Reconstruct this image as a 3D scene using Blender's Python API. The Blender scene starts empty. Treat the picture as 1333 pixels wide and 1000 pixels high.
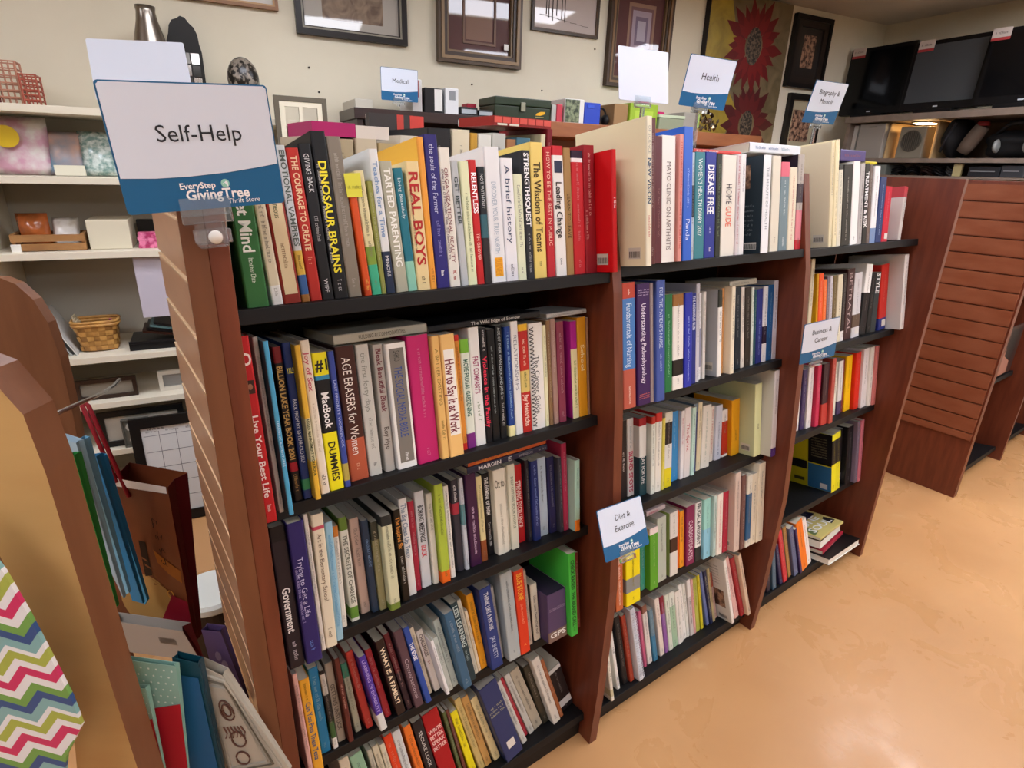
import bpy, bmesh, math, random
from mathutils import Vector, Matrix
random.seed(7)
PI = math.pi
scene = bpy.context.scene
col = scene.collection

# ------------------------------------------------------------------ camera, world, exposure
cam_data = bpy.data.cameras.new('camera')
cam = bpy.data.objects.new('camera', cam_data)
col.objects.link(cam)
cam_data.sensor_fit = 'HORIZONTAL'
cam_data.sensor_width = 36.0
cam_data.lens = 36.0 * 758.99 / 1333.0
cam_data.clip_start = 0.02
YAW, PITCH, ROLL = 0.634640, 0.355113, 0.031114
fw = Vector((math.sin(YAW)*math.cos(PITCH), math.cos(YAW)*math.cos(PITCH), -math.sin(PITCH)))
rt = Vector((math.cos(YAW), -math.sin(YAW), 0))
up = rt.cross(fw)
r2 = rt*math.cos(ROLL) + up*math.sin(ROLL)
u2 = -rt*math.sin(ROLL) + up*math.cos(ROLL)
cam.matrix_world = Matrix(((r2.x, u2.x, -fw.x, -0.11322), (r2.y, u2.y, -fw.y, -0.63754), (r2.z, u2.z, -fw.z, 1.19328), (0, 0, 0, 1)))
scene.camera = cam
world = bpy.data.worlds.new('world')
scene.world = world
world.use_nodes = True
world.node_tree.nodes['Background'].inputs[0].default_value = (1.0, 0.95, 0.88, 1)
world.node_tree.nodes['Background'].inputs[1].default_value = 0.25
scene.view_settings.view_transform = 'Standard'
scene.view_settings.look = 'None'
scene.view_settings.gamma = 1.0
scene.view_settings.use_curve_mapping = False
scene.view_settings.exposure = 0.12

# ------------------------------------------------------------------ materials
def lin(h):
    h = h.lstrip('#')
    o = []
    for i in (0, 2, 4):
        c = int(h[i:i+2], 16)/255.0
        o.append(c/12.92 if c <= 0.04045 else ((c+0.055)/1.055)**2.4)
    return (o[0], o[1], o[2], 1.0)
MATS = {}
def mat(hexc, rough=0.42, metal=0.0, coat=0.0, alpha=None, trans=0.0, spec=None):
    k = (hexc, rough, metal, coat, alpha, trans, spec)
    if k in MATS: return MATS[k]
    m = bpy.data.materials.new('colour_' + hexc)
    m.use_nodes = True
    b = m.node_tree.nodes['Principled BSDF']
    b.inputs['Base Color'].default_value = lin(hexc)
    b.inputs['Roughness'].default_value = rough
    b.inputs['Metallic'].default_value = metal
    b.inputs['Coat Weight'].default_value = coat
    b.inputs['Coat Roughness'].default_value = 0.03
    b.inputs['Specular IOR Level'].default_value = .32 if spec is None else spec
    if trans:
        b.inputs['Transmission Weight'].default_value = trans
        b.inputs['IOR'].default_value = 1.1
    if alpha is not None: b.inputs['Alpha'].default_value = alpha
    MATS[k] = m
    return m
def noisy(name, c1, c2, scale=(1, 1, 1), nscale=6.0, detail=6.0, rough=0.4, bump=0.0, lo=0.35, hi=0.65, coat=0.0, distort=0.0):
    m = bpy.data.materials.new(name)
    m.use_nodes = True
    nt = m.node_tree
    b = nt.nodes['Principled BSDF']
    tc = nt.nodes.new('ShaderNodeTexCoord')
    mp = nt.nodes.new('ShaderNodeMapping'); mp.inputs['Scale'].default_value = scale
    nz = nt.nodes.new('ShaderNodeTexNoise'); nz.inputs['Scale'].default_value = nscale; nz.inputs['Detail'].default_value = detail
    nz.inputs['Distortion'].default_value = distort
    cr = nt.nodes.new('ShaderNodeValToRGB')
    cr.color_ramp.elements[0].position = lo; cr.color_ramp.elements[0].color = lin(c1)
    cr.color_ramp.elements[1].position = hi; cr.color_ramp.elements[1].color = lin(c2)
    nt.links.new(tc.outputs['Object'], mp.inputs['Vector'])
    nt.links.new(mp.outputs['Vector'], nz.inputs['Vector'])
    nt.links.new(nz.outputs['Fac'], cr.inputs['Fac'])
    nt.links.new(cr.outputs['Color'], b.inputs['Base Color'])
    b.inputs['Roughness'].default_value = rough
    b.inputs['Coat Weight'].default_value = coat
    if bump:
        bp = nt.nodes.new('ShaderNodeBump'); bp.inputs['Strength'].default_value = bump; bp.inputs['Distance'].default_value = 0.002
        nt.links.new(nz.outputs['Fac'], bp.inputs['Height'])
        nt.links.new(bp.outputs['Normal'], b.inputs['Normal'])
    return m
def emit(name, hexc, s):
    m = bpy.data.materials.new(name)
    m.use_nodes = True
    b = m.node_tree.nodes['Principled BSDF']
    b.inputs['Base Color'].default_value = (0.8, 0.8, 0.8, 1)
    b.inputs['Emission Color'].default_value = lin(hexc)
    b.inputs['Emission Strength'].default_value = s
    return m
WALL = noisy('painted_wall', 'd6cdb6', 'dcd4be', nscale=3, rough=0.85)
WALLD = noisy('taupe_wall', 'b7ab97', 'c0b4a0', nscale=3, rough=0.85)
CEIL = noisy('ceiling_paint', 'bfb6a8', 'c6bdb0', nscale=4, rough=0.9)
FLOOR = noisy('orange_floor', 'bd8c5b', 'ca9966', nscale=2.2, rough=0.27, lo=0.3, hi=0.7, detail=8)
nt = FLOOR.node_tree; bs = nt.nodes['Principled BSDF']; base_link = bs.inputs['Base Color'].links[0].from_socket
tc = nt.nodes.new('ShaderNodeTexCoord')
def wear(scale, lo, hi, colour, amount, prev):
    nz = nt.nodes.new('ShaderNodeTexNoise'); nz.inputs['Scale'].default_value = scale; nz.inputs['Detail'].default_value = 10; nz.inputs['Roughness'].default_value = .62; nz.inputs['Distortion'].default_value = .8
    rp = nt.nodes.new('ShaderNodeMapRange'); rp.inputs['From Min'].default_value = lo; rp.inputs['From Max'].default_value = hi; rp.inputs['To Max'].default_value = amount
    mx = nt.nodes.new('ShaderNodeMixRGB'); mx.inputs['Color2'].default_value = lin(colour)
    nt.links.new(tc.outputs['Object'], nz.inputs['Vector']); nt.links.new(nz.outputs['Fac'], rp.inputs['Value']); nt.links.new(rp.outputs['Result'], mx.inputs['Fac']); nt.links.new(prev, mx.inputs['Color1'])
    return mx.outputs['Color'], nz.outputs['Fac']
c1, f1 = wear(5.5, .66, .76, 'dfba8c', .35, base_link)
c2, f2 = wear(16.0, .735, .77, '8a5f3c', .4, c1)
nt.links.new(c2, bs.inputs['Base Color'])
rg = nt.nodes.new('ShaderNodeMapRange'); rg.inputs['From Min'].default_value = .35; rg.inputs['From Max'].default_value = .65; rg.inputs['To Min'].default_value = .2; rg.inputs['To Max'].default_value = .42
nt.links.new(f1, rg.inputs['Value']); nt.links.new(rg.outputs['Result'], bs.inputs['Roughness'])
WOOD = noisy('mahogany_laminate', '602a17', '713620', scale=(1, 1, 0.12), nscale=60, rough=0.42, bump=0.05)
WOODL = noisy('brown_laminate_edge', '643a22', '704329', scale=(1, 1, 0.1), nscale=50, rough=0.42, bump=0.05)
SLAT = noisy('slatwall_laminate', '84492f', '92573c', scale=(1, 0.3, 1), nscale=30, rough=0.3)
SLATL = noisy('slatwall_laminate_light', 'a67c5e', 'b08766', scale=(1, 0.3, 1), nscale=30, rough=0.3)
BLACK = mat('0d0d0f', 0.55, spec=.3)
DARKBACK = mat('1a1514', 0.7)
DWOOD = noisy('dark_walnut', '2a1714', '34201a', scale=(0.1, 1, 1), nscale=40, rough=0.35)
BWOOD = noisy('chestnut_wood', '8a4f2a', '9a5c33', scale=(0.1, 1, 1), nscale=40, rough=0.4)
WHITE = mat('d8d2c0', 0.6)
PAPER = mat('c9c2ae', 0.8)
PAPERG = mat('a8a296', 0.8)
PAPERW = mat('dcd8cc', 0.8)
CLEAR = mat('eef4f6', 0.06, trans=0.92, spec=0.8)

# ------------------------------------------------------------------ mesh helpers
class MB:
    def __init__(self):
        self.bm = bmesh.new(); self.mats = []
    def mi(self, m):
        if m not in self.mats: self.mats.append(m)
        return self.mats.index(m)
    def face(self, pts, m):
        f = self.bm.faces.new([self.bm.verts.new(p) for p in pts]); f.material_index = self.mi(m); return f
    def raw(self, verts, faces, m):
        vs = [self.bm.verts.new(v) for v in verts]; k = self.mi(m)
        for f in faces:
            try: self.bm.faces.new([vs[i] for i in f]).material_index = k
            except ValueError: pass
    def box(self, x0, x1, y0, y1, z0, z1, m, M=None):
        p = [Vector((x, y, z)) for z in (z0, z1) for y in (y0, y1) for x in (x0, x1)]
        if M is not None: p = [M @ q for q in p]
        self.raw(p, [(0, 2, 3, 1), (4, 5, 7, 6), (0, 1, 5, 4), (2, 6, 7, 3), (0, 4, 6, 2), (1, 3, 7, 5)], m)
        return self
    def prism(self, poly, ext, m, mside=None):
        # poly: list of 3D points, ext: extrusion vector
        ext = Vector(ext); a = [Vector(p) for p in poly]; b = [p + ext for p in a]; n = len(a)
        self.raw(a + b, [tuple(range(n))[::-1], tuple(range(n, 2*n))], m)
        self.raw(a + b, [(i, (i+1) % n, n + (i+1) % n, n + i) for i in range(n)], mside or m)
        return self
    def tube(self, pts, r, m, n=8, closed=False):
        pts = [Vector(p) for p in pts]; rings = []
        rr = r if isinstance(r, (list, tuple)) else [r]*len(pts)
        for i, p in enumerate(pts):
            if closed: d = pts[(i+1) % len(pts)] - pts[i-1]
            else: d = pts[min(i+1, len(pts)-1)] - pts[max(i-1, 0)]
            d.normalize()
            a = d.cross(Vector((0, 0, 1)))
            if a.length < 1e-3: a = d.cross(Vector((1, 0, 0)))
            a.normalize(); b = d.cross(a)
            rings.append([p + (a*math.cos(2*PI*k/n) + b*math.sin(2*PI*k/n))*rr[i] for k in range(n)])
        vs = [q for rg in rings for q in rg]; fs = []
        L = len(rings)
        for i in range(L if closed else L-1):
            for k in range(n):
                fs.append((i*n+k, i*n+(k+1) % n, ((i+1) % L)*n+(k+1) % n, ((i+1) % L)*n+k))
        if not closed: fs += [tuple(range(n))[::-1], tuple(range((L-1)*n, L*n))]
        self.raw(vs, fs, m); return self
    def lathe(self, prof, c, m, n=28, M=None, cap=True):
        c = Vector(c); vs = []; fs = []
        for r, z in prof:
            for k in range(n):
                q = Vector((r*math.cos(2*PI*k/n), r*math.sin(2*PI*k/n), z))
                vs.append((M @ q if M is not None else q) + c)
        for i in range(len(prof)-1):
            for k in range(n): fs.append((i*n+k, i*n+(k+1) % n, (i+1)*n+(k+1) % n, (i+1)*n+k))
        if cap: fs += [tuple(range(n))[::-1], tuple(range((len(prof)-1)*n, len(prof)*n))]
        self.raw(vs, fs, m); return self
    def sphere(self, c, r, m, sc=(1, 1, 1), n=16):
        prof = [(r*math.sin(PI*i/n), -r*math.cos(PI*i/n)) for i in range(n+1)]
        prof[0] = (r*0.01, -r); prof[-1] = (r*0.01, r)
        return self.lathe(prof, c, m, n=n*2, M=Matrix.Diagonal((*sc, 1)))
    def build(self, name, parent=None, smooth=False, bevel=0.0, M=None):
        bmesh.ops.recalc_face_normals(self.bm, faces=self.bm.faces)
        me = bpy.data.meshes.new(name)
        if M is not None: self.bm.transform(M)
        root = parent
        while root is not None and root.parent is not None: root = root.parent
        if root is not None and root.get('worldkids'): self.bm.transform(Matrix.Translation(-root.location))
        self.bm.to_mesh(me); self.bm.free()
        for m in self.mats: me.materials.append(m)
        if smooth:
            for p in me.polygons: p.use_smooth = True
        o = bpy.data.objects.new(name, me); col.objects.link(o)
        if parent is not None: o.parent = parent
        if bevel:
            md = o.modifiers.new('bevel', 'BEVEL'); md.width = bevel; md.segments = 2; md.limit_method = 'ANGLE'
        return o
def tag(o, label=None, cat=None, group=None, kind=None):
    if label: o['label'] = label
    if cat: o['category'] = cat
    if group: o['group'] = group
    if kind: o['kind'] = kind
    return o
def thing(name, label, cat, loc=(0, 0, 0), group=None, world_kids=True):
    o = bpy.data.objects.new(name, None); col.objects.link(o); o.location = loc
    o.empty_display_size = 0.05
    if world_kids: o['worldkids'] = 1
    return tag(o, label, cat, group)
def struct(o): o['kind'] = 'structure'; return o
def frame_from(origin, ex, ey, ez=None):
    ex = Vector(ex).normalized(); ey = Vector(ey); ey = (ey - ex*ey.dot(ex)).normalized(); ez = ex.cross(ey)
    return Matrix(((ex.x, ey.x, ez.x, origin[0]), (ex.y, ey.y, ez.y, origin[1]), (ex.z, ey.z, ez.z, origin[2]), (0, 0, 0, 1)))

# ------------------------------------------------------------------ lettering: every word is turned into mesh once
TEXTS = {}
def prepare(strings):
    tmp = []
    for s, bold in strings:
        if (s, bold) in TEXTS: continue
        cu = bpy.data.curves.new('t', 'FONT'); cu.body = s; cu.resolution_u = 2; cu.fill_mode = 'FRONT'
        cu.offset = 0.022 if bold else 0.0
        cu.size = 1.0
        o = bpy.data.objects.new('t', cu); col.objects.link(o); tmp.append((s, bold, o)); TEXTS[(s, bold)] = None
    dg = bpy.context.evaluated_depsgraph_get()
    for s, bold, o in tmp:
        me = o.evaluated_get(dg).to_mesh()
        vs = [v.co.copy() for v in me.vertices]; fs = [tuple(p.vertices) for p in me.polygons]
        o.evaluated_get(dg).to_mesh_clear()
        x0 = min(v.x for v in vs); x1 = max(v.x for v in vs); y0 = min(v.y for v in vs); y1 = max(v.y for v in vs)
        TEXTS[(s, bold)] = ([((v.x-x0), v.y) for v in vs], fs, x1-x0, y0, y1)
    for s, b, o in tmp:
        cu = o.data; bpy.data.objects.remove(o); bpy.data.curves.remove(cu)
def put_text(mb, s, m, place, length=None, height=None, bold=False):
    # place(x, y) -> 3D point; text centred on 0,0, reading along +x
    vs, fs, w, y0, y1 = TEXTS[(s, bold)]
    cap = max(0.5, min(y1, 0.78)) - 0.0
    sy = height/0.72 if height else length/w
    sx = length/w if length else sy
    if height and length:
        sx = min(sx, sy*1.5)
        sy = min(sy, sx*2.6)
    mb.raw([place((x-w/2)*sx, (y-0.36)*sy) for x, y in vs], fs, m)
def scribble(mb, m, place, length, height, rnd):
    # unreadable small print: a run of thin upright strokes
    x = -length/2; cw = height*0.5
    while x < length/2 - cw:
        if rnd.random() < 0.16: x += cw*0.9; continue
        h = height*(1.0 if rnd.random() < 0.3 else 0.7); k = rnd.random()
        a, b = x, x + cw*0.78
        y0 = -height/2
        t = cw*0.24
        if k < 0.4: rs = [(a, a+t, y0, y0+h), (b-t, b, y0, y0+h*0.8), (a, b, y0+h*0.6, y0+h*0.6+t)]
        elif k < 0.7: rs = [(a, a+t, y0, y0+h), (a, b, y0, y0+t), (a, b, y0+h-t, y0+h)]
        else: rs = [((a+b)/2-t/2, (a+b)/2+t/2, y0, y0+h), (a, b, y0+h-t, y0+h)]
        for (xa, xb, ya, yb) in rs:
            mb.raw([place(xa, ya), place(xb, ya), place(xb, yb), place(xa, yb)], [(0, 1, 2, 3)], m)
        x += cw

# ------------------------------------------------------------------ the room
struct(MB().box(-3.2, 6.0, -4.2, 3.0, -0.05, 0.0, FLOOR).build('floor'))
struct(MB().box(-3.2, 6.0, -4.2, 3.0, 2.02, 2.07, CEIL).build('ceiling'))
A9 = math.radians(9)
def WALLP(s, off, z): # point by distance along the back wall, distance in front of it, height
    return Vector((s*math.cos(A9) - off*math.sin(A9), 1.85 - s*math.sin(A9) - off*math.cos(A9), z))
WT = Vector((math.cos(A9), -math.sin(A9), 0)); WN = Vector((-math.sin(A9), -math.cos(A9), 0))
def wall_box(mb, s0, s1, o0, o1, z0, z1, m):
    p = [WALLP(s, o, z) for z in (z0, z1) for o in (o0, o1) for s in (s0, s1)]
    mb.raw(p, [(0, 2, 3, 1), (4, 5, 7, 6), (0, 1, 5, 4), (2, 6, 7, 3), (0, 4, 6, 2), (1, 3, 7, 5)], m)
    return mb
SC = 3.9
def RWP(r, off, z): # right wall: r from the corner toward the viewer, off out into the room
    q = WALLP(SC, 0, z); return q + WN*r - WT*off
def rw_box(mb, r0, r1, o0, o1, z0, z1, m):
    p = [RWP(r, o, z) for z in (z0, z1) for o in (o0, o1) for r in (r0, r1)]
    mb.raw(p, [(0, 2, 3, 1), (4, 5, 7, 6), (0, 1, 5, 4), (2, 6, 7, 3), (0, 4, 6, 2), (1, 3, 7, 5)], m)
    return mb
struct(wall_box(MB(), -3.2, SC+0.1, -0.08, 0.0, 0.0, 2.02, WALL).build('wall_back'))
struct(rw_box(MB(), 0.0, 5.0, -0.08, 0.0, 0.0, 2.02, WALL).build('wall_right'))
struct(MB().box(-3.2, -3.12, -4.2, 2.4, 0, 2.02, WALL).build('wall_left'))
struct(MB().box(-3.2, 3.2, -4.2, -4.12, 0, 2.02, WALL).build('wall_front'))
struct(wall_box(MB(), 0.5, SC-0.01, 0.0, 0.012, 0.0, 0.09, mat('3a2a22', 0.6)).build('baseboard_back'))

def ceiling_light(x, y, lx, ly, s):
    t = thing('ceiling_light', None, 'ceiling light', (x, y, 2.02))
    f = MB()
    f.box(x-lx/2-.03, x+lx/2+.03, y-ly/2-.03, y-ly/2, 2.0, 2.02, WHITE); f.box(x-lx/2-.03, x+lx/2+.03, y+ly/2, y+ly/2+.03, 2.0, 2.02, WHITE)
    f.box(x-lx/2-.03, x-lx/2, y-ly/2, y+ly/2, 2.0, 2.02, WHITE); f.box(x+lx/2, x+lx/2+.03, y-ly/2, y+ly/2, 2.0, 2.02, WHITE)
    f.build('light_frame', t)
    MB().box(x-lx/2, x+lx/2, y-ly/2, y+ly/2, 2.008, 2.018, LAMP).build('diffuser', t)
    return t
LAMP = emit('lamp_diffuser', 'f1f4ff', 16.0)
for (x, y, lx, ly, lab) in [
    (0.85, -0.17, 0.34, 0.46, 'bright square ceiling light panel mirrored in the glass of the rose photograph'),
    (2.0, -0.72, 0.40, 0.40, 'bright square ceiling light panel mirrored in the glass over the burgundy mat'),
    (-0.9, -0.5, 0.42, 0.9, 'long ceiling light panel above the gift bag rack'),
    (-0.5, -2.2, 0.9, 0.42, 'ceiling light panel behind the photographer on the left'),
    (1.2, -2.2, 0.9, 0.42, 'ceiling light panel behind the photographer above the aisle'),
    (2.6, -2.4, 0.9, 0.42, 'ceiling light panel farthest right behind the photographer'),
    (-1.2, 0.9, 0.42, 0.6, 'ceiling light panel over the white wall shelves'),
    (0.35, 0.85, 0.7, 0.36, 'added fill light panel over the back aisle beside the gallery wall'),  # unseen panel, added as fill to brighten the back wall
    (1.75, 0.65, 0.7, 0.36, 'added fill light panel over the back aisle near the sunflower painting'),  # second unseen fill panel, added for the back wall
    (3.05, 0.0, 0.4, 0.5, 'added fill light panel in front of the televisions'),  # unseen fill, added to lift the dim television corner
    (2.75, -0.9, 0.5, 0.9, 'ceiling light panel over the aisle beside the far bookcase')]:
    tag(ceiling_light(x, y, lx, ly, 1), lab)

# ------------------------------------------------------------------ the tilted shelf frames of the bookcase
TL = math.radians(8.5)
NA = Vector((0, math.cos(TL), -math.sin(TL))); NB = Vector((0, math.sin(TL), math.cos(TL)))
W = 0.61
ZS = {1: [1.034, .771, .534, .305, .071], 2: [1.041, .779, .530, .285, .05], 3: [1.038, .776, .530, .264, .05]}
def SHP(bay, sh, u, a, b):
    return Vector((u, .062 if sh < 5 else .025, ZS[bay][sh-1])) + NA*a + NB*b

def slatwall(mb, u0, u1, v0, v1, z0, z1, m, pitch, face, dark, lip=None):
    # slatted panel whose grooved face looks along -u (face=-1)
    z = z1; th = u1-u0
    mb.box(u0+th*.45, u1, v0, v1, z0, z1, dark)
    while z > z0+0.012:
        zb = max(z0, z-pitch+0.007)
        mb.box(u0, u0+th*.45, v0, v1, zb, z, m)
        mb.box(u0+0.002, u0+th*.45, v0, v1, zb-0.0035, zb, m)
        if lip: mb.box(u0-.0004, u0+.004, v0, v1, zb-.0068, zb-.0045, lip)  # painted highlight: pale strip stands for light caught on the groove lip
        z -= pitch

def bookcase_main():
    t = thing('bookcase', 'long mahogany bookcase of three bays packed with books on tilted black shelves', 'bookcase', (0.9, .14, 0))
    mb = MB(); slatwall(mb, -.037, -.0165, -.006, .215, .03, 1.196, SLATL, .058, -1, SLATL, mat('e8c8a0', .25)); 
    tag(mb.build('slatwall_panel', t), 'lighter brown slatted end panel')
    MB().box(-.0372, -.0160, -.0075, -.004, 0, 1.2, WOODL).build('panel_edge', t)
    MB().box(-.0155, .004, -.004, .278, 0, 1.2, WOOD).build('end_upright', t, bevel=.0008)
    MB().box(1.82, 1.84, -.012, .278, 0, 1.2, WOOD).build('end_upright', t, bevel=.0008)
    prof = [(0, 0), (-.008, .15), (-.012, .42), (.004, .62), (.022, .8), (.05, 1.0), (.096, 1.2)]
    for u in (W, 2*W):
        poly = [(u-.0105, v, z) for v, z in prof] + [(u-.0105, .275, 1.2), (u-.0105, .275, 0), (u-.0105, .05, 0)]
        MB().prism(poly, (.021, 0, 0), WOOD).build('divider', t)
    for bay in (1, 2, 3):
        u0 = (bay-1)*W + (.0045 if bay == 1 else .0108); u1 = bay*W - (.0108 if bay < 3 else .0105)
        for sh in range(1, 6):
            p0 = SHP(bay, sh, u0, 0, 0)
            M = frame_from(p0, (1, 0, 0), NA)
            MB().box(0, u1-u0, 0, .214 if sh < 5 else .24, -.018, 0, BLACK, M).build('shelf', t, bevel=.001)
        z5 = ZS[bay][4]
        MB().box(u0, u1, .035, .05, 0, z5-.022, BLACK).build('kick_plate', t)
        MB().box(u0, u1, .279, .285, 0, 1.16, DARKBACK).build('back_panel', t)
    # the far side of the same double sided unit
    for (a, b) in ((.004, .022), (.6, .62), (1.21, 1.23), (1.82, 1.84)):
        MB().box(a, b, .287, .50, 0, 1.17, WOOD).build('rear_upright', t)
    for a, b in ((.023, .599), (.621, 1.209), (1.231, 1.819)):
        for z in (.76, 1.03): MB().box(a, b, .287, .49, z-.018, z, BLACK).build('rear_shelf', t)
    return t
bookcase_main()

def bookcase_far():
    t = thing('bookcase', 'second mahogany bookcase with a slatted brown end panel across the aisle on the right', 'bookcase', (2.9, .2, 0))
    MB().box(2.562, 2.58, -.04, .5, 0, 1.2, WOOD).build('end_upright', t, bevel=.001)
    mb = MB(); slatwall(mb, 2.54, 2.5615, -.034, .45, .255, 1.188, SLAT, .0606, -1, WOOD); tag(mb.build('slatwall_panel', t), 'grooved brown slatwall panel')
    MB().box(2.548, 2.5615, -.04, .5, 0, .2545, WOOD).build('lower_panel', t)
    MB().box(2.548, 2.5615, -.04, -.0345, .2545, 1.2, WOOD).build('panel_edge', t)
    for u in (3.12, 3.58):
        poly = [(u, -.03, 0), (u, -.035, .35), (u, .03, .9), (u, .05, 1.19), (u, .24, 1.19), (u, .24, 0), (u, .03, 0)]
        MB().prism(poly, (.02, 0, 0), WOOD).build('divider', t)
    for (a, b) in ((2.581, 3.119), (3.141, 3.579)):
        MB().box(a, b, .241, .25, 0, 1.16, DARKBACK).build('back_panel', t)
        for z in (.06, .42, .8):
            p0 = Vector((a, .0 if z < .1 else .03, z))
            MB().box(0, b-a, 0, .2, -.018, 0, BLACK, frame_from(p0, (1, 0, 0), NA)).build('shelf', t, bevel=.001)
        MB().box(a, b, .02, .03, 0, .035, BLACK).build('kick_plate', t)
    return t
bookcase_far()

# ------------------------------------------------------------------ books
def contrast(h):
    r, g, b, _ = lin(h); l = .2*r + .7*g + .1*b
    return '2c2a2c' if l > .28 else 'd8d2c8'
def soft(h):
    # lettering that is barely legible: part way between the cover colour and its contrast
    k = contrast(h); h = h.lstrip('#')
    return ''.join('%02x' % int(int(h[i:i+2], 16)*.5 + int(k[i:i+2], 16)*.5) for i in (0, 2, 4))
def book(M, w, d, h, spec, txt, ex, label, group, rnd):
    parts = spec.split(','); base = parts[0]; face = None; bands = []; inset = []
    for p in parts[1:]:
        if p.startswith('F#'): face = p[2:]
        else:
            ins = p.endswith(' i'); p = p.replace(' i', '')
            rng, c = p.split('#'); f0, f1 = [float(x) for x in rng.split('-')]
            (inset if ins else bands).append((f0, f1, c))
    t = bpy.data.objects.new('book', None); col.objects.link(t); t.empty_display_size = .02
    t.matrix_world = M
    tag(t, label, 'book', group)
    th = 0.0007 if h < .2 or w < .012 else 0.0016
    th = min(th, w*.12)
    hard = th > .001
    r = min(.0022, w*.25)
    mb = MB()
    cb = mat(base, .42, spec=.3); cf = mat(face, .42, spec=.3) if face else cb
    outer = [(0, d), (0, r), (r*.3, r*.3), (r, 0), (w-r, 0), (w-r*.3, r*.3), (w, r), (w, d)]
    inner = [(th, d), (th, r+th), (th+r*.2, th+r*.2), (r+th*.5, th), (w-r-th*.5, th), (w-th-r*.2, th+r*.2), (w-th, r+th), (w-th, d)]
    zl = sorted(set([0.0, h] + [round(h*(1-f), 5) for b in bands for f in b[:2]]))
    def colour(z):
        f = 1 - z/h
        for f0, f1, c in bands:
            if f0 <= f <= f1: return mat(c, .42, spec=.3)
        return cb
    for z0, z1 in zip(zl[:-1], zl[1:]):
        cs = colour((z0+z1)/2)
        for i in range(7):
            (xa, ya), (xb, yb) = outer[i], outer[i+1]
            m = cs if 0 < i < 6 else (cf if face else cs)
            mb.raw([(xa, ya, z0), (xb, yb, z0), (xb, yb, z1), (xa, ya, z1)], [(0, 1, 2, 3)], m)
            (xa, ya), (xb, yb) = inner[i], inner[i+1]
            mb.raw([(xa, ya, z0), (xb, yb, z0), (xb, yb, z1), (xa, ya, z1)], [(3, 2, 1, 0)], PAPERW)
    for z in (0, h):
        c = cb if z == 0 or not bands else colour(h*.999)
        for i in range(7):
            mb.raw([(*outer[i], z), (*outer[i+1], z), (*inner[i+1], z), (*inner[i], z)], [(0, 1, 2, 3)], c)
    for i in (0, 7):
        mb.raw([(*outer[i], 0), (*inner[i], 0), (*inner[i], h), (*outer[i], h)], [(0, 1, 2, 3)], cf)
    e = -.00025
    for f0, f1, c in inset:
        mb.raw([(w*.14, e, h*(1-f1)), (w*.86, e, h*(1-f1)), (w*.86, e, h*(1-f0)), (w*.14, e, h*(1-f0))], [(0, 1, 2, 3)], mat(c, .4))
    e = -.0005
    if not txt and w > .005:
        c = soft(base)
        txt = '~#%s .1 %.2f %.2f / ~#%s .88 .95 .3' % (c, rnd.uniform(.5, .75), min(.42, .007/w), c)
    for part in (txt.split(' / ') if txt else []):
        s, rest = part.rsplit('#', 1)
        q = rest.split(); c = q[0]; f0, f1, sf = [float(x) for x in q[1:4]]; fl = q[4:] 
        m = mat(c, .45)
        zc = h*(1-(f0+f1)/2); L = h*(f1-f0); H = w*sf*.85
        if 'h' in fl:
            place = lambda x, y, zc=zc: (w/2 + x, e, zc + y)
            LL, HH = w*.84, min(L, w*1.2)*.9
            if s == '~':
                for k in range(3): scribble(mb, m, (lambda x, y, k=k, zc=zc, L=L: (w/2+x, e, zc + y + (k-1)*min(L/3, .009))), LL, min(L/5, .005), rnd)
                continue
            put_text(mb, s, m, place, LL, HH, True); continue
        xo = w*.5 if 'o' not in fl else w*.2
        place = lambda x, y, zc=zc, xo=xo: (xo + y, e, zc - x)
        if s == '~': scribble(mb, m, place, L, min(H, w*.5, .0052), rnd)
        else: put_text(mb, s, m, place, L, H, sf > .58)
    # things printed on or stuck to it
    if ex == 'barcodeface':
        y = d*.16
        if d > .1:
            mb.raw([(e, .012, .012), (e, .038, .012), (e, .038, .03), (e, .012, .03)], [(0, 1, 2, 3)], mat('cfc8b8', .5))
            for k in range(9): mb.raw([(e*1.6, .014+k*.0026, .014), (e*1.6, .0153+k*.0026, .014), (e*1.6, .0153+k*.0026, .024), (e*1.6, .014+k*.0026, .024)], [(0, 1, 2, 3)], mat('2a2624', .5))
    if ex in ('cookface', 'portraitface'):
        z0, z1 = (.22, .5) if ex == 'cookface' else (.68, .92)
        y0, y1 = (.014, .075) if ex == 'cookface' else (.03, .06)
        mb.raw([(e, y0, h*z0), (e, y1, h*z0), (e, y1, h*z1), (e, y0, h*z1)], [(0, 1, 2, 3)], PHOTO)
        mb.raw([(e, .012, .008), (e, .04, .008), (e, .04, .022), (e, .012, .022)], [(0, 1, 2, 3)], mat('d8d4cc', .5))
        for k in range(10): mb.raw([(e*1.6, .013+k*.0026, .009), (e*1.6, .0145+k*.0026, .009), (e*1.6, .0145+k*.0026, .019), (e*1.6, .013+k*.0026, .019)], [(0, 1, 2, 3)], mat('2a2624', .5))
        for k in range(7):
            zz = h*(.6+k*.045) if ex == 'cookface' else h*(.2+k*.05)
            scribble(mb, mat('6a6664' if ex == 'cookface' else '8a9094', .5), (lambda x, y, zz=zz: (e, .05+x*-1, zz+y)), .06, .004, rnd)
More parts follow.
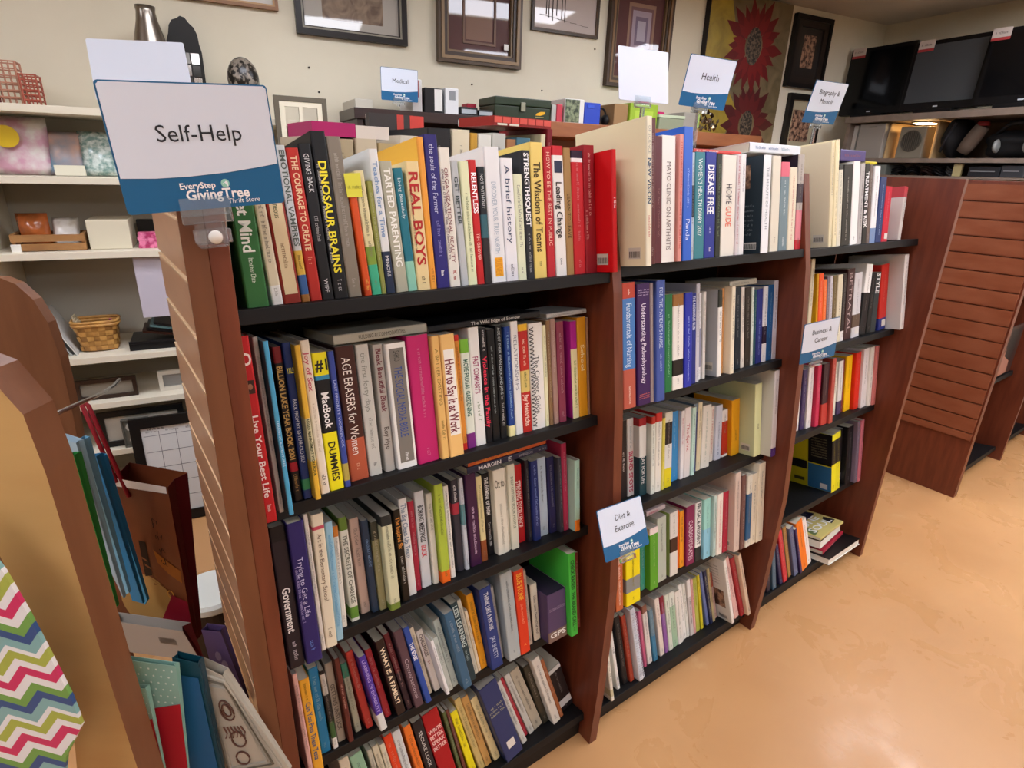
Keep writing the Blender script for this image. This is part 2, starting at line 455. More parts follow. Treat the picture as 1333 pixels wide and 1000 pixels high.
    if ex == 'dummyface':
        for (y0, y1, z0, z1, c) in ((.0, .075, .45, 1, '17171b'), (.078, d*.98, .47, .95, 'c4bc20'), (.0, .075, 0, .44, '2f6590'), (.078, d*.98, .3, .46, '1a1a1c'), (.078, d*.98, .03, .29, 'b8b01c'), (.012, .036, .03, .13, 'c8c8c8'), (.085, .12, .08, .15, '3a3818')):
            e2 = -.0003 if z1 > .2 else -.0006
            mb.raw([(e2, y0+.001, h*z0+.001), (e2, y1, h*z0+.001), (e2, y1, h*z1-.001), (e2, y0+.001, h*z1-.001)], [(0, 1, 2, 3)], mat(c, .4))
        for k in range(8): scribble(mb, mat('8a8a6a', .5), (lambda x, y, k=k: (-.0006, .04-x, h*(.9-k*.045)+y)), .05, .005, rnd)
    if ex == 'sticker' or ex == 'stickerface':
        x0, x1 = (w*.35, w*.85) if ex == 'sticker' else (w*.3, w*.75)
        z0, z1 = (h*.05, h*.15) if ex == 'sticker' else (h*.14, h*.24)
        mb.raw([(x0, e*2, z0), (x1, e*2, z0), (x1, e*2, z1), (x0, e*2, z1)], [(0, 1, 2, 3)], mat('d8d4cc', .5))
    if ex == 'yellow':
        mb.raw([(w*.25, e*.6, h*.045), (w*.8, e*.6, h*.045), (w*.8, e*.6, h*.19), (w*.25, e*.6, h*.19)], [(0, 1, 2, 3)], mat('eda91c', .4))
    if ex in ('photo', 'face'):
        z0, z1, c = (.8, .89, '27304a') if ex == 'photo' else (.705, .775, '3a2018')
        mb.raw([(w*.15, e*.6, h*z0), (w*.85, e*.6, h*z0), (w*.85, e*.6, h*z1), (w*.15, e*.6, h*z1)], [(0, 1, 2, 3)], mat(c, .4))
        if ex == 'face': mb.sphere((w*.5, e*1.2, h*.742), w*.2, mat('9a6a50', .5), (1, .02, 1.3), 8)
    if ex == 'soulface':
        P2 = lambda x, y: (w+.0004, y, h/2 - x)
        for (xa, ya, xb, yb, c) in ((-.07, .09, -.02, .15, '1c1c20'), (-.02, .1, .05, .165, 'b8bcb0'), (.0, .085, .07, .13, '20243c'), (-.075, .02, -.04, .07, '5a6a3a'), (.04, .02, .075, .06, '1c1c20'), (-.03, .14, .03, .17, '8a9a7a')):
            mb.raw([P2(xa, ya), P2(xb, ya+.005), P2(xb-.008, yb), P2(xa+.01, yb-.006)], [(0, 1, 2, 3)], mat(c, .4))
        put_text(mb, 'ONE', mat('e4e4e0', .4), lambda x, y: (w+.0008, .075+y, h/2-x), .1, .026, True)
        put_text(mb, 'SOUL', mat('e4e4e0', .4), lambda x, y: (w+.0008, .04+y, h/2-x), .12, .026, True)
    mb.build('cover', t)
    pi = .0022 if hard else .0006
    p = MB(); p.box(th*1.02, w-th*1.02, r+th*1.1, d-(.003 if hard else .0008), pi, h-pi, mat('2c2236', .5) if ex == 'box' else PAPERW if ex == 'rev' else (PAPER if rnd.random() < .6 else PAPERG))
    p.build('page_block', t)
    if ex == 'note':
        n = MB(); n.raw([(-.004, -.0014, h*.82), (w*1.6, -.002, h*.82), (w*1.6+.002, -.0012, h*1.01), (-.004, -.0008, h*1.01)], [(0, 1, 2, 3)], mat('dcd84a', .7))
        scribble(n, mat('8a8a30', .7), lambda x, y: (w*.7+x, -.0022, h*.9+y), .018, .004, rnd)
        tag(n.build('sticky_note', t), 'yellow sticky note')
    if ex in ('coil', 'coilw'):
        n = MB(); cm = mat('1a1a1c' if ex == 'coil' else 'c8ccd4', .35)
        x0 = w*.12 if ex == 'coil' else w*.5; rr = w*.14 if ex == 'coil' else w*.42
        pts = []
        turns = 26
        for k in range(turns*8+1):
            an = 2*PI*k/8
            pts.append((x0+rr*math.cos(an), -.0012-rr*.35+rr*.35*math.sin(an), .006+(h-.012)*k/(turns*8)))
        n.tube(pts, .0007, cm, 4)
        tag(n.build('wire_coil', t), 'black wire coil' if ex == 'coil' else 'pale wire coil')
    return t
PHOTO = noisy('printed_photo', '3a2018', 'b08a70', nscale=60, rough=.4, lo=.4, hi=.6)

SIGNWORDS = ['Self-Help', 'Health', 'Biography &', 'Memoir', 'Diet &', 'Exercise', 'Business &', 'Career', 'Medical', 'EveryStep', 'GivingTree', 'Thrift Store', 'OU', 'WESTERN', 'ONE', 'SOUL']
BOOKS = [
(1, 1, 0.0115, 0.0072, 0.124, 0.1721, 0.018, 0.05, '', 'd8d2c4,.72-1#6e1d44', '', 'white and maroon book standing on the top shelf of the left bay'),
(1, 1, 0.0286, 0.0247, 0.118, 0.1645, 0.0115, -0.006, 'Quiet Mind#e8efe4 .12 .62 .62 / ~#cfe0c8 .66 .9 .3', '2f6b35', '', 'dark green book titled Quiet Mind, top shelf of the left bay'),
(1, 1, 0.0584, 0.0129, 0.116, 0.1617, 0.018, -0.034, '', 'd9cfb2,.86-1#e6e6e0', '', 'cream book just right of Quiet Mind, top shelf, left bay'),
(1, 1, 0.0718, 0.0208, 0.115, 0.1552, 0.018, -0.034, 'Spontaneous#3a4a30 .14 .36 .4 / ~#8a6a4a .55 .75 .45', '8e2a1d,.12-.93#dcc9a0 i', '', 'red and cream bordered book standing on the top shelf of the left bay'),
(1, 1, 0.0933, 0.0099, 0.13, 0.1803, 0.018, -0.028, 'EMOTIONAL VAMPIRES#56605a .03 .63 .75 / ~#6a4a20 .69 .79 .4', 'c9cfd0,.66-.82#d9b44a,.82-.95#35609a,.95-1#a06a30', '', 'grey, yellow and blue book titled EMOTIONAL VAMPIRES, top shelf of the left bay'),
(1, 1, 0.1038, 0.0143, 0.128, 0.1777, 0.018, -0.028, 'THE COURAGE TO CREATE#e9c9a0 .05 .66 .6 / ~#e0a080 .7 .76 .4', 'b52a20', '', 'red book titled THE COURAGE TO CREATE, top shelf of the left bay'),
(1, 1, 0.1187, 0.0144, 0.132, 0.1827, 0.018, -0.028, 'GIVING BACK#d8d8d8 .06 .3 .5 / ~#aaaaaa .45 .62 .35 / WIPF#dddddd .86 .95 .4', '17171a', '', 'black book titled GIVING BACK, top shelf of the left bay'),
(1, 1, 0.1338, 0.0182, 0.142, 0.1978, 0.018, -0.023, 'DINOSAUR BRAINS#f0e234 .17 .84 .62 / ~#bfbfbf .18 .78 .22 o / ~#cccccc .88 .96 .4', '141416', '', 'black book titled DINOSAUR BRAINS, top shelf of the left bay'),
(1, 1, 0.1526, 0.0174, 0.139, 0.1928, 0.018, -0.023, '', '857c6e', '', 'taupe grey book standing on the top shelf of the left bay'),
(1, 1, 0.1737, 0.0095, 0.115, 0.1491, 0.016, -0.044, '~#f0d060 .86 .97 .4', '8e8a78,.17-.95#d2501c,.95-1#c8441a', 'note', 'orange and yellow book standing on the top shelf of the left bay'),
(1, 1, 0.1838, 0.0129, 0.115, 0.1538, 0.016, -0.044, '', 'ddd3a0,.6-.75#7d9a3a,.75-1#3fae86', '', 'cream with a green foot book standing on the top shelf of the left bay'),
(1, 1, 0.1973, 0.007, 0.115, 0.1422, 0.018, -0.028, '', '8f9248', '', 'olive green book standing on the top shelf of the left bay'),
(1, 1, 0.2049, 0.0123, 0.13, 0.1807, 0.018, -0.028, 'Teaches for a Time#7d9cc0 .08 .6 .6 / MINORS#e0e0e0 .73 .88 .45', 'dfe2e0,.7-1#1f2c44', '', 'white with navy foot book standing on the top shelf of the left bay'),
(1, 1, 0.2196, 0.0168, 0.12, 0.1665, 0.018, -0.039, 'TARTED PARENTING#f2f2ea .05 .8 .62', 'b0ae98', '', 'grey green book standing on the top shelf of the left bay'),
(1, 1, 0.2371, 0.0129, 0.115, 0.1586, 0.018, -0.039, 'Living Beautifully#d6e8e8 .08 .4 .4', '1f6f80,.75-1#8cc8b0', '', 'teal book standing on the top shelf of the left bay'),
(1, 1, 0.2506, 0.0195, 0.121, 0.1675, 0.018, -0.01, 'REAL BOYS#b32020 .08 .8 .8 / ~#4a3a28 .2 .7 .2 o / ~#3a3028 .88 .97 .5', 'e6cf98', '', 'tan book titled REAL BOYS, top shelf of the left bay'),
(1, 1, 0.2707, 0.0094, 0.143, 0.1985, 0.018, -0.01, '~#8a5a20 .86 .96 .4', 'e89f3c,F#f2bb45', '', 'amber yellow book standing on the top shelf of the left bay'),
(1, 1, 0.2809, 0.0202, 0.145, 0.2019, 0.018, -0.01, 'the souls of the Farmer#c8c8e8 .06 .5 .45 / ~#8c88c8 .55 .8 .35 / ~#ffffff .88 .93 .4', '2a2470', '', 'indigo book standing on the top shelf of the left bay'),
(1, 1, 0.3017, 0.017, 0.134, 0.1866, 0.018, -0.01, 'ORGANIZATIONAL REALITY#7a2430 .14 .82 .4 / ~#4a2a40 .14 .8 .3 o / ~#b03020 .88 .95 .5', 'e3e0d4', '', 'white book titled ORGANIZATIONAL REALITY, top shelf of the left bay'),
(1, 1, 0.3213, 0.0111, 0.123, 0.1706, 0.018, -0.022, 'GET BETTER#3d4a4a .08 .55 .6', 'b9bec0', '', 'silver grey book titled GET BETTER, top shelf of the left bay'),
(1, 1, 0.3331, 0.0143, 0.122, 0.1699, 0.018, -0.009, '~#6a7a50 .25 .9 .35', 'e2e6bc', '', 'pale yellow green book standing on the top shelf of the left bay'),
(1, 1, 0.3479, 0.0121, 0.124, 0.1724, 0.018, -0.009, 'RELENTLESS#ffffff .1 .42 .75 / TIM GROVER#f2d0c0 .58 .8 .5', 'c01f22', '', 'red book titled RELENTLESS, top shelf of the left bay'),
(1, 1, 0.3606, 0.0123, 0.118, 0.1636, 0.018, -0.005, 'NOT WITHOUT#d0d0d0 .06 .35 .5', '1d2024,.4-.6#35606a,.6-1#2a2426', '', 'black book just right of RELENTLESS, top shelf, left bay'),
(1, 1, 0.3735, 0.0258, 0.137, 0.1909, 0.018, -0.004, 'DISCOVER YOUR TRUE NORTH#9fb0c0 .25 .78 .38 / SURVEY#d88a20 .82 .95 .5', 'e6e8ea,F#f0f0ec', 'yellow', 'white book titled DISCOVER YOUR TRUE NORTH, top shelf of the left bay'),
(1, 1, 0.4006, 0.0213, 0.127, 0.1764, 0.018, -0.001, 'A brief history#3a4a6a .04 .7 .5 / ~#333344 .86 .97 .35', 'e9eaee,.86-1#e4e4ea', '', 'white book just right of DISCOVER YOUR TRUE NORTH, top shelf, left bay'),
(1, 1, 0.4225, 0.0157, 0.115, 0.1546, 0.018, -0.001, '', 'dfe4c4', '', 'pale green book second right of DISCOVER YOUR TRUE NORTH, top shelf, left bay'),
(1, 1, 0.4388, 0.0147, 0.136, 0.1886, 0.018, 0.004, 'STRENGTHSQUEST#f0f0f0 .02 .58 .7 / ~#b0b0b0 .64 .95 .35', '22242a', '', 'black book just left of The Wisdom of Teams, top shelf, left bay'),
(1, 1, 0.4541, 0.0244, 0.144, 0.2007, 0.018, 0.004, 'The Wisdom of Teams#4a3a10 .14 .8 .62 / ~#5a4a20 .86 .93 .4', 'e8cd72', '', 'yellow book titled The Wisdom of Teams, top shelf of the left bay'),
(1, 1, 0.4803, 0.0158, 0.141, 0.1953, 0.018, 0.004, 'HOW TO BE THE BEST IN PUBLIC#f0c8b0 .04 .75 .5', 'bb2530', '', 'red book just right of The Wisdom of Teams, top shelf, left bay'),
(1, 1, 0.498, 0.0222, 0.142, 0.1975, 0.018, -0.003, 'Leading Change#2a2a2c .27 .7 .6 / ~#333333 .86 .92 .4', 'ecebe6,0-.07#c8202c', 'photo', 'white book titled Leading Change, top shelf of the left bay'),
(1, 1, 0.5208, 0.0151, 0.14, 0.1951, 0.018, -0.003, 'LEARN TO LEAVE#4a3416 .35 .7 .5', 'a5814f', '', 'tan brown book titled LEARN TO LEAVE, top shelf of the left bay'),
(1, 1, 0.5366, 0.0249, 0.138, 0.1923, 0.018, -0.003, '', 'c4242c,0-.06#2a1630,.06-.09#f0e8e8', '', 'bright red book just right of LEARN TO LEAVE, top shelf, left bay'),
(1, 1, 0.5624, 0.0246, 0.145, 0.2014, 0.018, -0.004, '~#e0a8a0 .06 .55 .35 / ~#d09a90 .5 .75 .25 o', '941c26', '', 'dark red book standing on the top shelf of the left bay'),
(1, 1, 0.5876, 0.0099, 0.137, 0.19, -0.02, 0.0, '~#ffffff .38 .48 .6', 'c8141c,F#cf1018', 'barcodeface', 'bright red book just right of dark red book, top shelf, left bay'),
(1, 2, 0.0081, 0.0138, 0.166, 0.2301, -0.0374, 0.005, 'O#f2e0d8 .05 .18 .9 h / Live Your Best Life#f2ddd6 .41 .86 .62 / ~#f0d0c8 .9 .95 .4', 'b81c22', 'face', 'red book titled Live Your Best Life, second shelf of the left bay'),
(1, 2, 0.0294, 0.0057, 0.162, 0.2252, -0.0181, 0.005, '', 'b9b6ae', '', 'grey book just right of Live Your Best Life, second shelf, left bay'),
(1, 2, 0.0369, 0.0059, 0.159, 0.2206, -0.0342, 0.005, 'LEARNING ADVENTURES#cfeaf6 .4 .75 .5', '4fa6cf,F#38505c', '', 'sky blue book standing on the second shelf of the left bay'),
(1, 2, 0.0546, 0.0103, 0.149, 0.2068, 0.0038, 0.005, 'BILLION LAKE YEAR BOOK 2001#c8a05a .12 .72 .8 / ~#b08a50 .82 .95 .5', '1c1414,0-.1#7a1a1e,.74-.8#a01828', '', 'black and red book standing on the second shelf of the left bay'),
(1, 2, 0.0667, 0.0105, 0.152, 0.2106, 0.0024, 0.004, 'YALE#e0d850 .12 .22 .5 h / BACK FROM MY 10-YEAR-OLD SELF#e6ecf4 .35 .76 .5', '22356e,.87-.94#3a8a5a', '', 'navy blue book just right of black and red book, second shelf, left bay'),
(1, 2, 0.078, 0.0072, 0.15, 0.2076, -0.0107, 0.003, 'ANGER MANAGEMENT WORKBOOK#3c4424 .46 .84 .6', 'e2b43c,.46-.74#cfc8a0', '', 'yellow book titled ANGER MANAGEMENT, second shelf of the left bay'),
(1, 2, 0.0897, 0.0115, 0.152, 0.2106, 0.0017, -0.001, 'Joy of Sex#c05868 .06 .33 .62 / ~#b8a890 .4 .72 .3 / ~#222222 .87 .95 .6', 'e6ddcc', '', 'cream book titled Joy of Sex, second shelf of the left bay'),
(1, 2, 0.1031, 0.0192, 0.138, 0.1918, 0.004, -0.001, '#1#222222 .04 .13 .55 h / MacBook#f2f2f2 .28 .54 .6 / DUMMIES#2a2a1a .64 .93 .6', '17181c,0-.16#f0e61e,.16-.19#3a8ab0,.57-1#f0e61e', '', 'black and yellow book standing on the second shelf of the left bay'),
(1, 2, 0.1229, 0.0082, 0.138, 0.1915, 0.0023, 0.0, 'LAST PRIORITY WORKBOOK#b8c4e8 .18 .72 .5', '3a4c9a,.82-.95#b0a050', '', 'blue book just right of black and yellow book, second shelf, left bay'),
(1, 2, 0.1365, 0.0267, 0.139, 0.1934, 0.016, 0.003, 'AGE ERASERS for Women#efe6dc .08 .8 .55 / ~#e0b090 .87 .95 .5', '43221c,.68-1#b5583c', '', 'brown and rust book titled AGE ERASERS for Women, second shelf of the left bay'),
(1, 2, 0.1653, 0.0186, 0.138, 0.1921, 0.016, 0.003, 'the first forty days#85867c .06 .5 .5 / ~#8a8a80 .55 .8 .35 / ~#444444 .9 .95 .5', 'c6c5bc', '', 'pale grey book titled the first forty days, second shelf of the left bay'),
(1, 2, 0.19, 0.0144, 0.136, 0.1886, 0.0158, 0.003, 'Bleak Beautiful Bleak#6e3038 .03 .52 .62 / Roy Hyo#5a5048 .64 .82 .6', 'b4b0a8', '', 'grey book titled Bleak Beautiful Bleak, second shelf of the left bay'),
(1, 2, 0.207, 0.0308, 0.135, 0.188, 0.0101, -0.002, 'SAFKO#303030 .06 .14 .35 / THE SOCIAL MEDIA BIBLE#2e4a90 .18 .74 .5 / ~#e8e8e8 .87 .95 .5', 'efefea,.04-.95#7c7870 i', '', 'grey with white border book titled THE SOCIAL MEDIA BIBLE, second shelf of the left bay'),
(1, 2, 0.24, 0.0343, 0.14, 0.1947, 0.008, -0.005, '', 'c2246a', '', 'magenta pink book standing on the second shelf of the left bay'),
(1, 2, 0.2765, 0.0126, 0.137, 0.1903, 0.0026, -0.005, 'A BETTER EXISTING#8a6a34 .1 .55 .5 / ~#8a6a34 .68 .85 .5', 'e8bd72', '', 'peach book just right of magenta pink book, second shelf, left bay'),
(1, 2, 0.29, 0.0243, 0.137, 0.1909, 0.0006, -0.007, 'How to Say It at Work#7a3038 .2 .8 .75', 'ecc078,.12-.82#f2eee6 i', '', 'peach and white book titled How to Say It at, second shelf of the left bay'),
(1, 2, 0.3207, 0.0092, 0.133, 0.1851, 0.0152, -0.004, '', 'd88e38,0-.05#c02a20,.94-1#c82a20', '', 'orange book standing on the second shelf of the left bay'),
(1, 2, 0.3304, 0.016, 0.127, 0.1765, 0.016, -0.003, 'MORE FRUGAL GARDENING#3a6a5a .18 .7 .6', 'dfe8da,.0-.12#76b43a,.86-1#7a2a80', '', 'white and green book titled MORE FRUGAL GARDENING, second shelf of the left bay'),
(1, 2, 0.347, 0.019, 0.139, 0.1928, 0.016, -0.002, "FAST COMPANY'S#a05070 .24 .55 .6 / ~#5a7a3a .62 .8 .5", 'e6e8e4', '', 'white book just right of MORE FRUGAL GARDENING, second shelf, left bay'),
(1, 2, 0.3666, 0.0123, 0.137, 0.1896, 0.016, 0.004, '~#d8d8d8 .02 .2 .4 / Violence in the Family#e03050 .24 .86 .75', '15151a', '', 'black book titled Violence in the Family, second shelf of the left bay'),
(1, 2, 0.3795, 0.0146, 0.133, 0.1854, 0.016, 0.004, '~#a8b8b8 .15 .75 .25', '101114', '', 'black book just right of Violence in the Family, second shelf, left bay'),
(1, 2, 0.3952, 0.0131, 0.137, 0.1901, 0.016, 0.007, 'AGE OF THEIR OWN DICK AND JANE#b8c4c8 .02 .6 .45 / ~#c8c8c8 .6 .9 .4', '121418', '', 'black book second right of Violence in the Family, second shelf, left bay'),
(1, 2, 0.4128, 0.0122, 0.134, 0.1857, 0.016, 0.007, '~#9cc4e8 .05 .85 .4', '1f3f86,.9-1#efe8a8', '', 'navy blue book just left of RELATIONSHIPS, second shelf, left bay'),
(1, 2, 0.4266, 0.0148, 0.139, 0.1928, 0.016, 0.001, 'RELATIONSHIPS#8a8c94 .12 .6 .55', 'e6e6e2', '', 'white book titled RELATIONSHIPS, second shelf of the left bay'),
(1, 2, 0.442, 0.0189, 0.134, 0.1859, 0.016, 0.001, '~#f2d8c0 .14 .38 .5 / ~#3a5a3a .44 .58 .6 / Jay Heinrichs#f2d0c0 .64 .94 .6', 'bc2a24,0-.06#e8b830,.42-.62#d8c070', '', 'red with yellow patches book standing on the second shelf of the left bay'),
(1, 2, 0.4616, 0.029, 0.133, 0.1845, 0.016, 0.007, 'The Career Guide#3a3a3a .3 .85 .4', 'eceae4', 'coil', 'white spiral bound book titled The Career Guide, second shelf of the left bay'),
(1, 2, 0.4911, 0.008, 0.128, 0.1783, 0.016, 0.007, '', 'e4e2b8', '', 'pale cream book standing on the second shelf of the left bay'),
(1, 2, 0.5006, 0.008, 0.133, 0.1854, 0.016, 0.002, '', '8a6a48', '', 'brown book just right of pale cream book, second shelf, left bay'),
(1, 2, 0.51, 0.0115, 0.135, 0.1872, 0.016, -0.003, '', 'a8867a', '', 'taupe book standing on the second shelf of the left bay'),
(1, 2, 0.5224, 0.0165, 0.13, 0.1803, 0.016, 0.001, '', '8a3a50', '', 'rosy maroon book standing on the second shelf of the left bay'),
(1, 2, 0.5557, 0.0143, 0.128, 0.1773, 0.016, -0.006, '~#7a9a40 .4 .9 .6', 'ece2b0,0-.28#b02488,F#b02488', '', 'magenta book just right of rosy maroon book, second shelf, left bay'),
(1, 2, 0.5706, 0.0204, 0.131, 0.1821, 0.016, 0.001, 'School#f0e0b0 .25 .55 .5', 'd8951e', '', 'amber book standing on the second shelf of the left bay'),
(1, 2, 0.5916, 0.0048, 0.129, 0.1796, 0.016, 0.006, '', 'a0785a', '', 'light brown book standing on the second shelf of the left bay'),
(1, 3, 0.0133, 0.0205, 0.151, 0.2104, -0.0374, 0.01, 'Government#e8e4e0 .42 .74 .6 / ~#c8c0c8 .8 .95 .6', '241c24,.0-.1#120e14', '', 'black book titled Government, third shelf of the left bay'),
(1, 3, 0.035, 0.0219, 0.152, 0.2106, -0.0418, 0.008, 'Trying to Get a Life#c8c4e4 .24 .66 .4 / ~#a8a0d0 .3 .7 .2 o / ~#6a8ad0 .84 .92 .6', '2a2260', '', 'purple book standing on the third shelf of the left bay'),
(1, 3, 0.0605, 0.006, 0.152, 0.2107, -0.027, 0.01, '', 'd8d0c4', '', 'off white book just right of purple book, third shelf, left bay'),
(1, 3, 0.0671, 0.0164, 0.148, 0.2058, -0.0267, 0.028, 'Art in the Elementary School#5a3a28 .14 .64 .45 / ~#8a7a60 .84 .93 .4', 'ddd2b8,.085-.11#c04858', '', 'cream book titled Art in the Elementary School, third shelf of the left bay'),
(1, 3, 0.0841, 0.0112, 0.134, 0.1859, -0.0196, 0.037, '~#5a9ac0 .1 .9 .5', '8fb8cc', '', 'light blue book standing on the third shelf of the left bay'),
(1, 3, 0.1014, 0.0087, 0.119, 0.1648, 0.0052, 0.037, '', 'e2dccf,0-.1#c87830', '', 'white with orange top book standing on the third shelf of the left bay'),
(1, 3, 0.1187, 0.0127, 0.124, 0.1726, 0.0097, 0.001, 'THE SECRETS OF CHANGE#6a6a5c .16 .82 .6', 'd8d6c8,0-.12#5f7a30,.86-.97#5f8a35', '', 'white with green ends book titled THE SECRETS OF CHANGE, third shelf of the left bay'),
(1, 3, 0.1377, 0.015, 0.116, 0.1614, 0.0185, -0.004, '', 'b59a8c', '', 'dusty rose book standing on the third shelf of the left bay'),
(1, 3, 0.1533, 0.0107, 0.115, 0.1561, 0.0108, -0.004, '~#7a9ac0 .2 .5 .4', '27364a', '', 'dark navy book standing on the third shelf of the left bay'),
(1, 3, 0.1646, 0.0116, 0.115, 0.1505, 0.0082, 0.005, '', '8d8760,0-.2#3c3c30', '', 'khaki book standing on the third shelf of the left bay'),
(1, 3, 0.1771, 0.0171, 0.115, 0.1603, -0.0047, 0.005, '', 'c9c8a4,0-.1#2a2c2c,.93-1#6a8034', '', 'sage cream book standing on the third shelf of the left bay'),
(1, 3, 0.2028, 0.0126, 0.115, 0.1597, 0.0051, -0.006, 'The Inspired Six#d08a3c .08 .42 .65 / ~#c8c8c0 .5 .85 .4', '17120e', '', 'black with orange lettering book standing on the third shelf of the left bay'),
(1, 3, 0.2174, 0.0145, 0.122, 0.1701, 0.0141, -0.006, 'The Big Clean Up Team#7a8a9a .05 .6 .7', 'dedcd8', '', 'white book just right of black with orange lettering book, third shelf, left bay'),
(1, 3, 0.2325, 0.0106, 0.115, 0.1592, 0.0194, 0.01, '', '9c2238', '', 'crimson book just left of BORING MEETINGS SUCK, third shelf, left bay'),
(1, 3, 0.2448, 0.0173, 0.123, 0.1708, 0.0198, 0.01, 'BORING MEETINGS#2c2c30 .14 .52 .6 / SUCK#d02a3c .55 .68 .6', 'c4c6c8', '', 'silver white book titled BORING MEETINGS SUCK, third shelf of the left bay'),
(1, 3, 0.2651, 0.0107, 0.117, 0.1632, 0.0172, 0.006, '~#6a6a58 .1 .4 .4', 'd2cfc0', '', 'off white book just right of BORING MEETINGS SUCK, third shelf, left bay'),
(1, 3, 0.2772, 0.0164, 0.128, 0.1772, 0.0097, 0.003, '', 'a8bc40,.88-1#e8681e', '', 'lime green with orange foot book standing on the third shelf of the left bay'),
(1, 3, 0.2963, 0.01, 0.121, 0.1683, 0.0146, -0.0, '~#4a4a4a .05 .9 .35', 'dfddd4', '', 'white book just right of lime green with orange foot book, third shelf, left bay'),
(1, 3, 0.3155, 0.0135, 0.122, 0.1701, 0.0238, 0.003, '~#e0e0e0 .04 .25 .5', '33303a,.25-.37#a83040', '', 'charcoal book just left of silver grey book, third shelf, left bay'),
(1, 3, 0.3301, 0.0074, 0.123, 0.1708, 0.0197, -0.0, '', 'bcc0c8,.28-.5#5a8a90', '', 'silver grey book standing on the third shelf of the left bay'),
(1, 3, 0.3425, 0.0215, 0.124, 0.1725, 0.0214, 0.001, '~#d8c0d8 .35 .9 .3', '3d1a3c', '', 'plum book standing on the third shelf of the left bay'),
(1, 3, 0.3661, 0.0124, 0.117, 0.1622, 0.0235, -0.008, '', 'd8ca94,.75-1#8a4a28', '', 'yellow cream book standing on the third shelf of the left bay'),
(1, 3, 0.3859, 0.0144, 0.115, 0.1591, 0.0343, -0.008, 'THE ELEMENT OF FARM#e8e8e8 .05 .5 .6 / ~#c8c8c8 .6 .9 .4', '18161a', '', 'black book just right of yellow cream book, third shelf, left bay'),
(1, 3, 0.4009, 0.024, 0.118, 0.1642, 0.0221, -0.008, 'Oz to#6a6658 .07 .25 .6 h / ~#9a9480 .4 .9 .3', 'e0dac8', '', 'cream book second right of yellow cream book, third shelf, left bay'),
(1, 3, 0.4255, 0.0053, 0.117, 0.1627, 0.0262, -0.005, '', 'd4cebc', '', 'cream book just left of ivory book, third shelf, left bay'),
(1, 3, 0.4314, 0.0164, 0.12, 0.166, 0.0219, -0.005, 'DEEP LISTENS YOUR PEOPLE#5a6a50 .14 .75 .4', 'd9d6c0', '', 'ivory book standing on the third shelf of the left bay'),
(1, 3, 0.4511, 0.0205, 0.115, 0.1559, 0.0344, -0.005, 'STRIVING EXCELLENCE#f0d4cc .2 .8 .6', 'b81e22', '', 'red book standing on the third shelf of the left bay'),
(1, 3, 0.4721, 0.0091, 0.117, 0.1632, 0.0254, -0.001, '', '232028', '', 'black book just right of red book, third shelf, left bay'),
(1, 3, 0.4818, 0.0159, 0.115, 0.16, 0.0198, -0.001, '~#8a9ad0 .05 .85 .6', '24306a', '', 'navy blue book standing on the third shelf of the left bay'),
(1, 3, 0.4983, 0.0233, 0.115, 0.1582, 0.0268, 0.002, '', 'b8c8d4', '', 'icy blue white book standing on the third shelf of the left bay'),
(1, 3, 0.5233, 0.0164, 0.115, 0.1557, 0.0234, -0.006, '', '23234c', '', 'dark blue book standing on the third shelf of the left bay'),
(1, 3, 0.5403, 0.0089, 0.115, 0.153, 0.0135, 0.002, '', '3c3a44', '', 'charcoal book just right of dark blue book, third shelf, left bay'),
(1, 3, 0.5498, 0.0127, 0.128, 0.1784, 0.0138, 0.004, '', 'b03050', '', 'crimson book just left of mint green with orange corner book, third shelf, left bay'),
(1, 3, 0.5632, 0.0123, 0.115, 0.1449, -0.0038, 0.035, '~#5a7a6a .1 .4 .3', 'b4d8c0,.84-1#e07820,F#a8c4b0', '', 'mint green with orange corner book standing on the third shelf of the left bay'),
(1, 4, 0.0229, 0.0071, 0.132, 0.1828, -0.0244, -0.005, '', 'd8a89c', '', 'pink book standing on the fourth shelf of the left bay'),
(1, 4, 0.0311, 0.0147, 0.12, 0.1671, -0.0236, -0.007, '~#7a5010 .04 .22 .3 / Can You Pass These Tests#4a5a7a .24 .86 .6', 'e8a830', '', 'amber yellow book titled Can You Pass These Tests, fourth shelf of the left bay'),
(1, 4, 0.0511, 0.0155, 0.115, 0.1579, 0.0054, -0.007, '', '1a6f9c', '', 'teal blue book standing on the fourth shelf of the left bay'),
(1, 4, 0.07, 0.008, 0.115, 0.1474, 0.0026, -0.026, '', '1c1a1c,.04-.3#b8b4ac,.86-1#d8d8d4,.65-.86#3a5a34', '', 'black and white book standing on the fourth shelf of the left bay'),
(1, 4, 0.0804, 0.0127, 0.115, 0.1494, 0.011, -0.023, 'GETTING UNSTUCK#5a5048 .26 .85 .6', 'a59888', '', 'taupe book titled GETTING UNSTUCK, fourth shelf of the left bay'),
(1, 4, 0.0948, 0.008, 0.115, 0.1596, -0.0009, -0.03, '~#d8a898 .3 .6 .4', '5e2a24', '', 'dark brown book standing on the fourth shelf of the left bay'),
(1, 4, 0.1103, 0.0107, 0.115, 0.1363, 0.0121, -0.065, '', 'a8a690,0-.2#3f8068', '', 'grey with green top book standing on the fourth shelf of the left bay'),
(1, 4, 0.128, 0.0122, 0.115, 0.1571, 0.0074, -0.112, '', 'bb3c34', '', 'coral red book standing on the fourth shelf of the left bay'),
(1, 4, 0.1448, 0.0119, 0.115, 0.1531, -0.0127, -0.137, 'LEARNING OF DISABILITY#c0b0e8 .05 .75 .5', '4b3192,.78-1#d4d4d0', '', 'purple with white foot book standing on the fourth shelf of the left bay'),
(1, 4, 0.1628, 0.0112, 0.115, 0.1444, 0.0091, -0.146, '', 'a02830', '', 'dark red book standing on the fourth shelf of the left bay'),
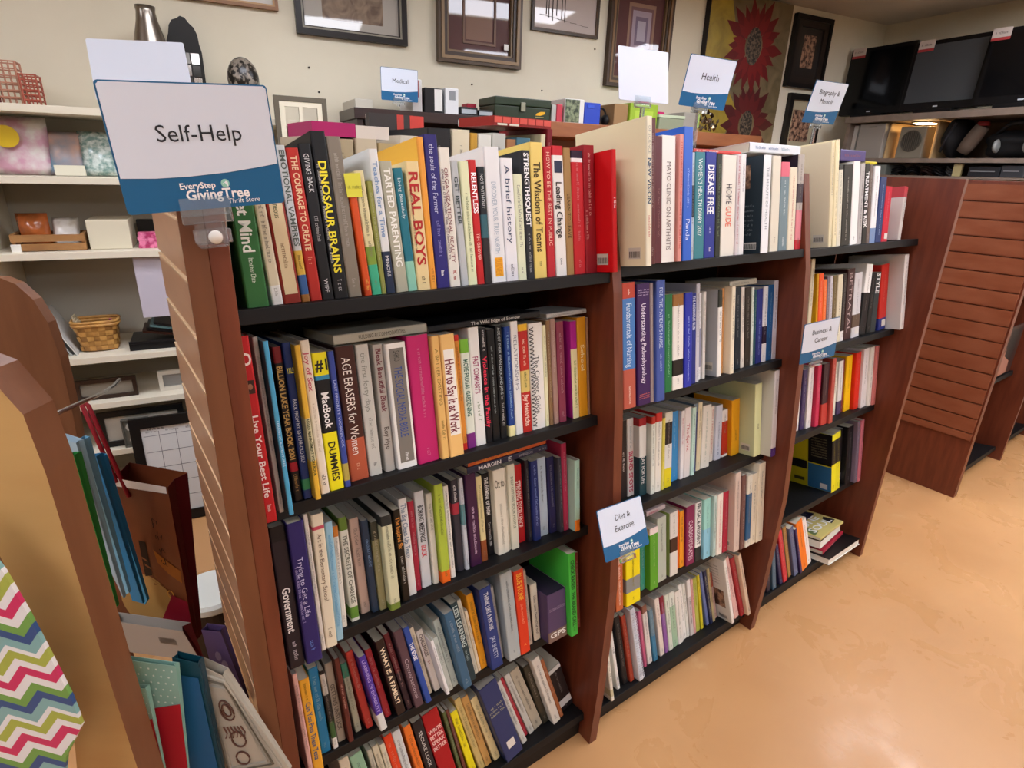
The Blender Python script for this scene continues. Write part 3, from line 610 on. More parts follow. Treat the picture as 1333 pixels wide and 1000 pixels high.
(1, 4, 0.1809, 0.0154, 0.115, 0.1579, 0.0003, -0.146, 'WHAT IS A FAMILY?#f0e0c0 .1 .85 .6', '2a1a18', '', 'black brown book titled WHAT IS A FAMILY?, fourth shelf of the left bay'),
(1, 4, 0.2, 0.0102, 0.118, 0.1637, 0.0011, -0.164, '', '5a1c24,.5-1#2c1a24', '', 'dark maroon book standing on the fourth shelf of the left bay'),
(1, 4, 0.2131, 0.016, 0.118, 0.1644, -0.0044, -0.15, 'Conversational#bcaab0 .35 .9 .5', '584048', '', 'mauve brown book standing on the fourth shelf of the left bay'),
(1, 4, 0.2328, 0.0106, 0.119, 0.1654, -0.007, -0.168, 'THE EDGE#f2f2f2 .2 .42 .7', '2b4a9a', '', 'royal blue book standing on the fourth shelf of the left bay'),
(1, 4, 0.2442, 0.0098, 0.115, 0.1463, 0.0105, -0.155, '', 'ddd0b4', '', 'cream book just right of royal blue book, fourth shelf, left bay'),
(1, 4, 0.2578, 0.0126, 0.115, 0.1362, 0.0093, -0.177, 'CHALLENGES#5a4a48 .06 .42 .6 / ~#a02030 .5 .56 .7', 'e0d8cc', '', 'ivory book titled CHALLENGES, fourth shelf of the left bay'),
(1, 4, 0.2712, 0.0057, 0.115, 0.1218, -0.012, -0.177, '', 'e8e8e8', '', 'white book just right of CHALLENGES, fourth shelf, left bay'),
(1, 4, 0.2776, 0.0099, 0.115, 0.1204, -0.0067, -0.177, '', 'c4ccc4', '', 'pale grey green book standing on the fourth shelf of the left bay'),
(1, 4, 0.2882, 0.0126, 0.115, 0.1496, -0.0022, -0.171, '', 'b8c4bc', '', 'greenish grey book standing on the fourth shelf of the left bay'),
(1, 4, 0.3016, 0.0172, 0.12, 0.1667, -0.0209, -0.156, '', '3d627e', '', 'steel blue book standing on the fourth shelf of the left bay'),
(1, 4, 0.3197, 0.0147, 0.125, 0.1733, -0.0112, -0.149, 'LESS LEARNING#c4d4d0 .04 .55 .7 / ~#9ab0b0 .6 .75 .5', '263c42', '', 'dark slate book standing on the fourth shelf of the left bay'),
(1, 4, 0.3352, 0.0105, 0.12, 0.1663, 0.0001, -0.145, '', 'ccc9b8', '', 'off white book standing on the fourth shelf of the left bay'),
(1, 4, 0.3464, 0.0063, 0.115, 0.1375, 0.0014, -0.139, '', 'e4d4b4', '', 'cream book just right of off white book, fourth shelf, left bay'),
(1, 4, 0.3534, 0.0143, 0.12, 0.1661, 0.0029, -0.118, '', 'e0981e', '', 'amber book just left of THINK LIKE A MONK, fourth shelf, left bay'),
(1, 4, 0.3684, 0.0254, 0.127, 0.1761, -0.0125, -0.091, 'THINK LIKE A MONK#e8ecf2 .06 .52 .45 / JAY SHETTY#c8d4e8 .6 .88 .42', '263a78', '', 'navy blue book titled THINK LIKE A MONK, fourth shelf of the left bay'),
(1, 4, 0.3946, 0.0118, 0.115, 0.1591, 0.0039, -0.079, '', 'b4b2ac', '', 'grey white book standing on the fourth shelf of the left bay'),
(1, 4, 0.4069, 0.0268, 0.136, 0.1893, -0.0147, -0.051, '', 'a8b0b0,F#9aa4a6', '', 'silver grey book standing on the fourth shelf of the left bay'),
(1, 4, 0.4344, 0.023, 0.131, 0.1822, -0.0139, -0.034, 'BLUE STONE#f0b040 .04 .35 .6 / ~#f0a080 .4 .65 .4 / ~#f0c060 .88 .93 .5', 'd63a1c', '', 'orange red book standing on the fourth shelf of the left bay'),
(1, 4, 0.461, 0.0127, 0.119, 0.1657, -0.0005, -0.045, '', 'b7a898', '', 'beige book standing on the fourth shelf of the left bay'),
(1, 4, 0.4796, 0.0164, 0.115, 0.126, 0.0024, -0.027, '~#2c2420 .2 .9 .4', 'd4ccb8,F#4a382c', '', 'cream on brown book standing on the fourth shelf of the left bay'),
(1, 4, 0.4966, 0.0477, 0.115, 0.1074, -0.0235, 0.0, '~#c8b8d0 .3 .36 .5 h / GPS#f0ece8 .8 .92 .8 h', '514063,.78-1#7a6258,F#4a3a5c', 'box', 'boxed purple book standing on the fourth shelf of the left bay'),
(1, 4, 0.5449, 0.0176, 0.132, 0.1833, -0.0354, 0.0, 'CHECK RAISED  THE BRAND CALL#1c4a20 .08 .88 .6 / ~#1c3a1c .9 .95 .6', '48bd44', '', 'bright lime green book standing on the fourth shelf of the left bay'),
(1, 4, 0.5716, 0.0097, 0.122, 0.1699, -0.0224, 0.0, '', '7a3a30', '', 'reddish brown book standing on the fourth shelf of the left bay'),
(1, 5, 0.0954, 0.0165, 0.142, 0.1966, 0.02, -0.092, '', 'd2c8b0', '', 'beige book standing on the bottom shelf of the left bay'),
(1, 5, 0.1255, 0.0215, 0.139, 0.1927, 0.02, -0.158, '', '8fb898', '', 'mint green book standing on the bottom shelf of the left bay'),
(1, 5, 0.1478, 0.0084, 0.133, 0.1847, 0.02, -0.119, '', 'b9b6a4', '', 'stone grey book standing on the bottom shelf of the left bay'),
(1, 5, 0.1611, 0.0113, 0.135, 0.1881, 0.02, -0.141, '', 'c8bfa4', '', 'oatmeal book standing on the bottom shelf of the left bay'),
(1, 5, 0.1731, 0.0092, 0.132, 0.1831, 0.02, -0.136, '', 'd8d2b8', '', 'ivory book standing on the bottom shelf of the left bay'),
(1, 5, 0.1831, 0.0151, 0.14, 0.1949, 0.02, -0.136, '', 'd8401e', '', 'orange red book standing on the bottom shelf of the left bay'),
(1, 5, 0.1989, 0.0156, 0.14, 0.194, 0.02, -0.136, '', 'cfd2d0', '', 'silver white book standing on the bottom shelf of the left bay'),
(1, 5, 0.2233, 0.014, 0.138, 0.1923, 0.02, -0.153, '', 'e8762a', '', 'bright orange book standing on the bottom shelf of the left bay'),
(1, 5, 0.2409, 0.0192, 0.137, 0.1908, 0.02, -0.157, 'SECURE LOCK#d8d8d4 .12 .6 .4', '221c20', '', 'black book just right of bright orange book, bottom shelf, left bay'),
(1, 5, 0.2634, 0.0324, 0.14, 0.1951, 0.02, -0.169, 'WRITE#f0c8c0 .2 .25 .6 h / BETTER#f0c8c0 .27 .32 .6 h / SPEAK#f0c8c0 .34 .39 .6 h / BETTER#f0c8c0 .41 .46 .6 h', 'a8161e', '', 'red book titled WRITE BETTER SPEAK BETTER, bottom shelf of the left bay'),
(1, 5, 0.2999, 0.0065, 0.128, 0.1776, 0.02, -0.157, '', '566038', '', 'olive book just right of WRITE BETTER SPEAK BETTER, bottom shelf, left bay'),
(1, 5, 0.3094, 0.006, 0.129, 0.1795, 0.02, -0.169, '', '6a3a30', '', 'dark brown book standing on the bottom shelf of the left bay'),
(1, 5, 0.3205, 0.0145, 0.121, 0.1679, 0.02, -0.195, '', 'e8d81c', '', 'bright yellow book standing on the bottom shelf of the left bay'),
(1, 5, 0.3402, 0.0129, 0.139, 0.1925, 0.02, -0.219, '', 'c8b868,.0-1#c8b070', '', 'mustard book standing on the bottom shelf of the left bay'),
(1, 5, 0.3541, 0.0149, 0.135, 0.1874, 0.02, -0.22, '', 'c89a58', '', 'tan book standing on the bottom shelf of the left bay'),
(1, 5, 0.3752, 0.0152, 0.126, 0.1753, 0.02, -0.248, '', 'e4d29c', '', 'cream book standing on the bottom shelf of the left bay'),
(1, 5, 0.3933, 0.0407, 0.147, 0.2046, 0.0, -0.258, '~#b8b890 .25 .4 .5 h', '2a3560', 'stickerface', 'navy book standing on the bottom shelf of the left bay'),
(1, 5, 0.4434, 0.0128, 0.133, 0.1852, 0.0165, -0.295, '', 'd0cfc6', '', 'white book just right of navy book, bottom shelf, left bay'),
(1, 5, 0.4584, 0.0099, 0.127, 0.1765, 0.03, -0.3, '', 'a82838', '', 'crimson book standing on the bottom shelf of the left bay'),
(1, 5, 0.4701, 0.0134, 0.13, 0.1808, 0.0272, -0.303, '', 'c4c2ba', '', 'pale grey book standing on the bottom shelf of the left bay'),
(1, 5, 0.4847, 0.0233, 0.129, 0.1787, 0.03, -0.303, '', 'b0a794', '', 'greige book standing on the bottom shelf of the left bay'),
(1, 5, 0.5098, 0.0158, 0.123, 0.1703, 0.03, -0.263, '', '3a3428', '', 'dark olive book standing on the bottom shelf of the left bay'),
(1, 5, 0.5267, 0.0194, 0.137, 0.1904, 0.0149, -0.263, '', 'ded9cf', '', 'white book just right of dark olive book, bottom shelf, left bay'),
(1, 5, 0.5493, 0.0102, 0.125, 0.1739, 0.0209, -0.273, '', 'a8643c', '', 'copper brown book standing on the bottom shelf of the left bay'),
(1, 5, 0.5605, 0.036, 0.115, 0.1237, 0.03, -0.273, '', '20191c,0-.08#d0d0cc,.75-.9#d0d0d0', '', 'black and white book standing on the bottom shelf of the left bay'),
(2, 1, 0.6225, 0.0133, 0.163, 0.2267, -0.0576, 0.009, 'OF SCIENCE#9a9a90 .06 .24 .5 / NEW VISION#3c5068 .27 .57 .75 / ~#c05a4a .65 .8 .4', 'e6dfc6,F#e9dfba', 'barcodeface', 'large cream book titled A NEW VISION, top shelf of the middle bay'),
(2, 1, 0.6687, 0.0161, 0.169, 0.2342, -0.0228, 0.008, '', '5c2a2c', '', 'tall maroon book standing on the top shelf of the middle bay'),
(2, 1, 0.6955, 0.0196, 0.151, 0.2096, -0.0109, 0.008, '~#8a5a58 .4 .8 .4', '5e2830', '', 'maroon book just right of tall maroon book, top shelf, middle bay'),
(2, 1, 0.7157, 0.0364, 0.153, 0.2123, -0.0089, 0.008, 'MAYO CLINIC ON ARTHRITIS#6a5a58 .2 .9 .38', 'eae7e2', '', 'white book just left of pink and red book, top shelf, middle bay'),
(2, 1, 0.7526, 0.0111, 0.155, 0.2149, -0.0144, 0.021, '~#c03028 .05 .9 .5', 'd8928a', '', 'pink and red book standing on the top shelf of the middle bay'),
(2, 1, 0.7682, 0.0251, 0.164, 0.2282, -0.0139, 0.003, '~#a8c4f4 .3 .62 .4 / Panda#d8e8fc .68 .84 .5', '2f62c8', '', 'bright blue book standing on the top shelf of the middle bay'),
(2, 1, 0.8177, 0.0102, 0.138, 0.1912, 0.008, 0.003, '', 'b8c4cc,.3-.6#20262e', '', 'black and white book standing on the top shelf of the middle bay'),
(2, 1, 0.8285, 0.0298, 0.139, 0.1927, 0.008, 0.003, "WOMEN'S HEALTH DIARY 2007#e4f0f0 .06 .78 .5", '38808a', '', 'teal book titled HEALTH DIARY 2007, top shelf of the middle bay'),
(2, 1, 0.8589, 0.0332, 0.14, 0.1939, 0.008, 0.004, 'DISEASE FREE#f2f2f8 .12 .58 .7 / ~#c8d0f0 .7 .78 .3 / ~#f0f0f0 .9 .95 .6', '22308c', '', 'navy blue book titled DISEASE FREE, top shelf of the middle bay'),
(2, 1, 0.8927, 0.0173, 0.138, 0.1911, 0.008, 0.005, '~#6a7a58 .1 .8 .4', '22261e', '', 'black book just right of DISEASE FREE, top shelf, middle bay'),
(2, 1, 0.9106, 0.0446, 0.137, 0.1903, 0.008, 0.005, 'HOME#2a2a3a .28 .48 .5 / GUIDE#e0501e .5 .7 .5', 'e3ded2', '', 'cream white book titled HOME GUIDE, top shelf of the middle bay'),
(2, 1, 0.9591, 0.0112, 0.139, 0.1934, 0.008, 0.004, '~#a82830 .02 .9 .6', 'd8cfd0', '', 'white with red lettering book standing on the top shelf of the middle bay'),
(2, 1, 0.9715, 0.017, 0.14, 0.1938, 0.008, 0.0, '~#8a8a94 .1 .4 .4', 'e6e6e4', '', 'narrow white book standing on the top shelf of the middle bay'),
(2, 1, 1.0233, 0.0251, 0.138, 0.1917, -0.0097, 0.0, 'THE MINUTE OF HEALTH#8a949c .12 .75 .4', 'e8ebee,F#233039', 'portraitface', 'white and dark slate book standing on the top shelf of the middle bay'),
(2, 1, 1.0754, 0.0314, 0.139, 0.1937, 0.0029, -0.009, '~#8a8474 .85 .92 .5', 'dcd6c4', '', 'cream book just right of white and dark slate book, top shelf, middle bay'),
(2, 1, 1.1164, 0.0333, 0.132, 0.1836, 0.008, -0.01, '~#d8e4e4 .2 .6 .6 / ~#e8eef0 .85 .95 .7', '6f848c,0-.16#d8687c', '', 'grey teal with pink top book standing on the top shelf of the middle bay'),
(2, 1, 1.1523, 0.0282, 0.125, 0.1736, 0.008, -0.01, '~#c05850 .1 .9 .5', 'e2d8c0', '', 'pale yellow book standing on the top shelf of the middle bay'),
(2, 1, 1.1836, 0.0239, 0.144, 0.2006, 0.008, -0.01, '', 'b0a8a0,.3-.5#3a2c38,.58-.9#d8828c,.9-1#b82430,F#2c2430', '', 'dark with pink foot book standing on the top shelf of the middle bay'),
(2, 2, 0.6376, 0.033, 0.165, 0.2295, -0.0276, -0.001, '~#f0d8c8 .05 .1 .5 / Fundamentals of Nursing#d8ecf8 .16 .66 .5 / ~#f0e0d0 .82 .97 .4', '4a7fbf,0-.12#c04a38,.68-1#b85a48', '', 'blue and red book titled Fundamentals of Nursing, second shelf of the middle bay'),
(2, 2, 0.6731, 0.0346, 0.162, 0.225, -0.0304, -0.009, '~#c8b8d8 .04 .1 .5 h / Understanding Pathophysiology#ece4f4 .16 .82 .4 / ~#e87858 .9 .95 .6 h', '3a1c54', '', 'dark purple book titled Understanding Pathophysiology, second shelf of the middle bay'),
(2, 2, 0.7083, 0.0089, 0.161, 0.224, -0.0303, -0.009, '', '9a8a88', '', 'taupe book standing on the second shelf of the middle bay'),
(2, 2, 0.7178, 0.0244, 0.164, 0.2277, -0.0353, -0.001, "FOR THE PATIENT'S NURSE#c8d8f0 .06 .55 .45 / ~#a8bce8 .6 .75 .4", '40559c', '', 'slate blue book standing on the second shelf of the middle bay'),
(2, 2, 0.7643, 0.0046, 0.148, 0.2051, -0.0104, -0.001, '', 'b0aeb4', '', 'light grey book standing on the second shelf of the middle bay'),
(2, 2, 0.7799, 0.0226, 0.141, 0.1952, -0.0029, -0.002, '~#90c8a0 .2 .85 .4', '1f7440', '', 'green book just right of light grey book, second shelf, middle bay'),
(2, 2, 0.8039, 0.0334, 0.139, 0.1929, -0.0026, -0.006, '', 'ece8e0,0-.12#9a6a34,.68-.85#1a1414', '', 'white with brown top and black band book, second shelf, middle bay'),
(2, 2, 0.8379, 0.0234, 0.139, 0.1934, -0.0049, -0.002, '~#a8b8f0 .25 .95 .4', '2430a8', '', 'royal blue book standing on the second shelf of the middle bay'),
(2, 2, 0.8707, 0.0163, 0.136, 0.1891, 0.0045, -0.009, 'THE ALCOHOLIC BLESS#d8e0f8 .03 .4 .6', '1c2c80', '', 'deep blue book standing on the second shelf of the middle bay'),
(2, 2, 0.8888, 0.0122, 0.149, 0.2068, 0.0072, -0.001, '', 'c8c8d0', '', 'grey white book just right of deep blue book, second shelf, middle bay'),
(2, 2, 0.9042, 0.0146, 0.134, 0.1858, 0.016, -0.007, '', 'e4e4e6,.4-.85#8a8ca0', '', 'white book just left of off white book, second shelf, middle bay'),
(2, 2, 0.9245, 0.0094, 0.135, 0.1869, 0.016, -0.002, '', 'dcd8d0', '', 'off white book standing on the second shelf of the middle bay'),
(2, 2, 0.9584, 0.014, 0.136, 0.1891, 0.0031, -0.007, '~#7a7a78 .25 .6 .5', 'ebe9e2,0-.2#2c3028,F#b2b4b6', 'barcodeface', 'grey and white book standing on the second shelf of the middle bay'),
(2, 2, 0.9806, 0.0171, 0.136, 0.1884, 0.016, -0.006, '', 'e3a868', '', 'peach orange book standing on the second shelf of the middle bay'),
(2, 2, 0.9983, 0.0139, 0.138, 0.1921, -0.0014, -0.007, '', 'eadfc4', '', 'cream book just right of peach orange book, second shelf, middle bay'),
(2, 2, 1.0198, 0.0199, 0.13, 0.1801, 0.016, -0.037, 'THE GUIDE#f0f4f6 .12 .48 .7', '2e9ac0', '', 'cyan book standing on the second shelf of the middle bay'),
(2, 2, 1.0403, 0.023, 0.134, 0.1863, 0.016, -0.037, '', '14202c', '', 'black navy book standing on the second shelf of the middle bay'),
(2, 2, 1.064, 0.0131, 0.132, 0.184, 0.016, -0.036, '', 'ddd4c8', '', 'cream book just right of black navy book, second shelf, middle bay'),
(2, 2, 1.0777, 0.0238, 0.132, 0.1828, 0.016, -0.03, '', '2c241e', '', 'dark brown book standing on the second shelf of the middle bay'),
(2, 2, 1.1021, 0.0102, 0.13, 0.1806, 0.016, -0.022, '', 'dae2d8', '', 'pale green white book standing on the second shelf of the middle bay'),
(2, 2, 1.1129, 0.0088, 0.125, 0.174, 0.016, -0.022, '', '24545a', '', 'dark teal book standing on the second shelf of the middle bay'),
(2, 2, 1.1223, 0.0243, 0.126, 0.1746, 0.016, -0.022, '~#8a98d8 .4 .9 .4', '27317c', '', 'indigo book standing on the second shelf of the middle bay'),
(2, 2, 1.1472, 0.0182, 0.128, 0.1779, 0.016, -0.007, '', 'e2e2e6,.52-.75#241a34', '', 'white with black band book just right of indigo book, second shelf, middle bay'),
(2, 2, 1.166, 0.0237, 0.13, 0.1804, 0.016, -0.007, '', '1f5a92', '', 'ocean blue book standing on the second shelf of the middle bay'),
(2, 2, 1.1902, 0.0173, 0.136, 0.1883, 0.016, -0.007, '', 'd0cdd6', '', 'pale lilac white book standing on the second shelf of the middle bay'),
(2, 3, 0.7164, 0.0107, 0.125, 0.1738, 0.0451, 0.054, '', '7d62b4,0-.06#d8b888', '', 'purple book standing on the third shelf of the middle bay'),
(2, 3, 0.7358, 0.0224, 0.127, 0.1765, 0.0446, 0.008, '~#d8d8d8 .4 .65 .8', '221a1c', '', 'black book standing on the third shelf of the middle bay'),
(2, 3, 0.7598, 0.0197, 0.128, 0.1774, 0.0444, 0.002, 'BLIND SPOTS#c02858 .42 .95 .7 / ~#8a9aa0 .1 .38 .4', 'dfdcd8', '', 'white book titled BLIND SPOTS, third shelf of the middle bay'),
(2, 3, 0.7801, 0.023, 0.128, 0.1774, 0.0291, 0.002, 'EAT FOR LIFE#f0f0f0 .5 .85 .5', 'e2e2dc,0-.1#a02028,.5-1#20444c', '', 'white and teal with red top book standing on the third shelf of the middle bay'),
(2, 3, 0.8036, 0.0126, 0.127, 0.1769, 0.0182, 0.023, '', 'dfe4d8,0-.09#c0382c', '', 'slim red topped book standing on the third shelf of the middle bay'),
(2, 3, 0.8169, 0.0202, 0.13, 0.1811, 0.0188, 0.034, '', 'e6e4d8,0-.11#c8302c', '', 'white with red top label book standing on the third shelf of the middle bay'),
(2, 3, 0.8388, 0.0093, 0.12, 0.1667, 0.0177, 0.027, '', 'dcd060', '', 'yellow book just right of white with red top label book, third shelf, middle bay'),
(2, 3, 0.8487, 0.025, 0.126, 0.1754, 0.0196, 0.027, '', '20181a,0-.13#d8d8c8,.42-.74#dcdcd8,.74-1#e0d020', '', 'black, white and yellow book standing on the third shelf of the middle bay'),
(2, 3, 0.8777, 0.009, 0.116, 0.1615, 0.0317, 0.006, '', '6f60b0', '', 'violet book standing on the third shelf of the middle bay'),
(2, 3, 0.8873, 0.0271, 0.12, 0.1663, 0.034, 0.006, '', '3489c4', '', 'bright blue book standing on the third shelf of the middle bay'),
(2, 3, 0.915, 0.0121, 0.118, 0.1642, 0.0284, 0.024, '~#c07880 .1 .5 .5', 'e4e2e2', '', 'white book just right of bright blue book, third shelf, middle bay'),
(2, 3, 0.9277, 0.0225, 0.121, 0.1685, 0.0281, 0.024, 'The Sprint#b02838 .23 .62 .5', 'e2dcda', '', 'white with red lettering book standing on the third shelf of the middle bay'),
(2, 3, 0.9507, 0.0132, 0.119, 0.1651, 0.0251, 0.024, '', 'bfe0d4', '', 'mint white book standing on the third shelf of the middle bay'),
(2, 3, 0.9653, 0.0152, 0.122, 0.1688, 0.0345, 0.032, '', '26366c,0-.12#6a7a8a', '', 'navy mosaic book standing on the third shelf of the middle bay'),
(2, 3, 0.9811, 0.0159, 0.121, 0.1681, 0.0351, 0.041, '', 'd8ccaa', '', 'cream with yellow edge book standing on the third shelf of the middle bay'),
(2, 3, 0.9976, 0.0328, 0.115, 0.1562, 0.0338, 0.041, '~#8aa090 .1 .9 .4', 'dcd8cc', '', 'thick white book standing on the third shelf of the middle bay'),
(2, 3, 1.0327, 0.0173, 0.115, 0.1441, 0.05, 0.041, '~#a04048 .05 .9 .5', 'dfd9d0', '', 'white book just right of thick white book, third shelf, middle bay'),
(2, 3, 1.0519, 0.0157, 0.115, 0.1418, 0.05, 0.032, '~#b03a40 .05 .9 .6', 'dcd4c8', '', 'white with red print book standing on the third shelf of the middle bay'),
(2, 3, 1.0683, 0.0248, 0.115, 0.1405, 0.0454, 0.032, '~#3a4a78 .3 .95 .6', 'c8ccd8', '', 'white with blue lettering book standing on the third shelf of the middle bay'),
(2, 3, 1.1008, 0.0239, 0.115, 0.123, 0.0472, -0.026, '', 'e8e6e2,.24-.95#b8301c,.34-.42#e8a020,.6-.72#c8b030', '', 'white topped red and yellow book standing on the third shelf of the middle bay'),
(2, 3, 1.1254, 0.0324, 0.115, 0.1461, 0.0363, -0.026, '~#8a5a10 .55 .75 .4', 'e8a416,F#e89a18', 'barcodeface', 'amber book standing on the third shelf of the middle bay'),
(2, 3, 1.1584, 0.0278, 0.135, 0.1881, -0.0051, -0.023, '~#4a4a3a .55 .62 .6', 'dde0a8,F#c3c99c', 'barcodeface', 'large pale green book standing on the third shelf of the middle bay'),
(2, 3, 1.1868, 0.0195, 0.158, 0.2195, -0.0335, 0.005, '', 'd0c8c4,.9-1#4a2870,F#cbc7bb', '', 'large grey book standing on the third shelf of the middle bay'),
(2, 4, 0.6904, 0.0223, 0.145, 0.2016, -0.0192, 0.0, '~#f0e0d0 .3 .95 .6', 'c46a3e', '', 'orange brown book standing on the fourth shelf of the middle bay'),
(2, 4, 0.7201, 0.0452, 0.115, 0.1476, -0.0212, -0.004, '', 'f0dc14,.55-.78#8a8c88', '', 'yellow with grey band book standing on the fourth shelf of the middle bay'),
(2, 4, 0.7911, 0.0158, 0.115, 0.1161, 0.0015, -0.01, '', '3f9a88', '', 'teal green book standing on the fourth shelf of the middle bay'),
(2, 4, 0.8076, 0.0278, 0.115, 0.1552, -0.0127, -0.01, '', '5aa22c,0-.1#e8d8d4', '', 'grass green book standing on the fourth shelf of the middle bay'),
(2, 4, 0.8438, 0.0318, 0.118, 0.1643, -0.0028, -0.009, '', 'b3bcae', '', 'pale sage book standing on the fourth shelf of the middle bay'),
(2, 4, 0.8861, 0.0273, 0.119, 0.1646, -0.0053, -0.009, '~#5a5a4a .05 .35 .7', 'd8d4cc,.4-.62#3a2018,F#93a85c', '', 'white with a dark picture book standing on the fourth shelf of the middle bay'),
(2, 4, 0.914, 0.0192, 0.115, 0.1556, 0.0066, -0.009, '', 'e0541a', '', 'orange red book standing on the fourth shelf of the middle bay'),
(2, 4, 0.9338, 0.0167, 0.115, 0.15, 0.0055, -0.009, '', 'eb9a26', '', 'orange book just right of orange red book, fourth shelf, middle bay'),
(2, 4, 0.9511, 0.0325, 0.115, 0.1577, -0.0003, -0.009, 'CARBOHYDRATES#e8d0dc .25 .92 .55', '7c1c4c', '', 'wine red book titled CARBOHYDRATES, fourth shelf of the middle bay'),
(2, 4, 0.9841, 0.0241, 0.115, 0.1578, -0.0014, -0.006, 'FRUGAL & PRUDENT#2a2e34 .02 .72 .6', 'e4e4e0,.76-1#262a2c', '', 'white with black foot book standing on the fourth shelf of the middle bay'),
(2, 4, 1.0088, 0.0273, 0.116, 0.161, -0.0077, -0.004, '', '9bd4c8,.5-1#8ac4d8', '', 'mint and light blue book standing on the fourth shelf of the middle bay'),
(2, 4, 1.0367, 0.0108, 0.119, 0.1648, -0.0156, -0.002, '', 'b4ccc4', '', 'pale teal book standing on the fourth shelf of the middle bay'),
(2, 4, 1.0482, 0.0224, 0.12, 0.1663, -0.0178, -0.001, '~#d06860 .1 .9 .3', 'e6ddd0', '', 'cream book just right of pale teal book, fourth shelf, middle bay'),
(2, 4, 1.0711, 0.0208, 0.119, 0.1657, -0.0192, -0.001, '', 'b02a40', '', 'crimson book standing on the fourth shelf of the middle bay'),
(2, 4, 1.0938, 0.0229, 0.154, 0.2146, -0.0363, -0.009, '', 'cdb7a8,F#cbb4a4', 'barcodeface', 'large dusty beige book standing on the fourth shelf of the middle bay'),
(2, 4, 1.1173, 0.0176, 0.146, 0.2025, -0.0392, -0.009, '', '6a4a44', '', 'brown patterned book standing on the fourth shelf of the middle bay'),
(2, 4, 1.1355, 0.0203, 0.142, 0.1967, -0.042, 0.004, '', 'dcd6c4,.25-.9#2c5a80', '', 'cream and blue book standing on the fourth shelf of the middle bay'),
(2, 4, 1.1564, 0.0206, 0.141, 0.1961, -0.0424, 0.004, '', 'dfd4bc', '', 'cream book just right of cream and blue book, fourth shelf, middle bay'),
(2, 4, 1.1776, 0.0292, 0.157, 0.2185, -0.0453, 0.004, '', 'e4d9c0', '', 'tall cream book standing on the fourth shelf of the middle bay'),
(2, 5, 0.6846, 0.0093, 0.115, 0.1239, -0.0033, -0.102, '', 'e4dfd0,.75-.9#c8c09a', '', 'slim ivory book standing on the bottom shelf of the middle bay'),
(2, 5, 0.7207, 0.0095, 0.135, 0.1875, 0.0136, -0.133, '~#2a2a2a .35 .45 .7 / ~#333333 .8 .95 .5', 'e2e2de', '', 'white book just right of slim ivory book, bottom shelf, middle bay'),
(2, 5, 0.7424, 0.016, 0.14, 0.1946, 0.0157, -0.133, '', '1c181a', '', 'black book standing on the bottom shelf of the middle bay'),
(2, 5, 0.7626, 0.0132, 0.139, 0.1925, 0.0113, -0.146, '', 'a8402c', '', 'rusty red book standing on the bottom shelf of the middle bay'),
(2, 5, 0.7806, 0.0152, 0.149, 0.2076, -0.0004, -0.146, '~#8a8a94 .9 .96 .4', 'd8dae2', 'coilw', 'white spiral bound book standing on the bottom shelf of the middle bay'),
(2, 5, 0.8248, 0.0096, 0.12, 0.1661, 0.0237, -0.13, '', 'c05a7c', '', 'rose pink book standing on the bottom shelf of the middle bay'),
(2, 5, 0.8394, 0.0163, 0.125, 0.173, 0.0249, -0.128, '', 'dcd4cc,.0-.12#8a5a48', '', 'speckled white book standing on the bottom shelf of the middle bay'),
(2, 5, 0.8586, 0.0146, 0.115, 0.1541, 0.0225, -0.128, '', '3c7898,0-.5#64808e', '', 'blue grey book standing on the bottom shelf of the middle bay'),
(2, 5, 0.885, 0.0161, 0.125, 0.1734, 0.0246, -0.133, '', 'e2d4c8', '', 'cream book just right of blue grey book, bottom shelf, middle bay'),
(2, 5, 0.9045, 0.013, 0.123, 0.171, 0.0249, -0.133, '', '8a5a9c,0-.3#8a2438', '', 'purple with maroon top book standing on the bottom shelf of the middle bay'),
(2, 5, 0.9182, 0.0149, 0.121, 0.1681, 0.0236, -0.123, '', 'd6dccc', '', 'pale green book standing on the bottom shelf of the middle bay'),
(2, 5, 0.9339, 0.0202, 0.12, 0.1662, 0.0255, -0.113, '', 'a0bfa0,0-.25#dce0d4', '', 'sage green book standing on the bottom shelf of the middle bay'),
(2, 5, 0.9548, 0.0192, 0.115, 0.1604, 0.0242, -0.113, '~#8a9a8a .1 .9 .4', 'e4e0d8', '', 'white book just right of sage green book, bottom shelf, middle bay'),
(2, 5, 0.9786, 0.0145, 0.123, 0.1706, 0.029, -0.137, '', 'e8e6e0', '', 'white book just left of off white book, bottom shelf, middle bay'),
(2, 5, 0.9939, 0.0116, 0.12, 0.1664, 0.0289, -0.137, '', 'dedfd6', '', 'off white book standing on the bottom shelf of the middle bay'),
(2, 5, 1.0062, 0.0134, 0.125, 0.1732, 0.026, -0.12, '~#3a3440 .3 .8 .5', 'c8c0bc,0-.3#e0dcd8', '', 'grey and white book standing on the bottom shelf of the middle bay'),
(2, 5, 1.0203, 0.0096, 0.122, 0.1693, 0.0262, -0.116, '', 'dca4a0', '', 'pale pink book just right of grey and white book, bottom shelf, middle bay'),
(2, 5, 1.0305, 0.0154, 0.12, 0.1669, 0.0272, -0.116, '', 'b4b850', '', 'olive yellow book standing on the bottom shelf of the middle bay'),
(2, 5, 1.05, 0.0102, 0.123, 0.1711, 0.0257, -0.136, '', 'd0c228', '', 'yellow book just right of olive yellow book, bottom shelf, middle bay'),
(2, 5, 1.0734, 0.0116, 0.127, 0.1759, 0.0264, -0.207, '', '6474a8', '', 'blue book just left of navy blue book, bottom shelf, middle bay'),
(2, 5, 1.0858, 0.0125, 0.127, 0.1764, 0.0235, -0.207, '~#b8b8a0 .1 .9 .5', '24284c', '', 'navy blue book standing on the bottom shelf of the middle bay'),
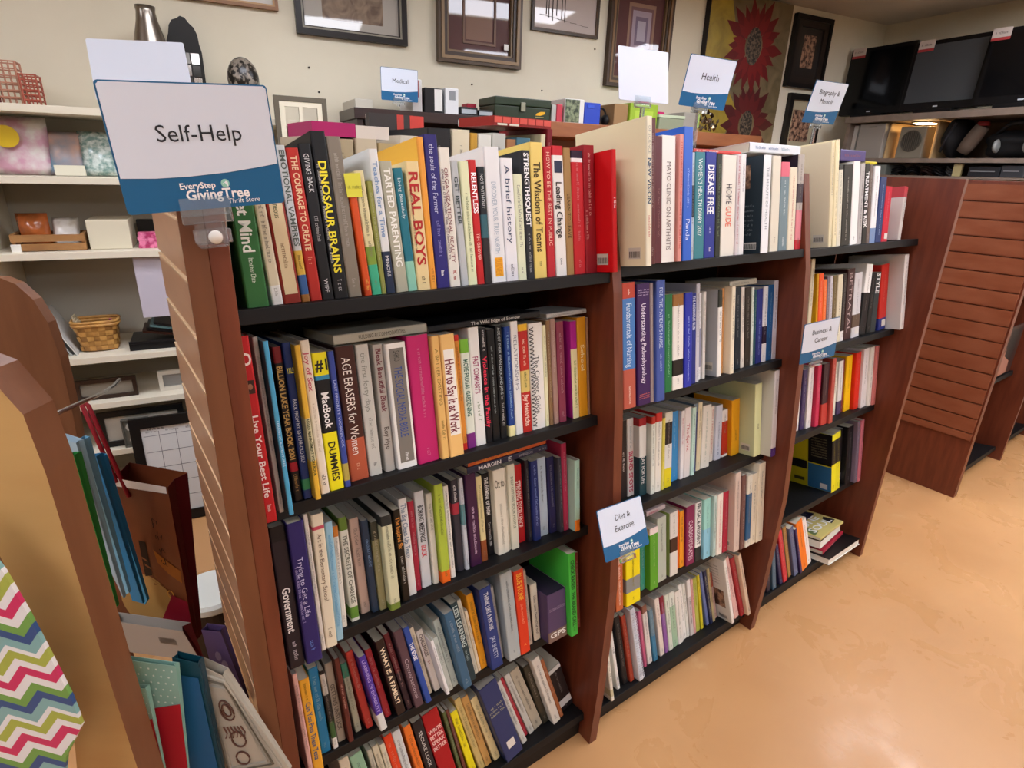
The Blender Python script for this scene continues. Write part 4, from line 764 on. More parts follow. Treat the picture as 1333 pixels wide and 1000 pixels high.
(2, 5, 1.0992, 0.0106, 0.126, 0.1753, 0.0246, -0.189, '', 'c4b488', '', 'beige book standing on the bottom shelf of the middle bay'),
(2, 5, 1.1106, 0.0138, 0.115, 0.1529, 0.03, -0.189, '', 'd0b0a8,0-.3#a85038', '', 'pink and rust book standing on the bottom shelf of the middle bay'),
(2, 5, 1.131, 0.0113, 0.152, 0.2111, -0.0126, -0.225, '', 'eae6e0,F#e2ded8', 'cookface', 'white cookbook book standing on the bottom shelf of the middle bay'),
(2, 5, 1.1545, 0.0192, 0.151, 0.2096, -0.0049, -0.276, '', 'e0b4ac', '', 'pale pink book just right of white cookbook book, bottom shelf, middle bay'),
(2, 5, 1.1774, 0.0158, 0.148, 0.2052, -0.0097, -0.287, '', 'a02830', '', 'dark red book standing on the bottom shelf of the middle bay'),
(2, 5, 1.1945, 0.0136, 0.153, 0.2122, -0.0194, -0.276, '', 'dcc4a8', '', 'cream book just right of dark red book, bottom shelf, middle bay'),
(3, 1, 1.3331, 0.0144, 0.17, 0.236, 0.008, -0.064, '', 'e2d6b0,F#ded2b4', 'barcodeface', 'large cream book standing on the top shelf of the right bay'),
(3, 1, 1.3529, 0.0172, 0.173, 0.2416, 0.008, -0.064, '~#a89a78 .3 .9 .4', 'eadfb8', '', 'tall cream book standing on the top shelf of the right bay'),
(3, 1, 1.3707, 0.0204, 0.135, 0.1875, 0.008, -0.06, '~#8a8a78 .1 .9 .4', 'dcd8c4,0-.06#3a3a34', '', 'cream with black top book standing on the top shelf of the right bay'),
(3, 1, 1.3918, 0.0448, 0.135, 0.1881, 0.008, -0.05, '~#b8b8b0 .15 .95 .3', '24221e', '', 'black book just right of cream with black top book, top shelf, right bay'),
(3, 1, 1.4391, 0.0343, 0.142, 0.1972, 0.008, -0.06, '~#333333 .9 .94 .6', 'eeeeec', '', 'white book second right of cream with black top book, top shelf, right bay'),
(3, 1, 1.4753, 0.0217, 0.139, 0.193, 0.008, -0.052, '~#1c1c1c .1 .95 .7', 'b4b0ae', '', 'grey book just left of black with white lettering book, top shelf, right bay'),
(3, 1, 1.4992, 0.0232, 0.139, 0.1936, 0.008, -0.061, 'TREATMENT & RISK#f0f0f0 .1 .8 .8', '1c1a1a', '', 'black with white lettering book standing on the top shelf of the right bay'),
(3, 1, 1.5231, 0.017, 0.138, 0.1916, 0.008, -0.052, '', '6a5a54', '', 'grey brown book standing on the top shelf of the right bay'),
(3, 1, 1.5407, 0.0297, 0.136, 0.1894, 0.008, -0.004, '', 'ebebed,.8-1#7890b8', '', 'white book just right of grey brown book, top shelf, right bay'),
(3, 1, 1.571, 0.0352, 0.117, 0.1626, 0.008, 0.029, '~#a8bce0 .1 .9 .4', '1e3468', '', 'navy blue book standing on the top shelf of the right bay'),
(3, 1, 1.6068, 0.035, 0.115, 0.1404, 0.008, 0.034, '', 'c41a34', 'sticker', 'red book standing on the top shelf of the right bay'),
(3, 1, 1.7058, 0.019, 0.115, 0.1411, 0.008, 0.132, '', 'c4bfb8,.0-.2#b03a40', '', 'grey white book standing on the top shelf of the right bay'),
(3, 2, 1.346, 0.0176, 0.166, 0.2309, 0.016, 0.022, '', 'cfc4a4', '', 'tall cream book standing on the second shelf of the right bay'),
(3, 2, 1.3914, 0.0094, 0.139, 0.1928, 0.016, -0.051, '', 'd8a012,F#c89a14', '', 'yellow book just right of tall cream book, second shelf, right bay'),
(3, 2, 1.4014, 0.0221, 0.138, 0.192, 0.016, -0.051, '', 'e8541e', '', 'orange red book standing on the second shelf of the right bay'),
(3, 2, 1.4241, 0.0179, 0.126, 0.175, 0.016, -0.051, '', 'e8702c,.6-1#f0b828', '', 'orange and yellow book standing on the second shelf of the right bay'),
(3, 2, 1.4436, 0.0145, 0.131, 0.1817, 0.016, -0.056, '', '7a6c78', '', 'grey purple book standing on the second shelf of the right bay'),
(3, 2, 1.4594, 0.0152, 0.131, 0.1819, 0.016, -0.06, '', 'c8c4cc', '', 'grey white book standing on the second shelf of the right bay'),
(3, 2, 1.4752, 0.0192, 0.131, 0.1818, 0.016, -0.056, '', '6c5a34', '', 'olive brown book standing on the second shelf of the right bay'),
(3, 2, 1.495, 0.0272, 0.131, 0.1815, 0.016, -0.029, '~#5a4a3a .3 .9 .5', 'd8cfb4', '', 'cream book just right of olive brown book, second shelf, right bay'),
(3, 2, 1.5227, 0.0188, 0.132, 0.1833, 0.016, -0.029, '', '221a1c,.85-1#e0dcd8', '', 'black with white foot book standing on the second shelf of the right bay'),
(3, 2, 1.5422, 0.0396, 0.139, 0.1932, 0.016, -0.009, 'BETRAYAL#b8a4a4 .05 .9 .5', '3c2022', '', 'dark brown book standing on the second shelf of the right bay'),
(3, 2, 1.586, 0.0436, 0.129, 0.1793, 0.016, -0.029, '', 'cdcbcd,.64-.84#5c4a3c', 'sticker', 'light grey with brown band book standing on the second shelf of the right bay'),
(3, 2, 1.6302, 0.0375, 0.143, 0.1981, 0.016, 0.083, '', '1c1a1c,0-.4#eeeeea', '', 'black with white top book standing on the second shelf of the right bay'),
(3, 2, 1.6736, 0.0237, 0.125, 0.1739, 0.016, 0.054, '', '1a1c1c', '', 'black book just right of black with white top book, second shelf, right bay'),
(3, 2, 1.6979, 0.0318, 0.124, 0.172, 0.016, 0.054, 'STYLE#f4f4f0 .02 .35 .8', '343a3a', '', 'charcoal book standing on the second shelf of the right bay'),
(3, 2, 1.749, 0.0464, 0.138, 0.1912, 0.016, -0.054, '', 'c8281e,.82-1#26307a', 'sticker', 'red with blue foot book standing on the second shelf of the right bay'),
(3, 2, 1.796, 0.0234, 0.156, 0.2164, -0.0242, -0.054, '', 'ece8e4,F#c8c6c2', '', 'large tall white book standing on the second shelf of the right bay'),
(3, 3, 1.4074, 0.0172, 0.126, 0.1752, 0.028, 0.022, '', 'e4e2e0', '', 'white book just left of dark violet book, third shelf, right bay'),
(3, 3, 1.4252, 0.0213, 0.124, 0.1719, 0.024, 0.022, '', '3a2c58', '', 'dark violet book standing on the third shelf of the right bay'),
(3, 3, 1.4501, 0.0276, 0.127, 0.1761, 0.0208, 0.005, '', 'e2dcda', '', 'white book just right of dark violet book, third shelf, right bay'),
(3, 3, 1.4797, 0.0208, 0.13, 0.181, 0.0113, -0.003, '', 'c42c50', '', 'raspberry pink book standing on the third shelf of the right bay'),
(3, 3, 1.5022, 0.0328, 0.129, 0.1793, 0.0059, -0.009, '', '3a1c24,.65-1#b83830', '', 'dark brown with red foot book standing on the third shelf of the right bay'),
(3, 3, 1.5356, 0.0199, 0.137, 0.1904, -0.0007, -0.003, '', 'b0463c', '', 'brick red book standing on the third shelf of the right bay'),
(3, 3, 1.5561, 0.0266, 0.119, 0.166, 0.0291, 0.007, '', 'dcdad0', '', 'off white book standing on the third shelf of the right bay'),
(3, 3, 1.5832, 0.0247, 0.121, 0.168, 0.0243, 0.007, '', '1f6238', '', 'forest green book standing on the third shelf of the right bay'),
(3, 3, 1.6135, 0.0174, 0.117, 0.1624, 0.029, -0.024, '', 'd8d6c4', '', 'ivory book standing on the third shelf of the right bay'),
(3, 3, 1.6322, 0.0256, 0.118, 0.1638, 0.0251, -0.028, '', 'dad8d4,.75-1#4a3a5c', '', 'white with violet foot book standing on the third shelf of the right bay'),
(3, 3, 1.6597, 0.0163, 0.119, 0.1653, 0.0291, -0.036, '', '7a2420', '', 'dark red book just right of white with violet foot book, third shelf, right bay'),
(3, 3, 1.6766, 0.0355, 0.124, 0.172, 0.0254, -0.028, '', 'f0bc10', '', 'golden yellow book standing on the third shelf of the right bay'),
(3, 3, 1.714, 0.0317, 0.128, 0.178, 0.0155, -0.036, '', 'd42a16', '', 'bright red book standing on the third shelf of the right bay'),
(3, 3, 1.7464, 0.0328, 0.133, 0.1851, 0.009, -0.028, '', 'e2dcda', '', 'white book just right of bright red book, third shelf, right bay'),
(3, 3, 1.7797, 0.0215, 0.135, 0.187, 0.0034, -0.026, '', 'e6e2d8', '', 'plain white book standing on the third shelf of the right bay'),
(3, 3, 1.8018, 0.0173, 0.135, 0.1871, -0.0014, -0.022, '', 'd07c78', '', 'pink book just right of plain white book, third shelf, right bay'),
(3, 4, 1.656, 0.0253, 0.14, 0.1947, -0.0052, -0.095, '', 'e0d81c,.1-.52#16161a,F#b8b41a', 'dummyface', 'yellow and black book second left of black with white square book, fourth shelf, right bay'),
(3, 4, 1.682, 0.0272, 0.142, 0.1968, -0.0042, -0.095, '', 'd8cf20,.1-.52#1c1c1e', '', 'black and yellow book just left of black with white square book, fourth shelf, right bay'),
(3, 4, 1.7099, 0.0368, 0.136, 0.189, 0.012, -0.038, '', '1c191c,.8-.93#d0d0d0', '', 'black with white square book standing on the fourth shelf of the right bay'),
(3, 4, 1.7473, 0.0354, 0.141, 0.1958, -0.0035, -0.038, '', '17161a', '', 'black book just right of black with white square book, fourth shelf, right bay'),
(3, 4, 1.7833, 0.0158, 0.15, 0.2081, -0.0158, -0.038, '', '76687a', '', 'mauve grey book standing on the fourth shelf of the right bay'),
(3, 4, 1.7998, 0.0182, 0.151, 0.2098, -0.0183, -0.032, '', 'd07888', '', 'pink book standing on the fourth shelf of the right bay'),
(3, 5, 1.3296, 0.0194, 0.115, 0.0826, 0.0085, -0.047, '', '2c2434', '', 'black violet book standing on the bottom shelf of the right bay'),
(3, 5, 1.3563, 0.0188, 0.115, 0.1355, 0.0051, -0.128, '', '4a6478', '', 'slate blue book standing on the bottom shelf of the right bay'),
(3, 5, 1.3944, 0.015, 0.115, 0.1444, 0.005, -0.26, '', '2a2a54', '', 'navy book standing on the bottom shelf of the right bay'),
(3, 5, 1.4137, 0.0203, 0.136, 0.1883, 0.0038, -0.26, '', 'c8303c', '', 'red book standing on the bottom shelf of the right bay'),
(3, 5, 1.4354, 0.0127, 0.138, 0.1913, 0.0107, -0.255, '', '3a2a28', '', 'dark brown book standing on the bottom shelf of the right bay'),
(3, 5, 1.4491, 0.0162, 0.134, 0.1858, 0.01, -0.255, '', 'b08448', '', 'tan book standing on the bottom shelf of the right bay'),
(3, 5, 1.4681, 0.0217, 0.129, 0.1796, 0.0017, -0.264, '', '5a6484', '', 'blue grey book standing on the bottom shelf of the right bay'),
(3, 5, 1.4965, 0.011, 0.123, 0.1712, -0.002, -0.293, '', '3a2c5c', '', 'deep violet book standing on the bottom shelf of the right bay'),
(3, 5, 1.5087, 0.0354, 0.134, 0.1863, 0.0006, -0.293, '', 'f07c1e', '', 'orange book standing on the bottom shelf of the right bay'),
(3, 5, 1.5509, 0.0259, 0.126, 0.1753, 0.0077, -0.293, '', 'ece4dc', '', 'white book standing on the bottom shelf of the right bay'),
]
LYING = [
(1, 2, 0.1384, 0.1957, 0.1402, 0.0135, 0.14, 0.02, 0, 'b8b4a4', '', 'BUILDING ACCOMMODATIONS#4a4a40 .25 .75 .5', 'pale grey paperback lying on the books of the second shelf, left bay'),
(1, 2, 0.2812, 0.1936, 0.2106, 0.0103, 0.12, 0.02, 0, '16161a', '', 'The Wild Edge of Sorrow#c8c8c4 .35 .8 .6', 'black book The Wild Edge of Sorrow lying on the second shelf, left bay'),
(1, 2, 0.5064, 0.188, 0.0906, 0.0082, 0.1, 0.02, 0, 'c8c8c4', '', '', 'thin white booklet lying at the right end of the second shelf, left bay'),
(1, 3, 0.3472, 0.1733, 0.1745, 0.0118, 0.16, 0.02, 0, '23233e', '', 'MARGIN#d8d8dc .13 .4 .7 / E#c8c8cc .48 .54 .8 / SWENSON#b0b0b8 .62 .8 .45 / ~#b0b0b8 .88 .98 .35', 'navy book titled MARGIN lying on the third shelf, left bay'),
(1, 3, 0.35, 0.1859, 0.1693, 0.0082, 0.15, 0.02, 0, 'b8501e', '', '~#e0a040 .1 .6 .5', 'orange and red paperback lying on top of MARGIN'),
(2, 1, 0.8392, 0.1949, 0.1486, 0.006, 0.12, 0.02, 0, 'c8403a', '', '~#f0e0d8 .05 .5 .5', 'thin red booklet lying on the top shelf of the middle bay'),
(2, 1, 1.0164, 0.2016, 0.1906, 0.0191, 0.15, 0.02, 0, 'dfe3e8', '', '~#4a6aa0 .1 .3 .5 / ~#4a6aa0 .35 .55 .5 / ~#5a8aa0 .6 .8 .5', 'thick white and blue paperback lying on the top shelf of the middle bay'),
(2, 2, 1.0191, 0.1878, 0.1015, 0.0129, 0.12, 0.02, 0, 'b8b4a4', '', '', 'curled grey paperback lying on the second shelf of the middle bay'),
(2, 4, 0.8999, 0.2156, 0.2061, 0.004, 0.15, 0.02, 0, '8a5030', '', '', 'tan brown book lying across the fourth shelf of the middle bay'),
(2, 4, 0.8329, 0.1656, 0.0642, 0.0117, 0.13, 0.02, 0, 'd8c4c4', '', '~#c03058 .1 .6 .5', 'white and pink book lying on the fourth shelf, middle bay'),
(3, 1, 1.386, 0.1997, 0.123, 0.0256, 0.13, 0.02, 0, '4a3a78', '', '~#a05060 .15 .8 .4', 'purple book lying behind the tall cream book, top shelf of the right bay'),
(3, 1, 1.5139, 0.1955, 0.058, 0.0063, 0.1, 0.02, 0, 'd8c820', '', '', 'thin yellow booklet lying on the top shelf of the right bay'),
(3, 5, 1.6, 0.001, 0.2, 0.022, 0.2, -0.035, 0, '161414', 'rev', '', 'large black hardback at the bottom of the stack, right bay floor shelf'),
(3, 5, 1.61, 0.024, 0.17, 0.012, 0.17, -0.01, 0.12, 'a8283a', '', '', 'red and black book second from the bottom of the stack'),
(3, 5, 1.6, 0.046, 0.16, 0.025, 0.17, -0.005, 0.1, '3a2a24', 'rev', '', 'thick dark book in the middle of the stack of the right bay'),
(3, 5, 1.6, 0.075, 0.16, 0.008, 0.18, -0.005, 0.05, 'c8b870', 'soulface', '', 'magazine with a white lettered cover on top of the stack'),
]
STRINGS = [(s, f) for s in SIGNWORDS for f in (False, True)]
for row in BOOKS:
    for part in (row[8].split(' / ') if row[8] else []):
        s = part.rsplit('#', 1)[0]
        if s != '~': STRINGS += [(s, True), (s, False)]
for row in LYING:
    for part in (row[11].split(' / ') if row[11] else []):
        s = part.rsplit('#', 1)[0]
        if s != '~': STRINGS += [(s, True), (s, False)]
prepare(STRINGS)
SHN = ['top shelf', 'second shelf', 'third shelf', 'fourth shelf', 'bottom shelf']
BYN = ['left bay', 'middle bay', 'right bay']
rnd = random.Random(3)
for (bay, sh, p, w, d, h, a, phi, txt, spec, ex, label) in BOOKS:
    o = SHP(bay, sh, p, a, .0004)
    ca, sa = math.cos(phi), math.sin(phi)
    X = Vector((1, 0, 0)); X2 = X*ca - NB*sa; Z2 = X*sa + NB*ca
    if phi > 0: o = o + NB*(w*sa)
    M = Matrix(((X2.x, NA.x, Z2.x, o.x), (X2.y, NA.y, Z2.y, o.y), (X2.z, NA.z, Z2.z, o.z), (0, 0, 0, 1)))
    book(M, w, d, h, spec, txt, ex, label, 'books on the %s of the %s' % (SHN[sh-1], BYN[bay-1]), rnd)
# books lying flat, spine to the front
for (bay, sh, u0, b0, length, thick, d, a, rz, spec, ex, txt, label) in LYING:
    # local x = thickness (up), y = depth, z = along the spine
    o = SHP(bay, sh, u0+length, a, b0) if sh else Vector((u0+length, a, b0))
    na, nb = (NA, NB) if sh else (Vector((0, 1, 0)), Vector((0, 0, 1)))
    X2 = nb; Z2 = Vector((-1, 0, 0)); Y2 = na
    if ex == 'rev': o = SHP(bay, sh, u0, a, b0) + NA*d; Y2 = -na; Z2 = Vector((1, 0, 0))   # page edges to the front
    M = Matrix(((X2.x, Y2.x, Z2.x, o.x), (X2.y, Y2.y, Z2.y, o.y), (X2.z, Y2.z, Z2.z, o.z), (0, 0, 0, 1)))
    if rz: 
        c = SHP(bay, sh, u0, a, b0)
        M = Matrix.Translation(c) @ Matrix.Rotation(rz, 4, 'Z') @ Matrix.Translation(-c) @ M
    book(M, thick, d, length, spec, txt, ex, label, 'books lying flat on the bookcase', rnd)
def V3(p): return Vector(p)
# ------------------------------------------------------------------ category signs
BLUE = mat('1c5f8c', .35); SWHITE = mat('d3dae6', .4); INK = mat('23252b', .5); SIGNW = mat('f0f0f0', .4); GREENM = mat('8fc9b8', .4)
def sign(o, ex, ey, lines, label, w=.131, h=.101, blank=False, post=None, clip=True, arm=None):
    t = thing('category_sign', label, 'sign', o)
    M = frame_from(o, ex, ey)
    P = lambda x, y, z=0.0: M @ Vector((x, y, z))
    mb = MB(); r = .0032
    out = []
    for cx, cy, a0 in ((w-r, h-r, 0), (r, h-r, 90), (r, r, 180), (w-r, r, 270)):
        for k in range(5):
            a = math.radians(a0+k*22.5); out.append((cx+r*math.cos(a), cy+r*math.sin(a)))
    n = len(out)
    mb.prism([P(x, y, -.0012) for x, y in out], P(0, 0, .0012)-P(0, 0, 0), SWHITE if blank else BLUE)
    if not blank:
        b = .0012
        top = [(b, h*.285), (w*.2, h*.272), (w*.4, h*.275), (w*.65, h*.295), (w*.85, h*.325), (w-b, h*.35)]
        poly = top + [(w-b, h-r), (w-r*.7, h-b*2), (w-r, h-b), (r, h-b), (r*.7, h-b*2), (b, h-r)]
        mb.raw([P(x, y, .0004) for x, y in poly], [tuple(range(len(poly)))], SWHITE)
        nl = len(lines)
        for i, s in enumerate(lines):
            cy = h*(.62 if nl == 1 else (.75 - .21*i)); cx = w*.52
            put_text(mb, s, INK, (lambda x, y, cx=cx, cy=cy: P(cx+x, cy+y, .0008)), None, h*(.135 if nl == 1 else .12))
        put_text(mb, 'EveryStep', SIGNW, lambda x, y: P(w*.44+x, h*.2+y, .0004), None, h*.052, True)
        put_text(mb, 'GivingTree', SIGNW, lambda x, y: P(w*.56+x, h*.125+y, .0004), None, h*.085, True)
        put_text(mb, 'Thrift Store', SIGNW, lambda x, y: P(w*.72+x, h*.055+y, .0004), None, h*.042)
        cx, cy, rr = w*.615, h*.205, h*.036
        mb.raw([P(cx+rr*math.cos(2*PI*k/20), cy+rr*math.sin(2*PI*k/20), .0004) for k in range(20)], [tuple(range(20))], GREENM)
        mb.raw([P(cx-rr*.6+rr*1.2*k/6, cy+rr*(-.3+.5*math.sin(k*.8)), .0006) for k in range(7)] + [P(cx+rr*.6-rr*1.2*k/6, cy+rr*(.25+.3*math.sin(k*.9)), .0006) for k in range(7)], [tuple(range(14))], SIGNW)
    mb.build('card', t)
    if clip:
        c = MB()
        c.box(w*.3, w*.62, -.004, h*.1, .0016, .003, CLEAR, M); c.box(w*.3, w*.62, -.006, h*.1, -.003, -.0016, CLEAR, M)
        c.box(w*.3, w*.62, -.012, -.004, -.003, .004, CLEAR, M)
        if post == 'upright':
            c.box(w*.38, w*.56, -.034, -.012, -.012, .003, CLEAR, M); c.box(w*.36, w*.58, -.03, -.018, -.009, .007, CLEAR, M)
        hold = tag(c.build('holder', t, bevel=.0006), 'clear plastic clip')
        if post == 'upright':
            k = MB(); k.lathe([(.0055, 0), (.0062, .002), (.005, .004)], (0, 0, 0), mat('d8d4cc', .25), 16, M=Matrix.Identity(4))
            k.bm.transform(M @ Matrix.Translation((w*.47, -.024, .006)))
            tag(k.build('screw_knob', hold, smooth=True), 'white screw knob')
        elif post:
            d = P(w*.46, -.012)
            c = MB(); c.box(d.x-.004, d.x+.004, d.y-.003, d.y+.003, post, d.z, CLEAR); tag(c.build('post', hold), 'clear plastic post')
    if arm:
        q = M.inverted() @ Vector(arm)
        c = MB(); c.tube([P(q.x, max(.0, q.y), -.002), P(q.x, max(.0, q.y), -.006), Vector(arm)], .0028, CLEAR, 8); tag(c.build('clip_arm', t), 'clear clip arm')
    return t
sign((-0.0771, -0.0417, 1.1467), (0.9954, 0.0684, 0.0668), (-0.0655, -0.022, 0.9976), ['Self-Help'], 'large sign reading Self-Help clipped to the left end of the long bookcase', post='upright')
sign((1.0206, 0.3109, 1.335), (0.9789, -0.2025, -0.0281), (-0.0117, -0.1925, 0.9812), ['Health'], 'tilted sign reading Health standing above the middle bay', post=1.165)
sign((0.8311, 0.3067, 1.3307), (0.9903, -0.1389, 0.0014), (0.0228, 0.1721, 0.9848), [], 'blank white back of a sign between the toolbox and the Health sign', blank=True, post=1.165)
sign((1.497, 0.2898, 1.3293), (0.9901, -0.1402, 0.0044), (-0.0358, -0.2221, 0.9744), ['Biography &', 'Memoir'], 'tilted sign reading Biography & Memoir above the right bay', post=1.165)
sign((0.533, -0.0543, 0.5472), (0.9965, 0.0342, -0.076), (0.0543, 0.426, 0.9031), ['Diet &', 'Exercise'], 'sign reading Diet & Exercise clipped to the first divider', w=.119, h=.092, arm=(.61, -.0065, .54))
sign((1.1019, -0.0346, 0.8106), (0.9887, -0.1368, 0.0619), (-0.0564, 0.0431, 0.9975), ['Business &', 'Career'], 'sign reading Business & Career clipped to the second divider', w=.117, h=.09, arm=(1.22, .0195, .81))
sign((0.81, 1.4206, 1.3991), (0.9903, -0.1391, -0.0067), (0.0042, -0.0182, 0.9998), ['Medical'], 'small distant sign reading Medical on the dark cabinet top', post=1.3818)
sign((-0.0565, 0.5007, 1.2694), (0.983, -0.1741, 0.059), (0.0371, 0.5021, 0.864), [], 'blank back of a sign behind the Self-Help sign', blank=True, post=1.171)

# ------------------------------------------------------------------ pictures on the back wall
def picture(name, s0, s1, z0, z1, label, fw_, cols, mats_, art=None, cat='picture', thick=.022):
    t = thing(name, label, cat, WALLP((s0+s1)/2, .01, z0))
    f = MB()
    steps = len(cols); a = 0
    for i, (c, ww, th) in enumerate(cols):
        x0, x1, y0, y1 = s0+a, s1-a, z0+a, z1-a; b = ww
        m = mat(c, .35)
        wall_box(f, x0, x1, .001, th, y0, y0+b, m); wall_box(f, x0, x1, .001, th, y1-b, y1, m)
        wall_box(f, x0, x0+b, .001, th, y0+b, y1-b, m); wall_box(f, x1-b, x1, .001, th, y0+b, y1-b, m)
        a += ww
    f.build('frame', t)
    wall_box(MB(), s0+a, s1-a, .002, .006, z0+a, z1-a, mats_[0]).build('mat_board', t)
    if len(mats_) > 1:
        k = mats_[1]; wall_box(MB(), k[0], k[1], .006, .0068, k[2], k[3], k[4]).build('print', t)
    if art: art(t)
    return t
GL = lambda c: mat(c, .5, coat=1.0)
GROSE = noisy('sepia_rose', '8a7560', '5e4a3a', nscale=14, rough=.5, distort=2.5, coat=1.0)
picture('framed_picture', .28, .596, 1.678, 1.98, 'thin gold brown picture frame at the top left of the wall', .02, [('8a5f3a', .01, .02), ('b08a5a', .006, .016)], [GL('cfcbc4')])
picture('framed_picture', .651, 1.053, 1.617, 1.985, 'black framed sepia rose photograph with a wide pale mat', .03, [('17110e', .02, .024), ('8d8778', .006, .02), ('2a211c', .004, .016)], [GL('aaa49a'), (.745, .965, 1.675, 1.93, GROSE)])
def artC(t):
    f = MB(); 
    for (x0, x1, y0, y1) in ((1.285, 1.43, 1.655, 1.664), (1.285, 1.43, 1.90, 1.909), (1.285, 1.294, 1.664, 1.90), (1.421, 1.43, 1.664, 1.90)): wall_box(f, x0, x1, .006, .01, y0, y1, mat('6a4a36', .4))
    f.build('inner_frame', t)
    tag(wall_box(MB(), 1.462, 1.482, .0205, .0215, 1.645, 1.667, mat('e4e2dc', .5)).build('price_sticker', t), 'white price sticker')
picture('framed_picture', 1.175, 1.539, 1.58, 1.99, 'ornate bronze frame with a burgundy mat and a white price sticker', .05, [('4c3a28', .012, .03), ('8a7050', .012, .034), ('3a2a1e', .014, .026), ('7a6244', .008, .02)], [GL('4a201f'), (1.3, 1.415, 1.67, 1.895, GL('7a5a4a'))], artC)
def artD(t):
    f = MB()
    for k, s in enumerate((1.66, 1.672, 1.69, 1.71, 1.735, 1.75)):
        wall_box(f, s, s+.004, .0068, .0074, 1.80-.01*(k % 3), 1.96, mat('3a3430', .5))
    for k in range(8): wall_box(f, 1.63+k*.03, 1.662+k*.03, .0068, .0073, 1.796-k*.003, 1.798-k*.003, mat('6a625c', .5))
    f.build('bare_trees', t)
picture('framed_picture', 1.591, 1.923, 1.735, 1.985, 'thin dark frame around a pale winter scene with bare trees', .014, [('3a2a1c', .009, .016), ('57422c', .004, .014)], [GL('b9aca6')], artD)
def artE(t):
    f = MB()
    for i, (a, c) in enumerate(((0, '8a6a5a'), (.012, '6a4a4e'), (.022, '9a8a98'), (.04, '6e5f74'), (.052, 'a39aa8'))):
        wall_box(f, 2.085+a, 2.235-a, .006+i*.0003, .0066+i*.0003, 1.685+a*1.3, 1.9-a*1.3, mat(c, .5, coat=1.0))
    f.build('ornate_print', t)
picture('framed_picture', 1.975, 2.325, 1.557, 1.992, 'bronze frame with a burgundy mat and small ornate lavender print', .05, [('3f2c1c', .014, .03), ('7a5c3c', .01, .032), ('42301f', .012, .026), ('6e5438', .008, .02)], [GL('4e2326')], artE)
# sunflower canvas
t = thing('sunflower_painting', 'large painting of dark red sunflowers on a mottled yellow ground', 'painting', WALLP(2.81, .02, 1.36))
YB = noisy('mottled_yellow', 'a08a28', '857020', nscale=9, rough=.35, distort=1.5); OB = noisy('mottled_olive', '5c5034', '76664a', nscale=9, rough=.35, distort=1.5)
c = MB(); wall_box(c, 2.537, 3.09, .001, .03, 1.36, 2.01, OB); wall_box(c, 2.534, 2.539, .001, .031, 1.36, 2.01, mat('1c1412', .5)); c.build('canvas', t)
c = MB(); p = [(2.54, 1.36), (2.72, 1.36), (2.80, 1.5), (2.70, 1.62), (2.74, 1.8), (2.66, 2.008), (2.54, 2.008)]
c.prism([WALLP(s, .0302, z) for s, z in p], WN*.0004, YB); tag(c.build('painted_ground', t), 'mustard yellow painted ground')
def flower(name, cs, cz, R, cin, n, m1, m2, seed):
    rn = random.Random(seed); c = MB()
    for ring, (k0, k1, mm, off) in enumerate(((.35, 1.0, m1, .0309), (.3, .72, m2, .0313))):
        for k in range(n):
            a = 2*PI*(k+.5*ring)/n + rn.uniform(-.06, .06); da = PI/n*1.05; R1 = R*k1*rn.uniform(.85, 1.08)
            q = [(R*k0, a-da), (R1*.7, a-da*.9), (R1, a), (R1*.7, a+da*.9), (R*k0, a+da)]
            pts = [(cs+r*math.cos(b)*.86, min(max(cz+r*math.sin(b), 1.362), 2.008)) for r, b in q]
            pts = [(min(max(s, 2.541), 3.088), z) for s, z in pts]
            c.raw([WALLP(s, off+.00002*k, z) for s, z in pts], [(0, 1, 2, 3, 4)], mm)
    c.raw([WALLP(cs+cin*.6*math.cos(2*PI*k/24), .0318, min(cz+cin*math.sin(2*PI*k/24), 2.008)) for k in range(24)], [tuple(range(24))], SEEDS)
    tag(c.build('painted_flower', t), name)
SEEDS = noisy('seed_head', '1c1410', '6a5a48', nscale=90, rough=.4, lo=.45, hi=.6)
flower('red sunflower with a dark seed head', 2.85, 1.80, .235, .085, 18, mat('641216', .35), mat('75191a', .35), 1)
flower('maroon sunflower below', 2.88, 1.44, .22, .07, 16, mat('4c1618', .35), mat('5e1c1c', .35), 2)
picture('framed_picture', 3.136, 3.422, 1.645, 1.985, 'black framed small portrait print hung beside the sunflower painting', .05, [('15110f', .022, .026), ('2a211c', .03, .018)], [GL('2c2622'), (3.235, 3.33, 1.745, 1.9, PHOTO)])
picture('framed_picture', 3.19, 3.46, 1.32, 1.618, 'black framed picture low on the wall behind the biography sign', .03, [('15110f', .03, .026)], [GL('b5a98c'), (3.25, 3.40, 1.38, 1.54, PHOTO)])
for (s, z) in [(0.6843, 1.5138), (1.3276, 1.5101), (1.6584, 1.5125), (1.9191, 1.6983), (0.7129, 1.4353)]:
    k = MB(); k.lathe([(.0035, 0), (.0035, .004), (.001, .006)], (0, 0, 0), mat('3a342c', .4, .8), 10)
    k.bm.transform(Matrix.Translation(WALLP(s, .0, z)) @ Matrix.Rotation(PI/2, 4, 'X'))
    o = k.build('nail'); tag(o, 'small nail head left in the bare wall', 'nail', 'nails in the wall')

